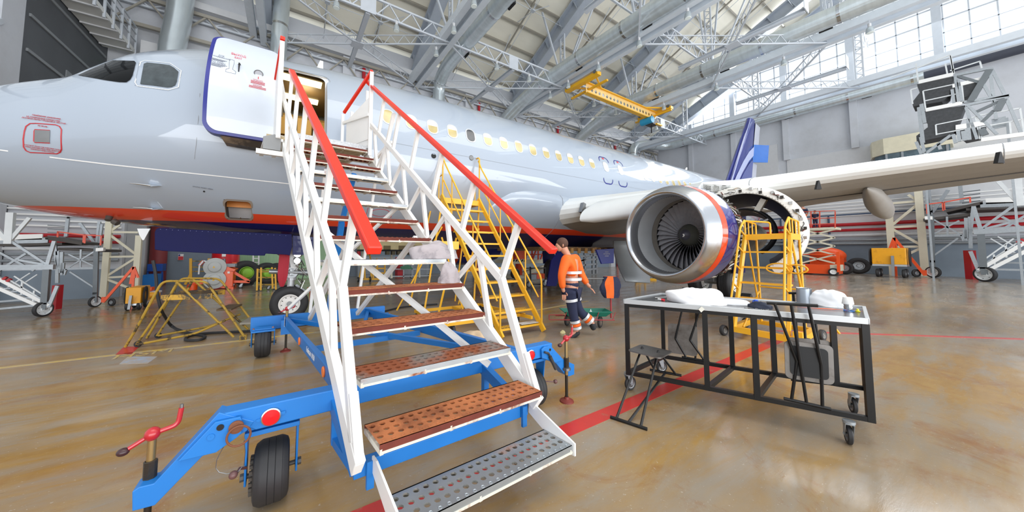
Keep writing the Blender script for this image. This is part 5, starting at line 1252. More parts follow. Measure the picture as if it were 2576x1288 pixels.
pc_ = MB().lathe(q, (0, 0, 1), [(.062, .040), (.066, .041), (.125, .033), (.128, .031), (.128, .001)], 24)
tag(pc_.build('paper_cup', mat('white_paper', '#f5f5f3', .7), None), 'white paper cup turned over on top of the steel cup', 'cup')
q = ontop(2100, 779); o = MB().grid([[q + V((.16 * (j / 6 - .5) - .05 * i, -.28 * (j / 6 - .5) * 1.0 + .09 * (i - .5), .004 + .012 * abs(noise.noise(V((i * 1.3, j * .9, 2)))))) for j in range(7)] for i in range(3)]).build('orange_sheet', mat('orange_plastic', '#f0642c', .5, var=.05))
s_ = o.modifiers.new('thickness', 'SOLIDIFY'); s_.thickness = .003; tag(o, 'flat crumpled orange plastic sheet near the steel cup', 'sheet')
tag(MB().tube([ontop(2136, 783) + V((.035 * math.cos(a), .035 * math.sin(a), .006)) for a in [2 * math.pi * i / 20 for i in range(20)]], .004, 6, closed=True).build('blue_ring', mat('blue_plastic', '#2e79c8', .4)), 'thin blue plastic ring around the foot of the steel cup', 'ring')
tag(MB().lathe(ontop(2158, 785), (0, 0, 1), [(0, .001), (0, .016), (.012, .016), (.014, .009), (.03, .008), (.032, .001)], 14).build('yellow_nozzle', mat('yellow_plastic', '#e8dc2a', .4)), 'small yellow nozzle at the right end of the table', 'nozzle')
a, b = ontop(1852, 765), ontop(1880, 762); mk = thing('red_marker', 'red marker pen lying by the white rags', 'pen', a)
MB().cyl(a + V((0, 0, .007)), b + V((0, 0, .007)), .007, 10).build('barrel', mat('marker_red', '#e4323f', .35), mk)
a, b = ontop(1648, 751), ontop(1684, 751); sb_ = thing('swab_stick', 'thin white swab stick with round ball end on the table', 'swab', a)
MB().cyl(a + V((0, 0, .012)), b + V((0, 0, .02)), .003, 8).build('stick', WHITE, sb_); MB().ball(b + V((0, 0, .022)), .021).build('ball_end', WHITE, sb_)
a, b = ontop(1656, 755), ontop(1665, 756.5); tb_ = thing('small_tube', 'small white tube with red cap beside the swab stick', 'tube', a)
MB().cyl(a + V((0, 0, .012)), b + V((0, 0, .012)), .011, 12).build('tube_body', WHITE, tb_); MB().cyl(b + V((0, 0, .012)), b + (b - a).normalized() * .03 + V((0, 0, .012)), .013, 12).build('red_cap', mat('marker_red', '#e4323f'), tb_)
q = ontop(1912, 773); cloth('work_gloves', 'dark navy cloth gloves lying in the middle of the table', 'gloves', q, .10, .09, .05, mat('navy_cloth', '#252b3c', .9, var=.2), 7.7, 4, rot=R(20))
q = ontop(1901, 765); cloth('blue_wipe', 'small bright blue wipe beside the navy gloves', 'wipe', q, .035, .025, .05, mat('bright_blue_cloth', '#2b4fb0', .8), 1.7, 3)
a = ontop(1880, 777); cm = MB()
for i in range(26):
    p = a + (ontop(1940, 782) - a) * (i / 26) + V((.02 * math.sin(i * .7), .02 * math.cos(i * .5), .005)); cm.tube([p + V((.009 * math.cos(x), .006 * math.sin(x) * (1 if i % 2 else .3), .005 * math.sin(x) * (0 if i % 2 else 1))) for x in [2 * math.pi * k / 8 for k in range(8)]], .0022, 5, closed=True)
tag(cm.build('steel_chain', STEEL), 'short steel chain trailing on the table by the gloves', 'chain')

# ================================================================ YELLOW ENGINE PLATFORM
EP = thing('work_platform', 'yellow wheeled step platform standing at the stripped engine behind the work table', 'platform', (8.0, 2.5, 0))
ZD = 1.955
A_, B_ = pz(1875, 590, ZD), pz(1987, 586, ZD); dx = V((.62, .02, 0)); A2, B2 = A_ + dx, B_ + dx
bl_, br_ = V((A_.x - .42, A_.y + .10, .2)), V((B_.x - .42, B_.y - .02, .2))
MB().prism([A_, B_, B2, A2], (0, 0, -.035)).build('deck', YELLOW, EP)
m = MB().bar(A_ - V((0, 0, .06)), B_ - V((0, 0, .06)), .04, .09).bar(B_ - V((0, 0, .06)), B2 - V((0, 0, .06)), .04, .11).bar(A_ - V((0, 0, .06)), A2 - V((0, 0, .06)), .04, .09); m.build('deck_frame', YELLOW, EP)
for p, q in ((A_, bl_), (B_, br_)):
    st_ = MB().bar(q, p, .045, .07).build('stringer', YELLOW, EP)
    o_ = V((-.24, .0, .12)); MB().tube(rounded([p + o_ + V((.22, 0, .16)), p + o_, p.lerp(q, .55) + o_ * 1.0, q + V((-.20, 0, .25)), q + V((-.18, 0, .02))], .08, 4), .018, 8).build('ladder_handrail', YELLOW, st_)
    for k in (.02, .2, .4, .6, .8): MB().bar(p.lerp(q, k), p.lerp(q, k) + o_ * .95, .022).build('rail_link', YELLOW, st_)
for k in range(1, 6):
    f = k / 6 + .02; MB().prism([A_.lerp(bl_, f), B_.lerp(br_, f), B_.lerp(br_, f) + V((.2, 0, 0)), A_.lerp(bl_, f) + V((.2, 0, 0))], (0, 0, -.03)).build('step', YELLOW, EP)
for p in (A2, B2):
    MB().tube([p - V((0, 0, .05)), V((p.x + .08, p.y, .2))], .02, 8).build('back_leg', YELLOW, EP)
MB().tube([A_ + V((.1, 0, -.1)), V((A2.x, A_.y, .2))], .016, 8).tube([B_ + V((.06, 0, -.1)), V((B2.x, B_.y, .6))], .018, 8).tube([V((A2.x + .05, A2.y, .9)), V((B2.x + .05, B2.y, .9))], .016, 8).tube([B2 + V((.07, 0, -1.05)), V((B2.x + .55, B2.y - .35, .1))], .018, 8).tube([V((A2.x, A2.y, .8)), V((A_.x - .3, A_.y, .2))], .016, 8).build('brace', YELLOW, EP)
for p, q, lo in ((A_, A2, 0), (B_, B2, 0)):
    rl_ = MB().tube(rounded([p + V((0, 0, .02)), p + V((-.02, 0, .27)), q + V((0, 0, .24)), q + V((0, 0, 0))], .06, 4), .016, 8).build('deck_rail', YELLOW, EP)
    for k in (.3, .65): MB().tube([p.lerp(q, k), p.lerp(q, k) + V((0, 0, .26))], .012, 6).build('rail_upright', YELLOW, rl_)
MB().tube(rounded([A_ + V((.02, 0, .27)), A_.lerp(B_, .42) + V((.4, 0, .24)), A_.lerp(B_, .42) + V((.4, 0, 0))], .05, 4), .015, 8).build('deck_rail', YELLOW, EP)
b0, b1 = V((bl_.x, bl_.y + .05, .16)), V((br_.x, br_.y - .12, .16)); b2, b3 = b1 + V((1.15, .05, 0)), b0 + V((1.15, .05, 0))
bs = MB().bar(b0, b1, .10, .10).bar(b1, b2, .10, .10).bar(b0, b3, .08, .10).bar(b3, b2, .08, .08).box((b1.x - .06, b1.y - .06, .06), (b1.x + .06, b1.y + .06, .30)).build('base_frame', YELLOW, EP)
for p in (b0 + V((0, .12, 0)), b1 + V((.12, -.08, 0)), b2 + V((0, -.1, 0)), b3 + V((0, .1, 0))): wheel(EP, (p.x, p.y, .10), (.15, 1, 0), .10, .07, .55, 1, mat('grey_wheel_hub', '#8b8b88', .5))
hs = mat('yellow_hose', '#e4a820', .45)
for k, r in ((0, .11), (1, .09)):
    c_h = B_.lerp(br_, .36) + V((-.08, .12 - .22 * k, 0)); MB().tube([c_h + V((0, r * 1.6 * math.cos(a), r * .8 * math.sin(a))) for a in [2 * math.pi * i / 24 for i in range(24)]], .012, 6, closed=True).build('hanging_hose', hs, EP)

# ================================================================ TALL YELLOW STAIRS BY THE FUSELAGE
YS = thing('maintenance_stairs', 'tall yellow maintenance stairs with railed platform standing behind the boarding stairs', 'maintenance stairs', (3.8, 5.8, 0))
x0, x1 = 3.38, 4.36
def ys(i, u=0.0): return V((x0 + (x1 - x0) * u - .028 * i, 4.86 + .195 * i, .16 + .272 * i))
for i in range(10):
    m = MB(); a, b = ys(i), ys(i, 1); m.perforated(a, b - a, V((0, .2, 0)), 14, 3, .26); t = m.build('step', mat('worn_yellow_step', '#d9a93a', .5, var=.1, col2='#8f7c52', thr=.55, soft=.08, mscale=6), YS, smooth=0)
    MB().bar(a - V((0, 0, .02)), b - V((0, 0, .02)), .02, .04).bar(a + V((0, .2, -.02)), b + V((0, .2, -.02)), .02, .03).build('step_lip', YELLOW, t)
zp = ys(10).z; PT = [ys(10), ys(10, 1), ys(10, 1) + V((0, .62, 0)), ys(10) + V((0, .62, 0))]
MB().prism(PT, (0, 0, -.05)).build('platform', YELLOW, YS)
m = MB()
for k in range(4): m.bar(PT[k] - V((0, 0, .07)), PT[(k + 1) % 4] - V((0, 0, .07)), .05, .12)
m.build('platform_frame', YELLOW, YS)
for u in (-.02, 1.02):
    s_ = MB().bar(ys(-.5, u), ys(10.2, u), .045, .10).build('stringer', YELLOW, YS)
    up_ = V((0, 0, .92)); h = MB().tube(rounded([ys(0, u) + V((0, -.05, -.1)), ys(0, u) + up_ + V((0, -.05, 0)), ys(9.6, u) + up_, ys(10, u) + V((0, .05, 1.05))], .12, 4), .018, 8).tube([ys(.2, u) + up_ * .5, ys(9.8, u) + up_ * .5], .016, 8).build('handrail', YELLOW, YS)
    for k in range(2, 10, 2): MB().tube([ys(k, u), ys(k, u) + up_], .015, 6).build('rail_post', YELLOW, h)
    p0 = ys(10, u); q0 = p0 + V((0, .62, 0)); rr2 = MB().tube(rounded([p0, p0 + V((0, 0, 1.15)), q0 + V((0, 0, 1.05)), q0], .12, 5), .018, 8).tube([p0 + V((0, 0, .55)), q0 + V((0, 0, .5))], .015, 8).build('platform_railing', YELLOW, YS)
    for k in (.35, .7): MB().tube([p0.lerp(q0, k), p0.lerp(q0, k) + V((0, 0, 1.1))], .013, 6).build('rail_post', YELLOW, rr2)
    MB().tube([p0 - V((0, 0, .05)), V((p0.x - .55 + u * .2, p0.y - .35, .28))], .022, 8).tube([q0 - V((0, 0, .05)), V((q0.x - .5 + u * .2, q0.y + .1, .28))], .022, 8).tube([p0 + V((0, 0, -.7)), V((p0.x - .95 + u * .5, p0.y + .25, .28))], .018, 8).build('support_leg', YELLOW, YS)
pp = ys(10) + V((0, .60, 0)); MB().tube(rounded([pp + V((0, 0, 0)), pp + V((0, 0, 1.2)), pp + V((.46, 0, 1.3)), pp + V((.46, 0, .45))], .12, 5), .016, 8).build('safety_gate', YELLOW, YS)
m = MB()
for a, b in (((2.42, 5.25), (4.3, 5.25)), ((2.42, 6.75), (4.1, 6.75)), ((2.45, 5.25), (2.45, 6.75)), ((3.35, 4.9), (3.35, 6.75)), ((4.2, 4.9), (4.1, 6.75))): m.bar((*a, .28), (*b, .28), .05, .06)
m.build('base_frame', YELLOW, YS)
MB().bar((2.6, 5.6, 1.2), (3.6, 5.8, 1.2), .03).bar((2.65, 6.0, .3), (3.2, 6.3, 1.9), .03).bar((3.2, 5.9, .3), (2.8, 6.2, 1.9), .03).bar((2.55, 5.7, 1.72), (2.95, 5.7, 1.72), .16, .02, (0, 1, 0)).build('base_brace', YELLOW, YS)
for x, y in ((2.62, 5.34), (2.5, 6.7), (4.3, 5.6), (4.1, 6.7)): wheel(YS, (x, y, .135), (1, .1, 0), .135, .07, .6, 1, mat('spoked_hub_grey', '#6f6c68', .5, metal=.4), holes=6)
bk = MB().prism([ys(0, .5) + V((.05, .02, .012)), ys(0, 1) + V((-.02, .0, .012)), ys(0, 1) + V((-.04, .15, .012)), ys(0, .5) + V((.05, .17, .012))], (0, 0, .012)).build('newspaper', mat('newspaper_grey', '#c9c8c6', .8, var=.15, scale=30))
tag(bk, 'folded newspaper lying on the bottom yellow step', 'newspaper')

# ================================================================ SMALL WORN YELLOW LADDER
SL_ = thing('step_ladder', 'small worn yellow step platform with bent tube legs standing below the aircraft nose', 'step ladder', (-1.4, 7.7, 0))
def lw(m, pts, r=.019): return m.tube(rounded(pts, .10, 4), r, 8)
L0, L1 = V((-2.16, 7.58, 0)), V((-2.06, 8.14, 0)); E0, E1 = V((-.58, 7.20, 0)), V((-.42, 7.76, 0))
for s_, (a, e) in enumerate(((L0, E0), (L1, E1))):
    d = (e - a).normalized(); t0 = a + d * .42 + V((0, 0, 1.08)); t1_ = a + d * 1.02 + V((0, 0, 1.06))
    fr = lw(MB(), [a + V((0, 0, .02)), a + d * .12 + V((0, 0, .3)), t0, t1_, e + V((0, 0, .05))]).build('side_frame', OLDYEL, SL_)
    lw(MB(), [a + d * .14 + V((0, 0, .05)), a + d * .52 + V((0, 0, .80)), a + d * .62 + V((0, 0, 1.06))], .018).build('inner_leg', OLDYEL, fr)
    MB().tube([a + d * .62 + V((0, 0, 1.05)), e - d * .16 + V((0, 0, .06))], .02, 8).build('stair_rail', OLDYEL, fr)
    lw(MB(), [a + d * .16 + V((0, 0, .05)), a + d * .9 + V((0, 0, .16)), e - d * .3 + V((0, 0, .36))], .018).build('base_tube', OLDYEL, fr)
    wheel(fr, a + d * .15 + V((0, .03, .05)), (d.y, -d.x, 0), .05, .04, .5, 1, BLACK)
d = (E0 - L0).normalized(); c_ = (L1 - L0)
dk = MB().perforated(L0 + d * .45 + V((0, 0, .84)), d * .66, c_, 8, 6, .33).build('deck', mat('rusty_grating', '#5b4a34', .7, var=.2, scale=12), SL_, smooth=0)
MB().bar(L0 + d * .42 + V((0, 0, .80)), L0 + d * 1.12 + V((0, 0, .80)), .03, .09).bar(L1 + d * .42 + V((0, 0, .80)), L1 + d * 1.12 + V((0, 0, .80)), .03, .09).build('deck_side', mat('chipped_yellow_plate', '#c79a35', .55, col2='#3a3630', thr=.5, soft=.04, mscale=4), dk)
for f, z in ((.56, .56), (.78, .30)):
    q = L0.lerp(E0, f + .17); MB().prism([q + V((0, 0, z)), q + d * .22 + V((0, 0, z)), q + d * .22 + c_ + V((0, 0, z)), q + c_ + V((0, 0, z))], (0, 0, -.03)).build('step', mat('rusty_grating', '#5b4a34') if z > .4 else mat('grey_grating', '#8f8b80', .6), SL_)
MB().box(tuple(E0 + V((-.07, -.03, 0))), tuple(E0 + V((.03, .07, .08)))).build('foot_block', OLDYEL, SL_)

# ================================================================ HOSE
hp = [(385, 655, 1.2), (392, 690, .9), (395, 740, .6), (405, 780, .25), (430, 822, .03), (470, 838, .02), (520, 846, .02), (505, 856, .02), (465, 857, .02), (470, 845, .02), (520, 838, .02), (640, 833, .02), (720, 822, .02), (850, 808, .02), (960, 785, .02), (1010, 772, .02), (1100, 765, .02)]
pts = [pY(x, y, 7.95) if z > .1 else pz(x, y, z) for x, y, z in hp]
tag(MB().tube(rounded(pts, .5, 5), .024, 8).build('black_hose', RUBBER), 'thick black hose hanging from the nose gear area and coiled on the floor', 'hose')
# ================================================================ PEOPLE
def skinned(name, verts, edges, radii, m, parent, sub=2, root=0):
    """one continuous surface grown around a skeleton of joints"""
    me = bpy.data.meshes.new('sk'); me.from_pydata([tuple(v) for v in verts], edges, []); o = bpy.data.objects.new('sk', me); COL.objects.link(o)
    sk = o.modifiers.new('s', 'SKIN'); sk.use_smooth_shade = True
    for i, r_ in enumerate(radii):
        d = me.skin_vertices[0].data[i]; d.radius = r_ if isinstance(r_, tuple) else (r_, r_); d.use_root = (i == root)
    ss = o.modifiers.new('u', 'SUBSURF'); ss.levels = sub; ss.render_levels = sub
    dg = bpy.context.evaluated_depsgraph_get(); dg.update(); ev = bpy.data.meshes.new_from_object(o.evaluated_get(dg))
    mb = MB(); mb.add([v.co.copy() for v in ev.vertices], [tuple(p.vertices) for p in ev.polygons])
    bpy.data.objects.remove(o); bpy.data.meshes.remove(ev); return mb.build(name, m, parent, smooth=180)
SKINM = mat('skin_tone', '#c98f74', .5, var=.04); HAIRM = mat('brown_hair', '#54382c', .8, var=.15)
HIVIS = mat('orange_hi_vis_fabric', '#ff6a1a', .7, var=.05, emit='#ff5a10', estr=.0); NAVYC = mat('navy_work_fabric', '#262c48', .85, var=.12, scale=6); REFL = mat('reflective_tape', '#d5d8dc', .35, metal=.2); BOOT = mat('black_boot', '#23272c', .6, var=.1)
def band(pts_center, axis, r, h, m, name, parent):
    return MB().lathe(pts_center, axis, [(-h / 2, r), (h / 2, r)], 24).build(name, m, parent)
P0 = V((4.66, 4.22, 0)); PN = V((FW.x, FW.y, 0)).normalized()
def pp(x, y, d=0.0): return pl(x, y, P0 + PN * d, PN)
W = thing('person', 'worker in orange hi-vis jacket and navy trousers walking bent forward by the tool cart', 'person', P0)
J = dict(pel=pp(1437, 728), wai=pp(1438, 705), che=pp(1437, 668), nk=pp(1428, 640), hd0=pp(1420, 630), hd1=pp(1413, 615),
         shl=pp(1424, 652, -.16), ell=pp(1412, 695, -.20), wrl=pp(1416, 727, -.16), hal=pp(1419, 736, -.15),
         shr=pp(1447, 650, .17), elr=pp(1462, 690, .20), wrr=pp(1478, 716, .10), har=pp(1485, 723, .08),
         hpl=pp(1434, 738, -.09), knl=pp(1441, 785, -.08), anl=pp(1452, 832, -.07), tol=pp(1432, 844, -.08),
         hpr=pp(1442, 738, .09), knr=pp(1456, 782, .09), anr=pp(1490, 812, .09), tor=pp(1494, 822, .09))
names = list(J); ix = {n: i for i, n in enumerate(names)}
E_ = [('pel', 'wai'), ('wai', 'che'), ('che', 'nk'), ('nk', 'hd0'), ('hd0', 'hd1'), ('che', 'shl'), ('shl', 'ell'), ('ell', 'wrl'), ('wrl', 'hal'), ('che', 'shr'), ('shr', 'elr'), ('elr', 'wrr'), ('wrr', 'har'), ('pel', 'hpl'), ('hpl', 'knl'), ('knl', 'anl'), ('anl', 'tol'), ('pel', 'hpr'), ('hpr', 'knr'), ('knr', 'anr'), ('anr', 'tor')]
RB = dict(pel=.13, wai=.13, che=.14, nk=.062, hd0=.085, hd1=.10, shl=.075, ell=.052, wrl=.036, hal=.04, shr=.075, elr=.052, wrr=.036, har=.04, hpl=.10, knl=.07, anl=.05, tol=.045, hpr=.10, knr=.07, anr=.05, tor=.045)
skinned('body', [J[n] for n in names], [(ix[a], ix[b]) for a, b in E_], [RB[n] * .95 for n in names], SKINM, W)
def sub_(nm, keys, scale, m, root=0, par=None):
    ks = [k for k in keys]; id_ = {k: i for i, k in enumerate(ks)}
    return skinned(nm, [J[k] for k in ks], [(id_[a], id_[b]) for a, b in E_ if a in id_ and b in id_], [RB[k] * scale if not isinstance(scale, dict) else scale[k] for k in ks], m, par or W, root=root)
jk = sub_('jacket', ['wai', 'che', 'shl', 'ell', 'wrl', 'shr', 'elr', 'wrr'], dict(wai=.17, che=.185, shl=.11, ell=.075, wrl=.06, shr=.11, elr=.075, wrr=.06), HIVIS)
jl = skinned('jacket_hem', [J['wai'], J['pel'] + V((0, 0, .02))], [(0, 1)], [.178, .165], NAVYC, jk, 2)
tr_ = sub_('trousers', ['pel', 'hpl', 'knl', 'anl', 'hpr', 'knr', 'anr'], dict(pel=.155, hpl=.125, knl=.092, anl=.08, hpr=.125, knr=.092, anr=.08), NAVYC)
for a, b, f, r in (('che', 'wai', .45, .195), ('che', 'wai', .9, .19)): q = J[a].lerp(J[b], f); band(q, J[b] - J[a], r, .05, REFL, 'reflective_band', jk)
for a, b in (('knl', 'anl'), ('knr', 'anr')):
    for f, mm in ((.50, REFL), (.66, HIVIS), (.82, REFL)): q = J[a].lerp(J[b], f); band(q, J[b] - J[a], .094, .05, mm, 'reflective_band', tr_)
for a, b in (('hpl', 'knl'), ('hpr', 'knr')): band(J[a].lerp(J[b], .35), J[b] - J[a], .122, .05, REFL, 'reflective_band', tr_)
for a, t in (('anl', 'tol'), ('anr', 'tor')):
    d = (J[t] - J[a]); q0 = J[a] + V((0, 0, -.0)); skinned('boot', [q0, q0 + V((0, 0, -.05)), q0 + V((0, 0, -.05)) + d * .6, q0 + V((0, 0, -.055)) + d * 1.15], [(0, 1), (1, 2), (2, 3)], [.07, .062, .055, .045], BOOT, W)
hc = J['hd1']; fd = -RT.copy(); fd.z = -.25; fd.normalize()
MB().ball(hc - fd * .012 + V((0, 0, .018)), .112, .112, .115, 18, 12).build('hair', HAIRM, W)
fc = MB(); fc.ball(hc + fd * .045 - V((0, 0, .03)), .078, .078, .095, 16, 10).ball(hc + fd * .125 - V((0, 0, .025)), .018, .018, .024, 8, 6); fb = fc.build('face', SKINM, W)
sd = fd.cross(V((0, 0, 1))).normalized()
for s in (-1, 1): MB().ball(hc + fd * .112 + sd * .034 * s - V((0, 0, .0)), .011, n=8, m=6).build('eye', DARK, fb); MB().ball(hc + sd * .10 * s - V((0, 0, .02)), .014, .02, .032, 8, 6).build('ear', SKINM, fb)
MB().bar(hc + fd * .118 - sd * .022 - V((0, 0, .075)), hc + fd * .118 + sd * .022 - V((0, 0, .075)), .006, .010).build('mouth', mat('lip_tone', '#9c5a4c', .5), fb)
def hand(c, d, side, parent):
    d = V(d).normalized(); n = V((0, 0, 1)).cross(d).normalized()
    for k, (o_, l) in enumerate(((-.03, .075), (-.01, .085), (.01, .08), (.028, .062))):
        a = c + n * o_ + d * .04; MB().tube([a, a + d * l * .5 - V((0, 0, .004)), a + d * l - V((0, 0, .02))], [.0095, .009, .007], 8).build('finger', SKINM, parent)
    a = c + n * .036 * side; MB().tube([a, a + n * .02 * side + d * .03, a + n * .018 * side + d * .06], [.011, .010, .008], 8).build('thumb', SKINM, parent)
bodyo = [c for c in W.children if c.name.startswith('body')][0]
hand(J['hal'], (-.1, -.1, -1), 1, bodyo); hand(J['har'], J['har'] - J['wrr'], -1, bodyo)

# ---- tool cart with a hanging jacket, bottle and bits on the floor
TC = thing('tool_cart', 'red tube tool cart with green tray and spoked rubber wheels beside the walking worker', 'cart', (5.5, 4.6, 0))
RC = mat('cart_red_tube', '#a3353a', .45, var=.08); GT = mat('green_tray_plastic', '#12705c', .45, var=.05)
def cp(x, y, d=0): return pl(x, y, (5.55, 4.6, 0), PN) + PN * d
c0, c1 = cp(1412, 772), cp(1531, 775); c0.z = c1.z = .34
ty = MB(); ex = (c1 - c0); ey = PN * .42; lo = c0 + V((0, 0, -.1))
o4 = [c0 - ey * .5, c1 - ey * .5, c1 + ey * .5, c0 + ey * .5]; i4 = [lo + ex * .12 - ey * .38, lo + ex * .88 - ey * .38, lo + ex * .88 + ey * .38, lo + ex * .12 + ey * .38]
ty.add(o4 + i4, [(4, 5, 6, 7), (0, 1, 5, 4), (1, 2, 6, 5), (2, 3, 7, 6), (3, 0, 4, 7)]); tyo = ty.build('tray', GT, TC, smooth=0); sm_ = tyo.modifiers.new('thickness', 'SOLIDIFY'); sm_.thickness = .012
fm = MB(); zl = V((0, 0, -.16))
for k in (-.5, .5): fm.tube([c0 - ex * .08 + ey * k + zl, c1 + ex * .04 + ey * k + zl], .011, 8)
for k in (0, .33, .66, 1.0): fm.tube([c0 - ey * .5 + ex * k + zl, c0 - ey * .5 + ex * (k + .06)], .008, 6)
fm.tube(rounded([c0 - ex * .3 - ey * .5 + zl + V((0, 0, .1)), c0 - ex * .3 - ey * .5 + zl, c0 - ey * .5 + zl], .02, 3), .009, 6).tube([c0 - ex * .3 - ey * .5 + zl + V((0, 0, .1)), c0 - ey * .5 + V((0, 0, -.05))], .009, 6)
fm.build('cart_frame', RC, TC)
pb = c1 + ex * .05; pb.z = .18; po_ = MB().tube([pb, V((pb.x, pb.y, .62))], .018, 10).build('post', RC, TC)
MB().cyl((pb.x, pb.y, .60), (pb.x, pb.y, 1.02), .02, 10).build('post_sleeve', STEEL, po_)
hb0, hb1 = V((pb.x, pb.y, 1.02)), cp(1470, 681); hb1.z = 1.02; MB().tube([hb0 + (hb0 - hb1) * .12, hb1], .012, 8).build('handle_bar', STEEL, po_)
for q in ((5.66, 4.405), (5.50, 5.0), (5.2, 4.9)): wheel(TC, (q[0], q[1], .12), (.35, -1, 0), .12, .05, .62, 1, mat('rusty_wheel_hub', '#6f6258', .6), holes=5, n=28)
jb = V((pb.x, pb.y, 1.04)); rows = []
for i in range(9):
    f = i / 8; w_ = .10 + .12 * math.sin(math.pi * min(1, f * .75 + .1)); z = jb.z + .03 - .46 * f; row = []
    for j in range(14):
        a = 2 * math.pi * j / 14; row.append(jb + RT * (w_ * math.cos(a)) * (1 + .12 * math.sin(3 * a + i)) + PN * (.07 * math.sin(a) * (1 + .2 * math.sin(5 * a + i))) + V((0, 0, z - jb.z)))
    rows.append(row)
hj = MB(); n_ = 14
for i in range(8):
    for j in range(n_):
        mid = (j + .5) / n_ * 2 * math.pi; hj.cur = 0 if (math.sin(mid) < .1 and -.62 < math.cos(mid) < .42) else 1; hj.add([rows[i][j], rows[i][(j + 1) % n_], rows[i + 1][(j + 1) % n_], rows[i + 1][j]], [(0, 1, 2, 3)])
hj.cur = 0; hj.add(rows[0], [tuple(range(n_))])
tag(hj.build('hanging_jacket', [HIVIS, NAVYC], None, smooth=70), 'orange and navy work jacket hanging on the tool cart handle', 'jacket')
bt = thing('small_bottle', 'small white squeeze bottle standing in the green tray of the cart', 'bottle', cp(1486, 768)); q = cp(1486, 776); q.z = .25
MB().lathe(q, (0, 0, 1), [(0, .001), (0, .025), (.07, .025), (.085, .01), (.11, .008), (.115, .001)], 14).build('bottle_body', WHITE, bt)
q = pz(1416, 838); cloth('yellow_tape_wad', 'pale yellow crumpled scrap on the floor near the red jack crank', 'scrap', q, .055, .04, .05, mat('pale_yellow_cloth', '#e3d9a2', .8), 3.3, 3)
a, b = pz(1421, 845), pz(1430, 849); sp_ = thing('spray_tube', 'small white tube with red cap lying on the floor beside the yellow scrap', 'tube', a)
MB().cyl(a + V((0, 0, .014)), b + V((0, 0, .014)), .013, 12).build('tube_body', WHITE, sp_); MB().cyl(b + V((0, 0, .014)), pz(1433, 851) + V((0, 0, .014)), .016, 12).build('red_cap', mat('marker_red', '#e4323f'), sp_)

# ================================================================ GABLE WALL SIDE
XW = 37.9
for k, (y, m_, r) in enumerate(((565, DRED, .13), (579, DRED, .11), (592, mat('white_pipe_paint', '#d5d7d8', .4), .11), (604, GALV, .09), (613, GALV, .10))):
    z = pX(2140, y, XW).z; struct('wall_right_pipe', MB().cyl((XW - .15, 15.5, z), (XW - .15, -12, z), r, 10), m_)
for k in range(5): z = pX(2300, 500 + 9 * k, XW).z + .1; struct('wall_right_rail', MB().bar((XW - .1, 12, z), (XW - .1, -12, z), .05, .07), WHITE)
struct('wall_right_cable', MB().bar((XW - .12, 12, 4.62), (XW - .12, -12, 4.62), .09), mat('dark_blue_trunking', '#2c4666', .5))
for y_ in (9.6, 6.6): struct('trim_%d' % int(6 + y_), MB().cyl((XW - .1, y_, 0), (XW - .1, y_, 4.6), .06, 8), mat('dark_blue_trunking', '#2c4666'))
CB = thing('control_cabin', 'cream control cabin with glazed front fixed high on the gable wall', 'cabin', (37, 2.8, 8))
MB().prism([V((38, 4.2, 8.75)), V((37.0, 4.0, 8.75)), V((36.4, 3.4, 8.75)), V((36.4, .6, 8.75)), V((38, .6, 8.75))], (0, 0, 1.15)).build('cabin_roof', mat('cream_cabin', '#e6dfc4', .5), CB, smooth=0)
MB().prism([V((38, 4.1, 7.0)), V((37.05, 3.9, 7.0)), V((36.5, 3.3, 7.0)), V((36.5, .7, 7.0)), V((38, .7, 7.0))], (0, 0, 1.75)).build('cabin_glazing', mat('cabin_glass', '#5b6d76', .12, var=.35, scale=2), CB, smooth=0)
for y in (3.3, 2.6, 1.7, .8): MB().box((36.44, y - .05, 7.0), (36.52, y + .05, 8.8)).build('window_post', GALV, CB)

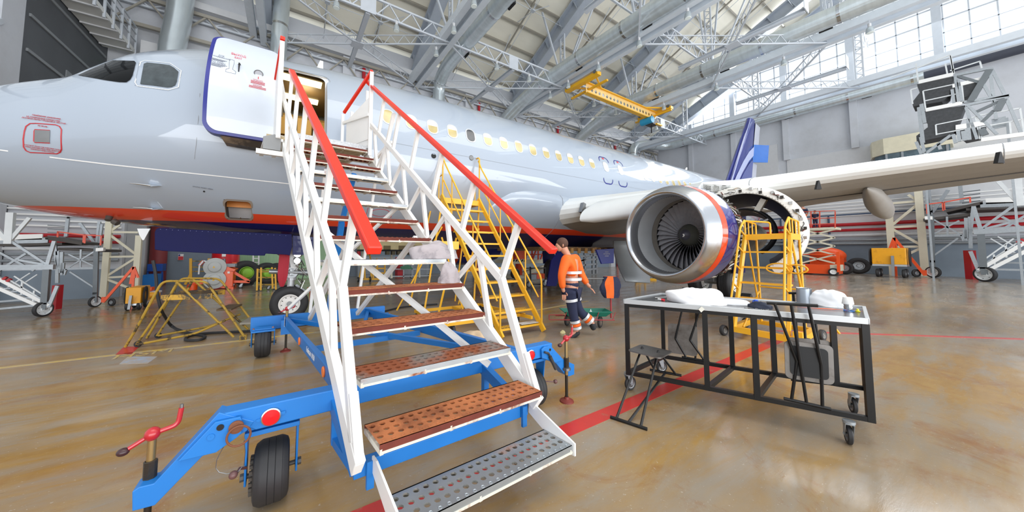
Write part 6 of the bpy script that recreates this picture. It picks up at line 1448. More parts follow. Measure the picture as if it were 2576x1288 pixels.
class Side:
    """dock furniture seen twice: beside the gable wall, and smaller beside the nose"""
    def __init__(s, f, k): s.f, s.k = f, k
    def __call__(s, x, y, l=1): return s.f(x, y, l)
SR = Side(lambda x, y, l: pX(x, y, (33.0, 35.3, 36.7)[l]), 1.0)
SLf = Side(lambda x, y, l: pY(2586 - x, y + 97 - .07 * (2586 - x), (12.15, 13.4, 15.2)[l]), .42)
def dock_side(sd, where, near):
    k = sd.k
    # lattice tower
    t = thing('lattice_tower', 'cream painted steel lattice tower ' + where, 'tower', tuple(sd(2285, 640, 2)))
    bt_ = lambda p: V((p.x, p.y, 0))
    for px0, py0, px1, py1 in ((2309, 480, 2326, 669), (2236, 520, 2246, 669)):
        a, b = sd(px0, py0, 2), sd(px1, py1, 2); b = V((b.x, b.y, 0)); a = V((b.x * .5 + a.x * .5, b.y * .5 + a.y * .5, a.z)); MB().bar(b, a, .34 * k).build('tower_post', CREAMP, t)
    for q in ((2238, 512, 2311, 506), (2243, 572, 2317, 568), (2245, 621, 2321, 620), (2311, 512, 2241, 569), (2243, 575, 2320, 618), (2322, 622, 2250, 655), (2285, 490, 2309, 505)):
        MB().bar(sd(q[0], q[1], 2), sd(q[2], q[3], 2), .15 * k).build('tower_lattice', CREAMP, t)
    # orange A-frame stand
    A = thing('a_frame_stand', 'orange A-frame stand leaning beside the lattice tower ' + near, 'stand', tuple(sd(2285, 650, 1)))
    ap = sd(2249, 598, 1); e = sd(2326, 675, 1); e.z = .12; m = MB().bar(ap, e, .14 * k)
    MB().bar(ap, sd(2238, 626, 1), .12 * k).bar(ap, sd(2249, 626, 1), .14 * k).bar(ap, sd(2258, 640, 1), .12 * k).build('a_frame_leg', ORANGE, A)
    m.bar(e, e + V((0, 0, .35 * k)), .15 * k).build('a_frame_beam', ORANGE, A)
    MB().bar(V((sd(2249, 620, 1).x, sd(2249, 620, 1).y, 0)), ap, .12 * k).build('a_frame_mast', ORANGE, A)
    c = sd(2304, 676, 1); wheel(A, (c.x, c.y, .16 * k * 1.6), (.6, .8, 0), .26 * k, .12 * k, .5, 1, n=20)
    # yellow ground power cart
    C = thing('power_cart', 'yellow box ground power cart with coiled cables ' + where, 'cart', tuple(sd(2240, 670, 0)))
    a, b = (sd(2194, 664, 0), sd(2281, 664, 0)) if k == 1 else (sd(2231, 664, 0), sd(2270, 664, 0)); ux = (b - a); ux.z = 0; u = ux.normalized(); n = V((0, 0, 1)).cross(u); n = n if n.dot(FW) > 0 else -n; hgt = sd(2240, 624, 0).z - a.z; a.z = .42 * k if k < 1 else a.z
    a.z = max(a.z, .3 * k); bd = MB().prism([a, a + ux, a + ux + V((0, 0, hgt)), a + V((0, 0, hgt))], n * 1.6 * k).build('cart_body', mat('cart_yellow', '#f0a818', .4, var=.05, col2='#d08a18', thr=.62), C, smooth=0, bevel=.03 * k)
    MB().prism([a - V((0, 0, .12 * k)), a + ux - V((0, 0, .12 * k)), a + ux, a], n * 1.6 * k).build('cart_bed', mat('pale_metal_rim', '#c6cacd'), C, smooth=0)
    for f in (.14, .9):
        for g in (.2, 1.3): q = a + ux * f + n * g * k; wheel(C, (q.x, q.y, .27 * k), tuple(u), .27 * k, .16 * k, .5, 1, n=24)
    for s_, f in ((-1, -.04), (1, 1.04)):
        q = a + ux * f + V((0, 0, hgt * .45)) + n * .5 * k
        for r in (.32, .40, .47): MB().tube([q + n * (r * k * .8 * math.cos(x)) + V((0, 0, r * k * 1.2 * math.sin(x))) + u * s_ * .05 * k for x in [2 * math.pi * i / 18 for i in range(18)]], .035 * k, 6, closed=True).build('cable_coil', RUBBER, C)
    q = a + ux * .62; MB().bar(q + V((0, 0, hgt * .52)) - n * .05 * k, V((q.x, q.y, .1 * k)) - n * .25 * k, .12 * k).build('tow_bar', STEEL, C)
    # aircraft docking scaffold
    D = thing('docking_scaffold', 'grey steel docking scaffold with decks and spoked wheels ' + where, 'scaffold', tuple(sd(2470, 690, 0)))
    def B(pts, w_, name, m=GALV, par=None):
        mb = MB()
        for q in pts: mb.bar(sd(q[0], q[1], q[4] if len(q) > 4 else 1), sd(q[2], q[3], q[5] if len(q) > 5 else (q[4] if len(q) > 4 else 1)), w_ * k)
        return mb.build(name, m, par or D)
    def slab(x0, y0, x1, y1, th, name, m, depth=2.4, l=1):
        p, q = sd(x0, y0, l), sd(x1, y1, l); n_ = (q - p); n_.z = 0; n_ = V((0, 0, 1)).cross(n_.normalized()); n_ = n_ if n_.dot(FW) > 0 else -n_
        return MB().prism([p, q, q - V((0, 0, th * k)), p - V((0, 0, th * k))], n_ * depth * k).build(name, m, D, smooth=0)
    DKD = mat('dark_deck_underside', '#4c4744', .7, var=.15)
    slab(2479, 499, 2600, 493, .35, 'kick_plate', WHITE, .08); slab(2465, 510, 2600, 507, .3, 'deck_beam', GALV, .1)
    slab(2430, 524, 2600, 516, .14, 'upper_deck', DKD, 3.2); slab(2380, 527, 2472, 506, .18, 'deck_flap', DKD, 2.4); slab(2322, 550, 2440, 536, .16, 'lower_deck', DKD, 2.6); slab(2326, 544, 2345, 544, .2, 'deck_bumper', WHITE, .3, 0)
    B([(2449, 584, 2600, 575, 0)], .28, 'main_beam'); B([(2558, 440, 2564, 518, 0)], .26, 'deck_post', mat('white_galv', '#d8dcde', .4)); B([(2511, 456, 2561, 510, 0), (2600, 470, 2566, 512, 0)], .15, 'deck_brace', mat('white_galv', '#d8dcde'))
    for q in ((2449, 519, 2468, 581, 0), (2449, 519, 2440, 590, 1), (2440, 545, 2442, 625, 1), (2430, 548, 2432, 600, 1)): B([q], .14, 'scaffold_post')
    B([(2556, 513, 2470, 575, 0), (2540, 560, 2475, 576, 0), (2520, 545, 2600, 590, 1), (2600, 530, 2500, 590, 1)], .11, 'scaffold_diagonal')
    lg = B([(2467, 581, 2474, 676, 0)], .24, 'scaffold_leg', mat('dark_galv', '#70767a', .45, metal=.4)); B([(2441, 632, 2463, 684, 0), (2463, 676, 2495, 655, 0)], .14, 'leg_stay')
    B([(2485, 677, 2600, 680, 0), (2500, 660, 2600, 662, 1)], .1, 'base_rail'); fl = B([(2343, 540, 2346, 660, 1)], .2, 'scaffold_leg', mat('dark_galv', '#70767a'))
    B([(2351, 593, 2420, 591, 1), (2420, 591, 2426, 606, 1), (2427, 575, 2429, 606, 1)], .14, 'side_bracket'); B([(2348, 552, 2413, 588, 1), (2350, 588, 2413, 555, 1), (2382, 545, 2384, 592, 1), (2349, 643, 2410, 599, 1)], .08, 'scaffold_diagonal')
    B([(2330, 485, 2338, 545, 2), (2336, 478, 2342, 540, 2), (2415, 465, 2420, 510, 2), (2345, 535, 2385, 478, 2)], .16, 'scaffold_post')
    B([(2331, 514, 2372, 509, 1), (2374, 509, 2442, 496, 1), (2331, 514, 2333, 538, 1), (2371, 509, 2373, 530, 1), (2375, 509, 2376, 528, 1), (2440, 496, 2441, 510, 1)], .07, 'orange_rail', mat('rail_orange_red', '#e8614a', .4))
    for y in (480, 489, 498, 507): B([(2420, y + 4, 2466, y - 2, 2)], .06, 'ladder_rung', mat('dark_galv', '#70767a'))
    sw_ = B([(2462, 680, 2600, 597, 0), (2470, 688, 2600, 622, 0)], .16, 'stair_stringer', WHITE)
    mb = MB()
    for i in range(7): a, b = sd(2466 + 17 * i, 684 - 9 * i, 0), sd(2466 + 17 * i, 682 - 9 * i, 1); mb.bar(a, b, .2 * k, .04 * k)
    mb.build('stair_tread', GALV, sw_)
    B([(2480, 650, 2550, 600, 0), (2480, 663, 2560, 610, 0), (2500, 640, 2503, 668, 0), (2530, 615, 2532, 648, 0), (2492, 600, 2560, 640, 1), (2510, 595, 2580, 635, 1)], .06, 'stair_rail', mat('white_galv', '#d8dcde'))
    for q in ((2560, 611, 2566, 608), (2570, 605.5, 2576, 602.5)): B([(*q, 0)], .175, 'red_stripe', DRED)
    c = sd(2478, 692, 0); wheel(D, (c.x, c.y, .42 * k), tuple(RT), .42 * k, .2 * k, .78, 1, mat('white_galv', '#d8dcde'), holes=6); c2 = sd(2347, 680, 1); wheel(D, (c2.x, c2.y, .36 * k), tuple(RT), .36 * k, .16 * k, .78, 1, mat('white_galv', '#d8dcde'), holes=6)
    MB().bar((c2.x, c2.y, .3 * k), sd(2346, 655, 1), .2 * k).build('caster_fork', mat('dark_galv', '#70767a'), fl); MB().bar((c.x, c.y, .4 * k), sd(2474, 672, 0), .24 * k).build('caster_fork', mat('dark_galv', '#70767a'), lg)
    e_ = thing('fire_cabinet', 'small dark red cabinet standing under the docking scaffold ' + near, 'cabinet', tuple(sd(2445, 665, 1)))
    p, q = sd(2444, 665, 1), sd(2455, 630, 1); MB().prism([V((p.x, p.y, 0)), V((q.x, q.y, 0)), V((q.x, q.y, q.z)), V((p.x, p.y, q.z))], PN * .3 * k).build('cabinet_body', DRED, e_, smooth=0)
dock_side(SR, 'by the gable wall under the wing', 'at the wing tip side')
dock_side(SLf, 'under the aircraft nose', 'at the nose side')
# partition wall with pipes behind the nose side dock
struct('wall_left_annex', MB().box((-13, 15.9, 0), (-4.75, 16.1, 3.6)), WALL); struct('baseboard_annex', MB().box((-13, 15.86, 0), (-4.75, 15.9, .95)), DADO)
for z, m_, r in ((2.05, DRED, .06), (1.85, DRED, .05), (1.62, mat('white_pipe_paint', '#d5d7d8'), .05), (1.45, GALV, .045), (1.25, GALV, .05)): struct('wall_left_annex_pipe', MB().cyl((-13, 15.8, z), (-4.8, 15.8, z), r, 10), m_)
for k in range(5): struct('wall_left_annex_rail', MB().bar((-13, 15.84, 2.35 + .17 * k), (-4.8, 15.84, 2.35 + .17 * k), .03, .05), WHITE)
for k in range(4): struct('wall_left_annex_bracket', MB().bar((-12 + 2 * k, 15.86, 2.2), (-12 + 2 * k, 15.86, 3.2), .04), DARK)

# upper docking tower seen above the wing
UT = thing('docking_tower', 'tall grey two deck docking tower with white railings rising above the wing', 'tower', (30, 0, 0))
XT = 30.0
def U(x, y, d=0): p = pX(x, y, XT); return CAM + (p - CAM) * ((XT + d) / XT)
DKU = mat('dark_deck_grating', '#3e4043', .6, var=.25, scale=9); WG = mat('white_galv', '#d8dcde')
def udeck(name, edge, under, d0, d1):
    o_ = [U(*edge[0]), U(*edge[1])]; MB().bar(o_[0], o_[1], .1, .2).build('deck_edge', WHITE, UT)
    P_ = [U(*p) for p in under]; m = MB().prism(P_, (1.2, .0, 0.0)); return m.build(name, DKU, UT, smooth=0)
udeck('upper_deck', ((2311, 207), (2398, 187)), ((2307, 212), (2401, 192), (2391, 225), (2388, 240), (2370, 255), (2297, 268), (2294, 258), (2313, 234), (2316, 230), (2308, 218)), 0, 0)
udeck('lower_deck', ((2329, 277), (2421, 259)), ((2320, 280), (2428, 265), (2414, 302), (2398, 338), (2306, 357), (2305, 342), (2334, 320), (2333, 305), (2320, 290)), 0, 0)
udeck('rear_deck', ((2396, 217), (2474, 198)), ((2396, 222), (2472, 204), (2455, 235), (2425, 245), (2398, 248)), 0, 0)
MB().bar(U(2404, 321), U(2480, 309), .1, .25).bar(U(2468, 352), U(2600, 334), .1, .2).build('deck_edge', WHITE, UT)
MB().prism([U(*p) for p in ((2400, 325), (2482, 312), (2468, 342), (2430, 350))], (1.2, 0, 0)).build('walkway_underside', DKU, UT, smooth=0)
def ub(pts, w_, name, m, d=0):
    for q in pts: MB().bar(U(q[0], q[1], d), U(q[2], q[3], d), w_).build(name, m, UT)
ub([(2304, 160, 2310, 207), (2389, 138, 2398, 185), (2392, 140, 2400, 186), (2240, 195, 2304, 172), (2304, 172, 2390, 138), (2322, 229, 2329, 277), (2419, 208, 2424, 257), (2322, 229, 2419, 208), (2326, 254, 2418, 234), (2354, 314, 2356, 340), (2354, 314, 2458, 293), (2356, 338, 2464, 318), (2454, 292, 2466, 350), (2458, 292, 2470, 350), (2566, 272, 2576, 333), (2455, 292, 2566, 272), (2466, 320, 2570, 301), (2540, 305, 2543, 336), (2465, 155, 2470, 172), (2390, 178, 2466, 154), (2291, 226, 2308, 221), (2291, 226, 2296, 262), (2378, 160, 2384, 190)], .055, 'railing_bar', WG)
ub([(2401, 190, 2494, 171), (2429, 265, 2538, 241), (2425, 257, 2540, 239)], .13, 'tower_beam', GALV); ub([(2410, 192, 2464, 208), (2457, 281, 2525, 250), (2470, 308, 2500, 278)], .12, 'tower_brace', mat('dark_galv', '#70767a'))
ub([(2489, 176, 2441, 256), (2524, 250, 2508, 280), (2468, 325, 2478, 340)], .22, 'tower_column', mat('dark_galv', '#70767a')); ub([(2494, 172, 2529, 241), (2529, 241, 2568, 333), (2490, 172, 2506, 300), (2474, 212, 2508, 270), (2435, 265, 2508, 338), (2403, 192, 2412, 258), (2410, 200, 2420, 256), (2430, 270, 2458, 350), (2395, 225, 2400, 260), (2434, 300, 2440, 352)], .1, 'tower_strut', GALV)
ub([(2305, 357, 2318, 388), (2316, 345, 2326, 385), (2398, 338, 2404, 360), (2410, 330, 2414, 356), (2422, 330, 2426, 354), (2432, 325, 2436, 352), (2326, 388, 2392, 340), (2360, 360, 2366, 376)], .12, 'tower_post', GALV)
ub([(2312, 270, 2322, 360), (2318, 262, 2326, 310)], .14, 'tower_post', GALV); MB().prism([U(2494, 300, .2), U(2530, 292, .2), U(2532, 318, .2), U(2497, 326, .2)], (.05, 0, 0)).build('safety_panel', GALV, UT)
for x_, y_ in ((31.2, pX(2341, 600, 31.2).y), (31.2, pX(2562, 600, 31.2).y)): MB().bar((x_, y_, 0), (x_, y_, 8.6), .08).build('tower_leg', GALV, UT)

# scissor lift with two workers
XS = 32.0
def Sx(x, y, d=0.0): p = pX(x, y, XS + d); return p
SC = thing('scissor_lift', 'orange and cream scissor lift raised behind the engine', 'lift', tuple(Sx(2055, 690)))
s0, s1 = Sx(1994, 684), Sx(2110, 684); uy = (s1 - s0); uy.z = 0; un = V((1, 0, 0))
def sbox(x0, y0, x1, y1, dep, name, m, par=None, d=0.0):
    a, b = Sx(x0, y1, d), Sx(x1, y0, d); return MB().prism([V((a.x, a.y, a.z)), V((b.x, b.y, a.z)), V((b.x, b.y, b.z)), V((a.x, a.y, b.z))], un * dep).build(name, m, par or SC, smooth=0, bevel=.03)
ch_ = sbox(2000, 667, 2106, 686, 1.6, 'chassis', ORANGE); sbox(2000, 665, 2025, 680, 1.55, 'counter_panel', CREAMP, ch_, -.03); sbox(2088, 667, 2109, 682, 1.55, 'counter_panel', CREAMP, ch_, -.03)
for x in (2006, 2097):
    for d in (-.1, 1.5): c = Sx(x, 684, d); wheel(SC, (c.x, c.y, .26), (1, 0, 0), .26, .2, .62, 1, WHITE, n=24)
ys_ = [662, 641, 619, 598, 577]
for i in range(4):
    for d in (.2, 1.2):
        a, b = ys_[i], ys_[i + 1]; MB().bar(Sx(2015, a, d), Sx(2100, b, d), .16, .10).bar(Sx(2100, a, d), Sx(2015, b, d), .16, .10).build('scissor_arm', CREAMP, SC)
sbox(2029, 571, 2103, 580, 1.5, 'lift_deck', CREAMP)
for d in (0, 1.45):
    rl_ = MB()
    for y in (530, 548, 562): rl_.bar(Sx(2016, y + 3, d), Sx(2102, y, d), .05)
    for x in (2018, 2040, 2062, 2101): rl_.bar(Sx(x, 532, d), Sx(x, 573, d), .06)
    rl_.build('lift_railing', mat('rail_orange_red', '#e8614a'), SC)
MB().bar(Sx(1992, 640, -.2), Sx(2106, 640, -.2), .05).bar(Sx(2108, 633, -.2), Sx(2110, 685, -.2), .14).bar(Sx(1992, 640, -.2), Sx(1992, 685, -.2), .08).build('guard_rail', ORANGE, SC)
def small_person(q, hgt, label, shirt, trousers):
    t = thing('person', label, 'person', q); k = hgt / 1.75; v = [q + V((0, y * k, z * k)) for y, z in ((0, .95), (0, 1.2), (0, 1.42), (0, 1.55), (0, 1.66), (.2, 1.4), (.26, 1.12), (.2, .95), (-.2, 1.4), (-.26, 1.12), (-.2, .95), (.09, .9), (.1, .5), (.1, .06), (-.09, .9), (-.1, .5), (-.1, .06))]
    e = [(0, 1), (1, 2), (2, 3), (3, 4), (2, 5), (5, 6), (6, 7), (2, 8), (8, 9), (9, 10), (0, 11), (11, 12), (12, 13), (0, 14), (14, 15), (15, 16)]
    skinned('body', v, e, [r * k for r in (.13, .13, .14, .06, .09, .07, .05, .04, .07, .05, .04, .1, .07, .05, .1, .07, .05)], SKINM, t)
    skinned('jacket', v[:3] + [v[5], v[6], v[8], v[9]], [(0, 1), (1, 2), (2, 3), (3, 4), (2, 5), (5, 6)], [r * k for r in (.17, .17, .17, .1, .075, .1, .075)], shirt, t)
    skinned('trousers', [v[0], v[11], v[12], v[13], v[14], v[15], v[16]], [(0, 1), (1, 2), (2, 3), (0, 4), (4, 5), (5, 6)], [r * k for r in (.15, .12, .09, .08, .12, .09, .08)], trousers, t)
    MB().ball(v[4] + V((.02, 0, .04)), .11 * k, n=12, m=8).build('hair', HAIRM, t)
q = Sx(2022, 573, .5); small_person(q, 1.7, 'worker in dark jacket standing at the nose end of the scissor lift deck', NAVYC, HIVIS)
q = Sx(2052, 573, .9); small_person(q, 1.25, 'worker in dark clothes crouched low in the middle of the scissor lift deck', NAVYC, NAVYC)
OM = thing('engine_hood_machine', 'orange rounded machine hood behind the scissor lift base', 'machine', (35, 6.4, 0)); MB().ball((35.0, 6.3, 1.35), .7, 1.0, .62, 20, 12).box((34.6, 5.4, .4), (35.4, 7.2, 1.2)).build('hood', ORANGE, OM)
for y in (5.4, 7.4): wheel(OM, (34.8, y, .45), (1, 0, 0), .45, .3, .5, 1, n=24)
bw = thing('large_tyre', 'black tyre standing at the gable wall beyond the scissor lift', 'tyre', (35.2, 5.1, 0)); wheel(bw, (36.6, 5.0, .6), (1, .3, 0), .6, .4, .5, 3)

# ================================================================ OVERHEAD CRANE
CR = thing('overhead_crane', 'yellow overhead crane girder with round holes spanning between two roof rails', 'crane', (20, 13.4, 12.3))
YC_ = mat('crane_yellow', '#f2b61c', .4, var=.04)
m = MB(); m.perforated((16.2, 13.4, 12.02), V((8.3, 0, 0)), V((0, 0, .62)), 21, 1, .30, (0, .03, 0)); m.build('crane_girder', mat('crane_pale_yellow', '#f3d28a', .4), CR, smooth=0)
MB().box((15.9, 13.25, 12.64), (24.9, 13.56, 12.70)).box((16.2, 13.25, 11.96), (24.6, 13.56, 12.02)).build('crane_flange', YC_, CR)
for x in (16.0, 24.6):
    e = MB().box((x - .18, 12.2, 12.58), (x + .18, 14.9, 12.80)).box((x + (.45 if x < 20 else -.55), 12.0, 12.25), (x + (.6 if x < 20 else -.4), 14.9, 12.36)).build('end_carriage', YC_, CR)
    MB().bar((x, 12.5, 12.75), (x + (1.8 if x < 20 else -1.8), 13.4, 12.68), .09).bar((x, 14.5, 12.75), (x + (1.8 if x < 20 else -1.8), 13.4, 12.68), .09).build('carriage_brace', YC_, e)
    for y in (12.4, 14.7): MB().cyl((x - .2, y, 12.82), (x + .2, y, 12.82), .12, 12).build('carriage_wheel', STEEL, e)
h = MB().cyl((23.3, 13.0, 11.75), (23.3, 13.9, 11.75), .26, 18).build('hoist_motor', mat('hoist_blue', '#2e9ac4', .4), CR); MB().box((23.5, 13.1, 11.5), (24.2, 13.7, 11.95)).build('hoist_drum', mat('dark_metal', '#4b4742'), h); MB().cyl((23.8, 13.4, 11.5), (23.8, 13.4, 10.9), .04, 8).build('hook_block', DARK, h)
MB().box((23.2, 12.6, 11.2), (23.9, 12.75, 11.3)).build('hoist_arm', YC_, h)

# ================================================================ SHOP FLOOR BEHIND THE AIRCRAFT
def gz(x, y): return pz(x, y)
def block(name, x0, y0, x1, y1, Y, dep, m, par=None, floor=False, bevel=.01, **k):
    a, b = pY(x0, y1, Y), pY(x1, y0, Y); lo = 0.0 if floor else a.z
    return MB().prism([V((a.x, Y, lo)), V((b.x, Y, lo)), V((b.x, Y, b.z)), V((a.x, Y, b.z))], (0, dep, 0)).build(name, m, par, smooth=0, bevel=bevel, **k)
def frame(name, pts, Y, w_, m, par, r=True):
    mb = MB()
    for q in pts:
        a, b = pY(q[0], q[1], Y + (q[4] if len(q) > 4 else 0)), pY(q[2], q[3], Y + (q[4] if len(q) > 4 else 0)); a.z = max(a.z, w_ * .5); b.z = max(b.z, w_ * .5); mb.bar(a, b, w_)
    return mb.build(name, m, par)
GREYB = mat('grey_cabinet', '#9aa1a8', .5); GREENP = mat('green_lit_partition', '#9fc29a', .6, var=.08, stretch=(6, 1, .3))
cu_ = block('wall_back_partition', 590, 560, 830, 712, 20.8, .1, GREENP, floor=True); cu_['kind'] = 'structure'  # green colour stands in for a green-lit glass partition
rc = MB().cyl((-5.0, 20.55, 0), (-5.0, 20.55, 5.0), .30, 18); tag(rc.build('red_column_pipe', mat('dull_red_pipe', '#8c3a3c', .5)), 'thick dull red vertical pipe behind the nose gear doors', 'pipe')
t = thing('sign', 'small white wall sign with blue and red print behind the aircraft', 'sign', pY(454, 645, 20.9)); block('sign_board', 447, 639, 462, 655, 20.9, .03, WHITE, t); block('sign_print', 448, 645, 461, 654, 20.87, .03, REDT, t, bevel=0); block('sign_symbol', 449, 640, 453, 644, 20.87, .03, NAVYT, t, bevel=0)
t = thing('blue_desk', 'blue metal terminal desk on legs against the back wall', 'desk', (-5, 20, 0)); block('desk_box', 369, 664, 410, 683, 19.6, .5, mat('deep_blue_paint', '#1c4fa8', .4), t); frame('desk_leg', [(372, 683, 372, 714), (408, 683, 408, 714), (388, 683, 388, 714)], 19.7, .06, mat('deep_blue_paint', '#1c4fa8'), t)
t = thing('blue_bin', 'bright blue plastic bin on the floor by the desk', 'bin', (-5, 19, 0)); block('bin_body', 357, 691, 391, 720, 18.6, .8, mat('bright_blue_plastic', '#2377c4', .4), t, floor=True)
t = thing('tow_trolley', 'low yellow towing trolley with orange lamp housing on the shop floor', 'trolley', (-3.8, 15.3, 0)); MB().cyl(pY(357, 742, 15), pY(401, 743, 15), .10, 12).build('trolley_tube', mat('amber_yellow', '#f0a51c', .4), t); block('lamp_housing', 356, 723, 382, 733, 15.2, .3, ORANGE, t); block('trolley_body', 356, 733, 398, 740, 15.2, .4, WHITE, t)
for x in (-4.1, -3.3): wheel(t, (x, 15.3, .13), (1, 0, 0), .13, .08, .5, 1, n=16)
t = thing('yellow_rack', 'tall thin yellow tube rack standing before the grey back wall', 'rack', (-3.3, 19.3, 0)); frame('rack_post', [(480, 650, 480, 716), (526, 650, 526, 716), (480, 690, 466, 716)], 19.3, .09, YELLOW, t); frame('rack_bar', [(480, 657, 526, 657), (480, 672, 526, 672), (480, 683, 526, 682), (480, 716, 526, 716)], 19.3, .04, OLDYEL, t)
t = thing('red_tank', 'red upright cylindrical tank behind the orange drum machine', 'tank', (-2.5, 19.5, 0)); MB().lathe((-2.42, 19.4, 0), (0, 0, 1), [(0, .4), (.1, .52), (1.6, .52), (1.72, .48), (1.78, .3), (1.8, .001)], 28).build('tank_shell', mat('tank_red', '#d8202a', .3, coat=.3), t); MB().box((-2.5, 18.85, 1.3), (-2.36, 18.88, 1.5)).build('tank_label', WHITE, t)
t = thing('grey_shelf', 'grey metal shelf unit behind the red tank', 'shelf', (-1.9, 20, 0)); frame('shelf_post', [(582, 641, 582, 705), (602, 641, 602, 705), (592, 641, 592, 705)], 19.9, .06, GREYB, t); frame('shelf_board', [(582, 650, 602, 650), (582, 662, 602, 662), (582, 675, 602, 675)], 19.9, .07, GREYB, t)
t = thing('white_ladder', 'white upright ladder leaning at the green glass partition', 'ladder', (-1, 20, 0)); frame('ladder_rail', [(637, 625, 637, 705), (651, 625, 651, 705)], 20.2, .06, WHITE, t); frame('ladder_rung', [(637, 640 + 10 * i, 651, 640 + 10 * i) for i in range(6)], 20.2, .04, WHITE, t)
# orange machine with two grey reels
t = thing('reel_machine', 'orange wheeled machine carrying two grey cable reels beyond the small ladder', 'machine', (-2.2, 16.5, 0)); YM = 16.6
OB = mat('machine_orange', '#ff5a16', .35, coat=.2)
block('cabinet', 562, 681, 587, 722, YM, .9, OB, t); MB().prism([pY(561, 681, YM), pY(588, 683, YM), pY(593, 678, YM), pY(562, 668, YM)], (0, .9, 0)).build('cabinet_top', OB, t, smooth=0); block('console_lid', 566, 664, 592, 672, YM + .1, .6, GREYB, t)
MB().prism([pY(541, 718, YM), pY(587, 722, YM), pY(587, 728, YM), pY(541, 722, YM)], (0, .9, 0)).build('base', OB, t, smooth=0)
for x, y in ((541, 671.5), (540, 703.5)):
    q = pY(x, y, YM - .05); rl_ = MB().lathe(q, (0, -1, 0), [(-.3, .001), (-.3, .33), (0, .36), (.03, .36), (.06, .22), (.10, .19), (.12, .10), (.12, .001)], 32).build('cable_reel', mat('reel_grey', '#bdbfbd', .4), t)
    MB().prism([q + V((-.06, -.125, -.03)), q + V((.02, -.125, -.03)), q + V((-.02, -.125, .05))], (0, -.004, 0)).build('hazard_triangle', mat('hazard_yellow', '#e9b41c', .4), rl_)
frame('boom', [(587, 684, 628, 708), (587, 708, 628, 709), (560, 684, 482, 716), (555, 700, 480, 718), (519, 662, 545, 659), (502, 668, 513, 656)], YM + .3, .10, OB, t); frame('hose_arm', [(512, 656, 530, 660), (502, 668, 512, 656), (502, 668, 500, 690)], YM + .2, .05, STEEL, t)
q = pY(484, 718, YM + .3); MB().lathe((q.x, q.y, .02), (0, 0, 1), [(0, .001), (0, .16), (.2, .16), (.24, .1), (.24, .001)], 16).build('stabiliser_foot', OB, t)
for x in (576, 584, 605): c = pY(x, 726, YM + .3); caster(t, (c.x, c.y, 0), .09, .05, 0, .2)
block('switch_box', 583, 660, 595, 670, YM + 1.2, .3, OB, t); MB().cyl(pY(564, 665, YM + .3), pY(564, 651, YM + .3), .05, 10).build('valve', STEEL, t); block('nameplate', 572, 683, 578, 688, YM - .02, .02, WHITE, t, bevel=0)
GH = mat('wheel_green_cover', '#8fc63c', .45, var=.05)
for k, (x, y, Y, r, lab) in enumerate(((617, 692, 18.2, .56, 'largest'), (670, 694, 18.6, .50, 'second'), (697, 695, 19.2, .48, 'rearmost'))):
    q = pY(x, y, Y); t = thing('aircraft_tyre', '%s black aircraft tyre%s on the floor past the orange machine' % (lab, ' with lime hub cover' if k < 2 else ''), 'tyre', (q.x, Y, 0), 'spare aircraft tyres')
    w1 = wheel(t, (q.x, Y, r), (.35, -1, 0), r, .4, .52, 4, GH if k < 2 else None)
    if k < 2: MB().lathe((q.x + .08, Y - .2, r), (.35, -1, 0), [(0, .24), (.10, .2), (.14, .10), (.14, .001)], 24).build('hub_cover', GH, w1)
    frame('tyre_stand', [(x - 14, 715, x + 18, 716), (x + 18, 716, x + 26, 700)], Y - .3, .06, DARK, t)
t = thing('yellow_trestle', 'short yellow tube trestle standing near the nose wheel', 'trestle', (-.6, 15.3, 0)); YT = 15.3
frame('trestle_post', [(648, 676, 646, 735), (657, 673, 656, 730), (692, 674, 694, 730), (684, 672, 686, 726)], YT, .06, YELLOW, t); frame('trestle_bar', [(649, 679, 692, 678), (648, 684, 692, 683), (647, 698, 693, 698), (647, 716, 694, 716)], YT, .05, OLDYEL, t)
for x in (655, 675, 690): c = pY(x, 728, YT + .3); caster(t, (c.x, c.y, 0), .07, .04, 0, .16)
# between the stairs
t = thing('workshop_cabinets', 'grey workshop cabinet row along the back wall seen through the stairs', 'cabinet', (6, 20, 0)); block('cabinet_body', 900, 645, 1080, 697, 20.2, .6, GREYB, t, floor=True)
for k in range(5): block('cabinet_door', 903 + 35 * k, 650, 934 + 35 * k, 692, 20.17, .04, mat('grey_cabinet_door', '#8d959d', .5), t)
t = thing('red_cabinet', 'red metal tool cabinet before the grey cabinets', 'cabinet', (6, 19.6, 0)); block('cabinet_body', 1000, 647, 1017, 685, 19.5, .5, mat('tool_red', '#c81f2c', .4), t, floor=True)
for k in range(3): block('drawer', 1001, 660 + 8 * k, 1016, 666 + 8 * k, 19.46, .05, DRED, t)
t = thing('small_yellow_stairs', 'small yellow access stairs far behind the boarding stairs', 'access stairs', (3.6, 17.2, 0)); YY = 17.2
frame('stair_frame', [(916, 635, 918, 704), (930, 640, 940, 704), (916, 641, 930, 641), (918, 641, 904, 698), (932, 652, 934, 700), (968, 650, 968, 700), (948, 650, 950, 700)], YY, .07, YELLOW, t); frame('stair_step', [(934, 665, 968, 665), (935, 675, 968, 675), (936, 687, 968, 687), (918, 661, 932, 661)], YY, .07, YELLOW, t); frame('stair_base', [(904, 702, 970, 702), (904, 702, 915, 699)], YY, .10, YELLOW, t)
for x in (900, 930, 972): c = pY(x, 706, YY); wheel(t, (c.x, c.y - .1, .13), (1, 0, 0), .13, .08, .5, 1, n=18)
t = thing('white_bucket', 'white bucket standing by the small yellow stairs', 'bucket', pz(961, 707)); MB().lathe(pz(961, 707), (0, 0, 1), [(0, .001), (0, .12), (.3, .15), (.3, .13), (.02, .11)], 18).build('bucket_body', WHITE, t)
t = thing('tube_trolley', 'grey tube trolley loaded with green cloth in front of the cabinets', 'trolley', (6.2, 18, 0)); YL = 18.0
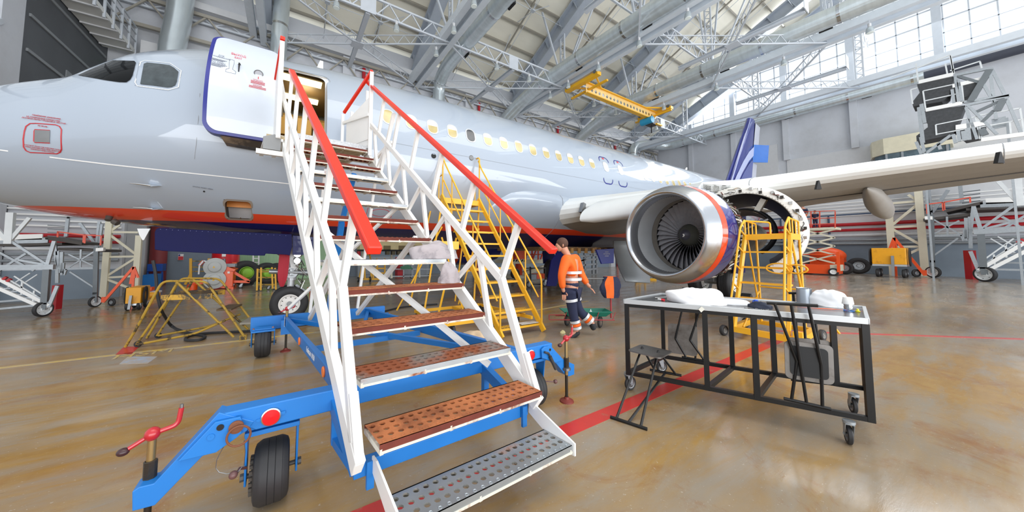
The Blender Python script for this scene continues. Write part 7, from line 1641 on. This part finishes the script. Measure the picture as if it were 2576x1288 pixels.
frame('trolley_frame', [(965, 677, 1085, 677), (965, 696, 1085, 693), (981, 650, 982, 702), (1015, 665, 1015, 700), (1036, 660, 1036, 700), (1083, 670, 1083, 697)], YL, .06, GALV, t); frame('trolley_shelf', [(970, 696, 1084, 694)], YL + .3, .05, GALV, t)
for x in (981, 1035, 1080): c = pY(x, 700, YL); caster(t, (c.x, c.y, 0), .1, .05, 0, .22)
cloth('green_cloth', 'green cloth draped over the grey tube trolley', 'cloth', pY(1022, 677, YL), .35, .2, .22, mat('green_cloth_fabric', '#6fa98a', .9), 2.9, 3)
t = thing('cream_cowl_stand', 'cream panelled cowling stand under the far engine', 'stand', (5, 17, 0)); YO = 16.4
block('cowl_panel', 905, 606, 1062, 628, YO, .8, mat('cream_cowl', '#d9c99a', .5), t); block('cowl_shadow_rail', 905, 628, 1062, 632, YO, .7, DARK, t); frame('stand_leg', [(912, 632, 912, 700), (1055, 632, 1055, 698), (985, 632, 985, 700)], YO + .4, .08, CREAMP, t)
for k in range(3): block('cowl_opening', 965 + 38 * k, 618, 983 + 38 * k, 628, YO - .03, .1, mat('cowl_opening_brown', '#7a6a48', .6), t)
for k in range(6): block('roller', 972 + 14 * k, 632, 981 + 14 * k, 641, YO, .3, mat('roller_brown', '#5d5440', .6), t)
# lift and trolleys beyond the belly
t = thing('boom_lift', 'orange railed lift with cream deck beyond the tall yellow stairs', 'lift', (12, 15, 0)); YJ = 14.6
rr_ = frame('lift_railing', [(1292, 624, 1385, 624), (1292, 640, 1385, 640)] + [(1292 + 15.5 * i, 620, 1292 + 15.5 * i, 653) for i in range(7)] + [(1300 + 20 * i, 652, 1310 + 20 * i, 625) for i in range(4)], YJ, .07, mat('lift_orange_red', '#f0522a', .4), t)
dk_ = block('lift_deck', 1288, 652, 1385, 664, YJ, 1.8, CREAMP, t); text('deck_lettering', 'JLG', pY(1374, 657, YJ - .02), UX, V((0, 0, 1)), .16, DARK, dk_)
block('control_box', 1298, 620, 1322, 652, YJ - .25, .4, mat('lift_orange_red', '#f0522a'), t); frame('lift_mast', [(1305, 660, 1305, 703)], YJ + .6, .3, mat('lift_orange_red', '#f0522a'), t); block('lift_base', 1292, 690, 1385, 702, YJ, 1.6, CREAMP, t); frame('lift_arm', [(1310, 690, 1380, 668)], YJ + .6, .22, CREAMP, t)
for k in range(5): MB().prism([pY(1290 + 7 * k, 658, YJ - .03), pY(1293 + 7 * k, 658, YJ - .03), pY(1296 + 7 * k, 653, YJ - .03), pY(1293 + 7 * k, 653, YJ - .03)], (0, .02, 0)).build('hazard_stripe', DARK, dk_, smooth=0)
for x in (1296, 1378): c = pY(x, 700, YJ); wheel(t, (c.x, c.y, .3), (0, 1, 0), .3, .2, .5, 1, n=24)
t = thing('black_trolley', 'black tube trolley with orange crates near the tall yellow stairs', 'trolley', (9.5, 11, 0)); YK = 11.0
frame('trolley_frame', [(1321, 675, 1322, 714), (1334, 671, 1335, 722), (1372, 672, 1372, 716), (1321, 675, 1372, 674), (1322, 715, 1375, 715)], YK, .05, BLACK, t); block('crate', 1351, 688, 1371, 702, YK + .1, .4, ORANGE, t); block('grey_box', 1337, 690, 1350, 704, YK + .1, .4, GREYB, t)
for x in (1330, 1370): c = pY(x, 722, YK - .2); caster(t, (c.x, c.y, 0), .14, .06, 0, .3)
t = thing('distant_scaffold', 'light grey tube scaffold far behind the walking worker', 'scaffold', (18, 14.8, 0)); YQ = 14.5
frame('scaffold_post', [(1456, 625, 1457, 690), (1470, 625, 1471, 690), (1490, 625, 1491, 690), (1500, 625, 1500, 690)], YQ, .12, GALV, t); frame('scaffold_bar', [(1456, 632, 1500, 640), (1456, 645, 1500, 642), (1456, 655, 1500, 652), (1456, 668, 1500, 664), (1456, 680, 1500, 676), (1456, 660, 1490, 640)], YQ, .12, GALV, t)
t = thing('yellow_dolly', 'yellow tube dolly on the floor beyond the engine inlet', 'dolly', (16, 9.8, 0)); YD = 9.9
frame('dolly_frame', [(1598, 702, 1650, 702), (1600, 706, 1650, 706), (1602, 672, 1598, 700), (1607, 665, 1608, 700), (1622, 680, 1622, 702)], YD, .07, YELLOW, t)
for x in (1605, 1645): c = pY(x, 708, YD); caster(t, (c.x, c.y, 0), .1, .06, 0, .22)
t = thing('gate_post_rack', 'orange tow bar lying on the floor past the nose wheel', 'tow bar', (1, 12, 0)); MB().tube([pY(773, 726, 11.5), pY(850, 722, 11.5)], .04, 8).tube([pY(776, 727, 11.5), pY(805, 738, 11.5)], .03, 8).tube([V((pY(780, 730, 11.5).x, 11.5, 0)), pY(780, 726, 11.5)], .02, 6).tube([V((pY(845, 730, 11.5).x, 11.5, 0)), pY(845, 723, 11.5)], .02, 6).build('tow_bar_tube', mat('copper_orange', '#c9683c', .45), t); t.name = 'tow_bar'

# wheel chock and belly service markings
q = V((14.0, 4.55, 0)); ck = thing('wheel_chock', 'long black rubber wheel chock on the floor at the main wheel', 'chock', q)
MB().prism([V((13.55, 4.35, 0)), V((13.85, 4.35, 0)), V((13.72, 4.35, .16)), V((13.66, 4.35, .16))], (0, 1.4, 0)).build('chock_body', RUBBER, ck)
strip('service_panel_outline', [(957 + 23 * math.cos(a), 535 + 9 * math.sin(a)) for a in [2 * math.pi * i / 24 for i in range(24)]], .012, REDT, .005, closed=True)
strip('service_panel_line', [(926, 522), (920, 546)], .010, REDT, .005); strip('service_panel_line', [(989, 525), (983, 548)], .010, REDT, .005)
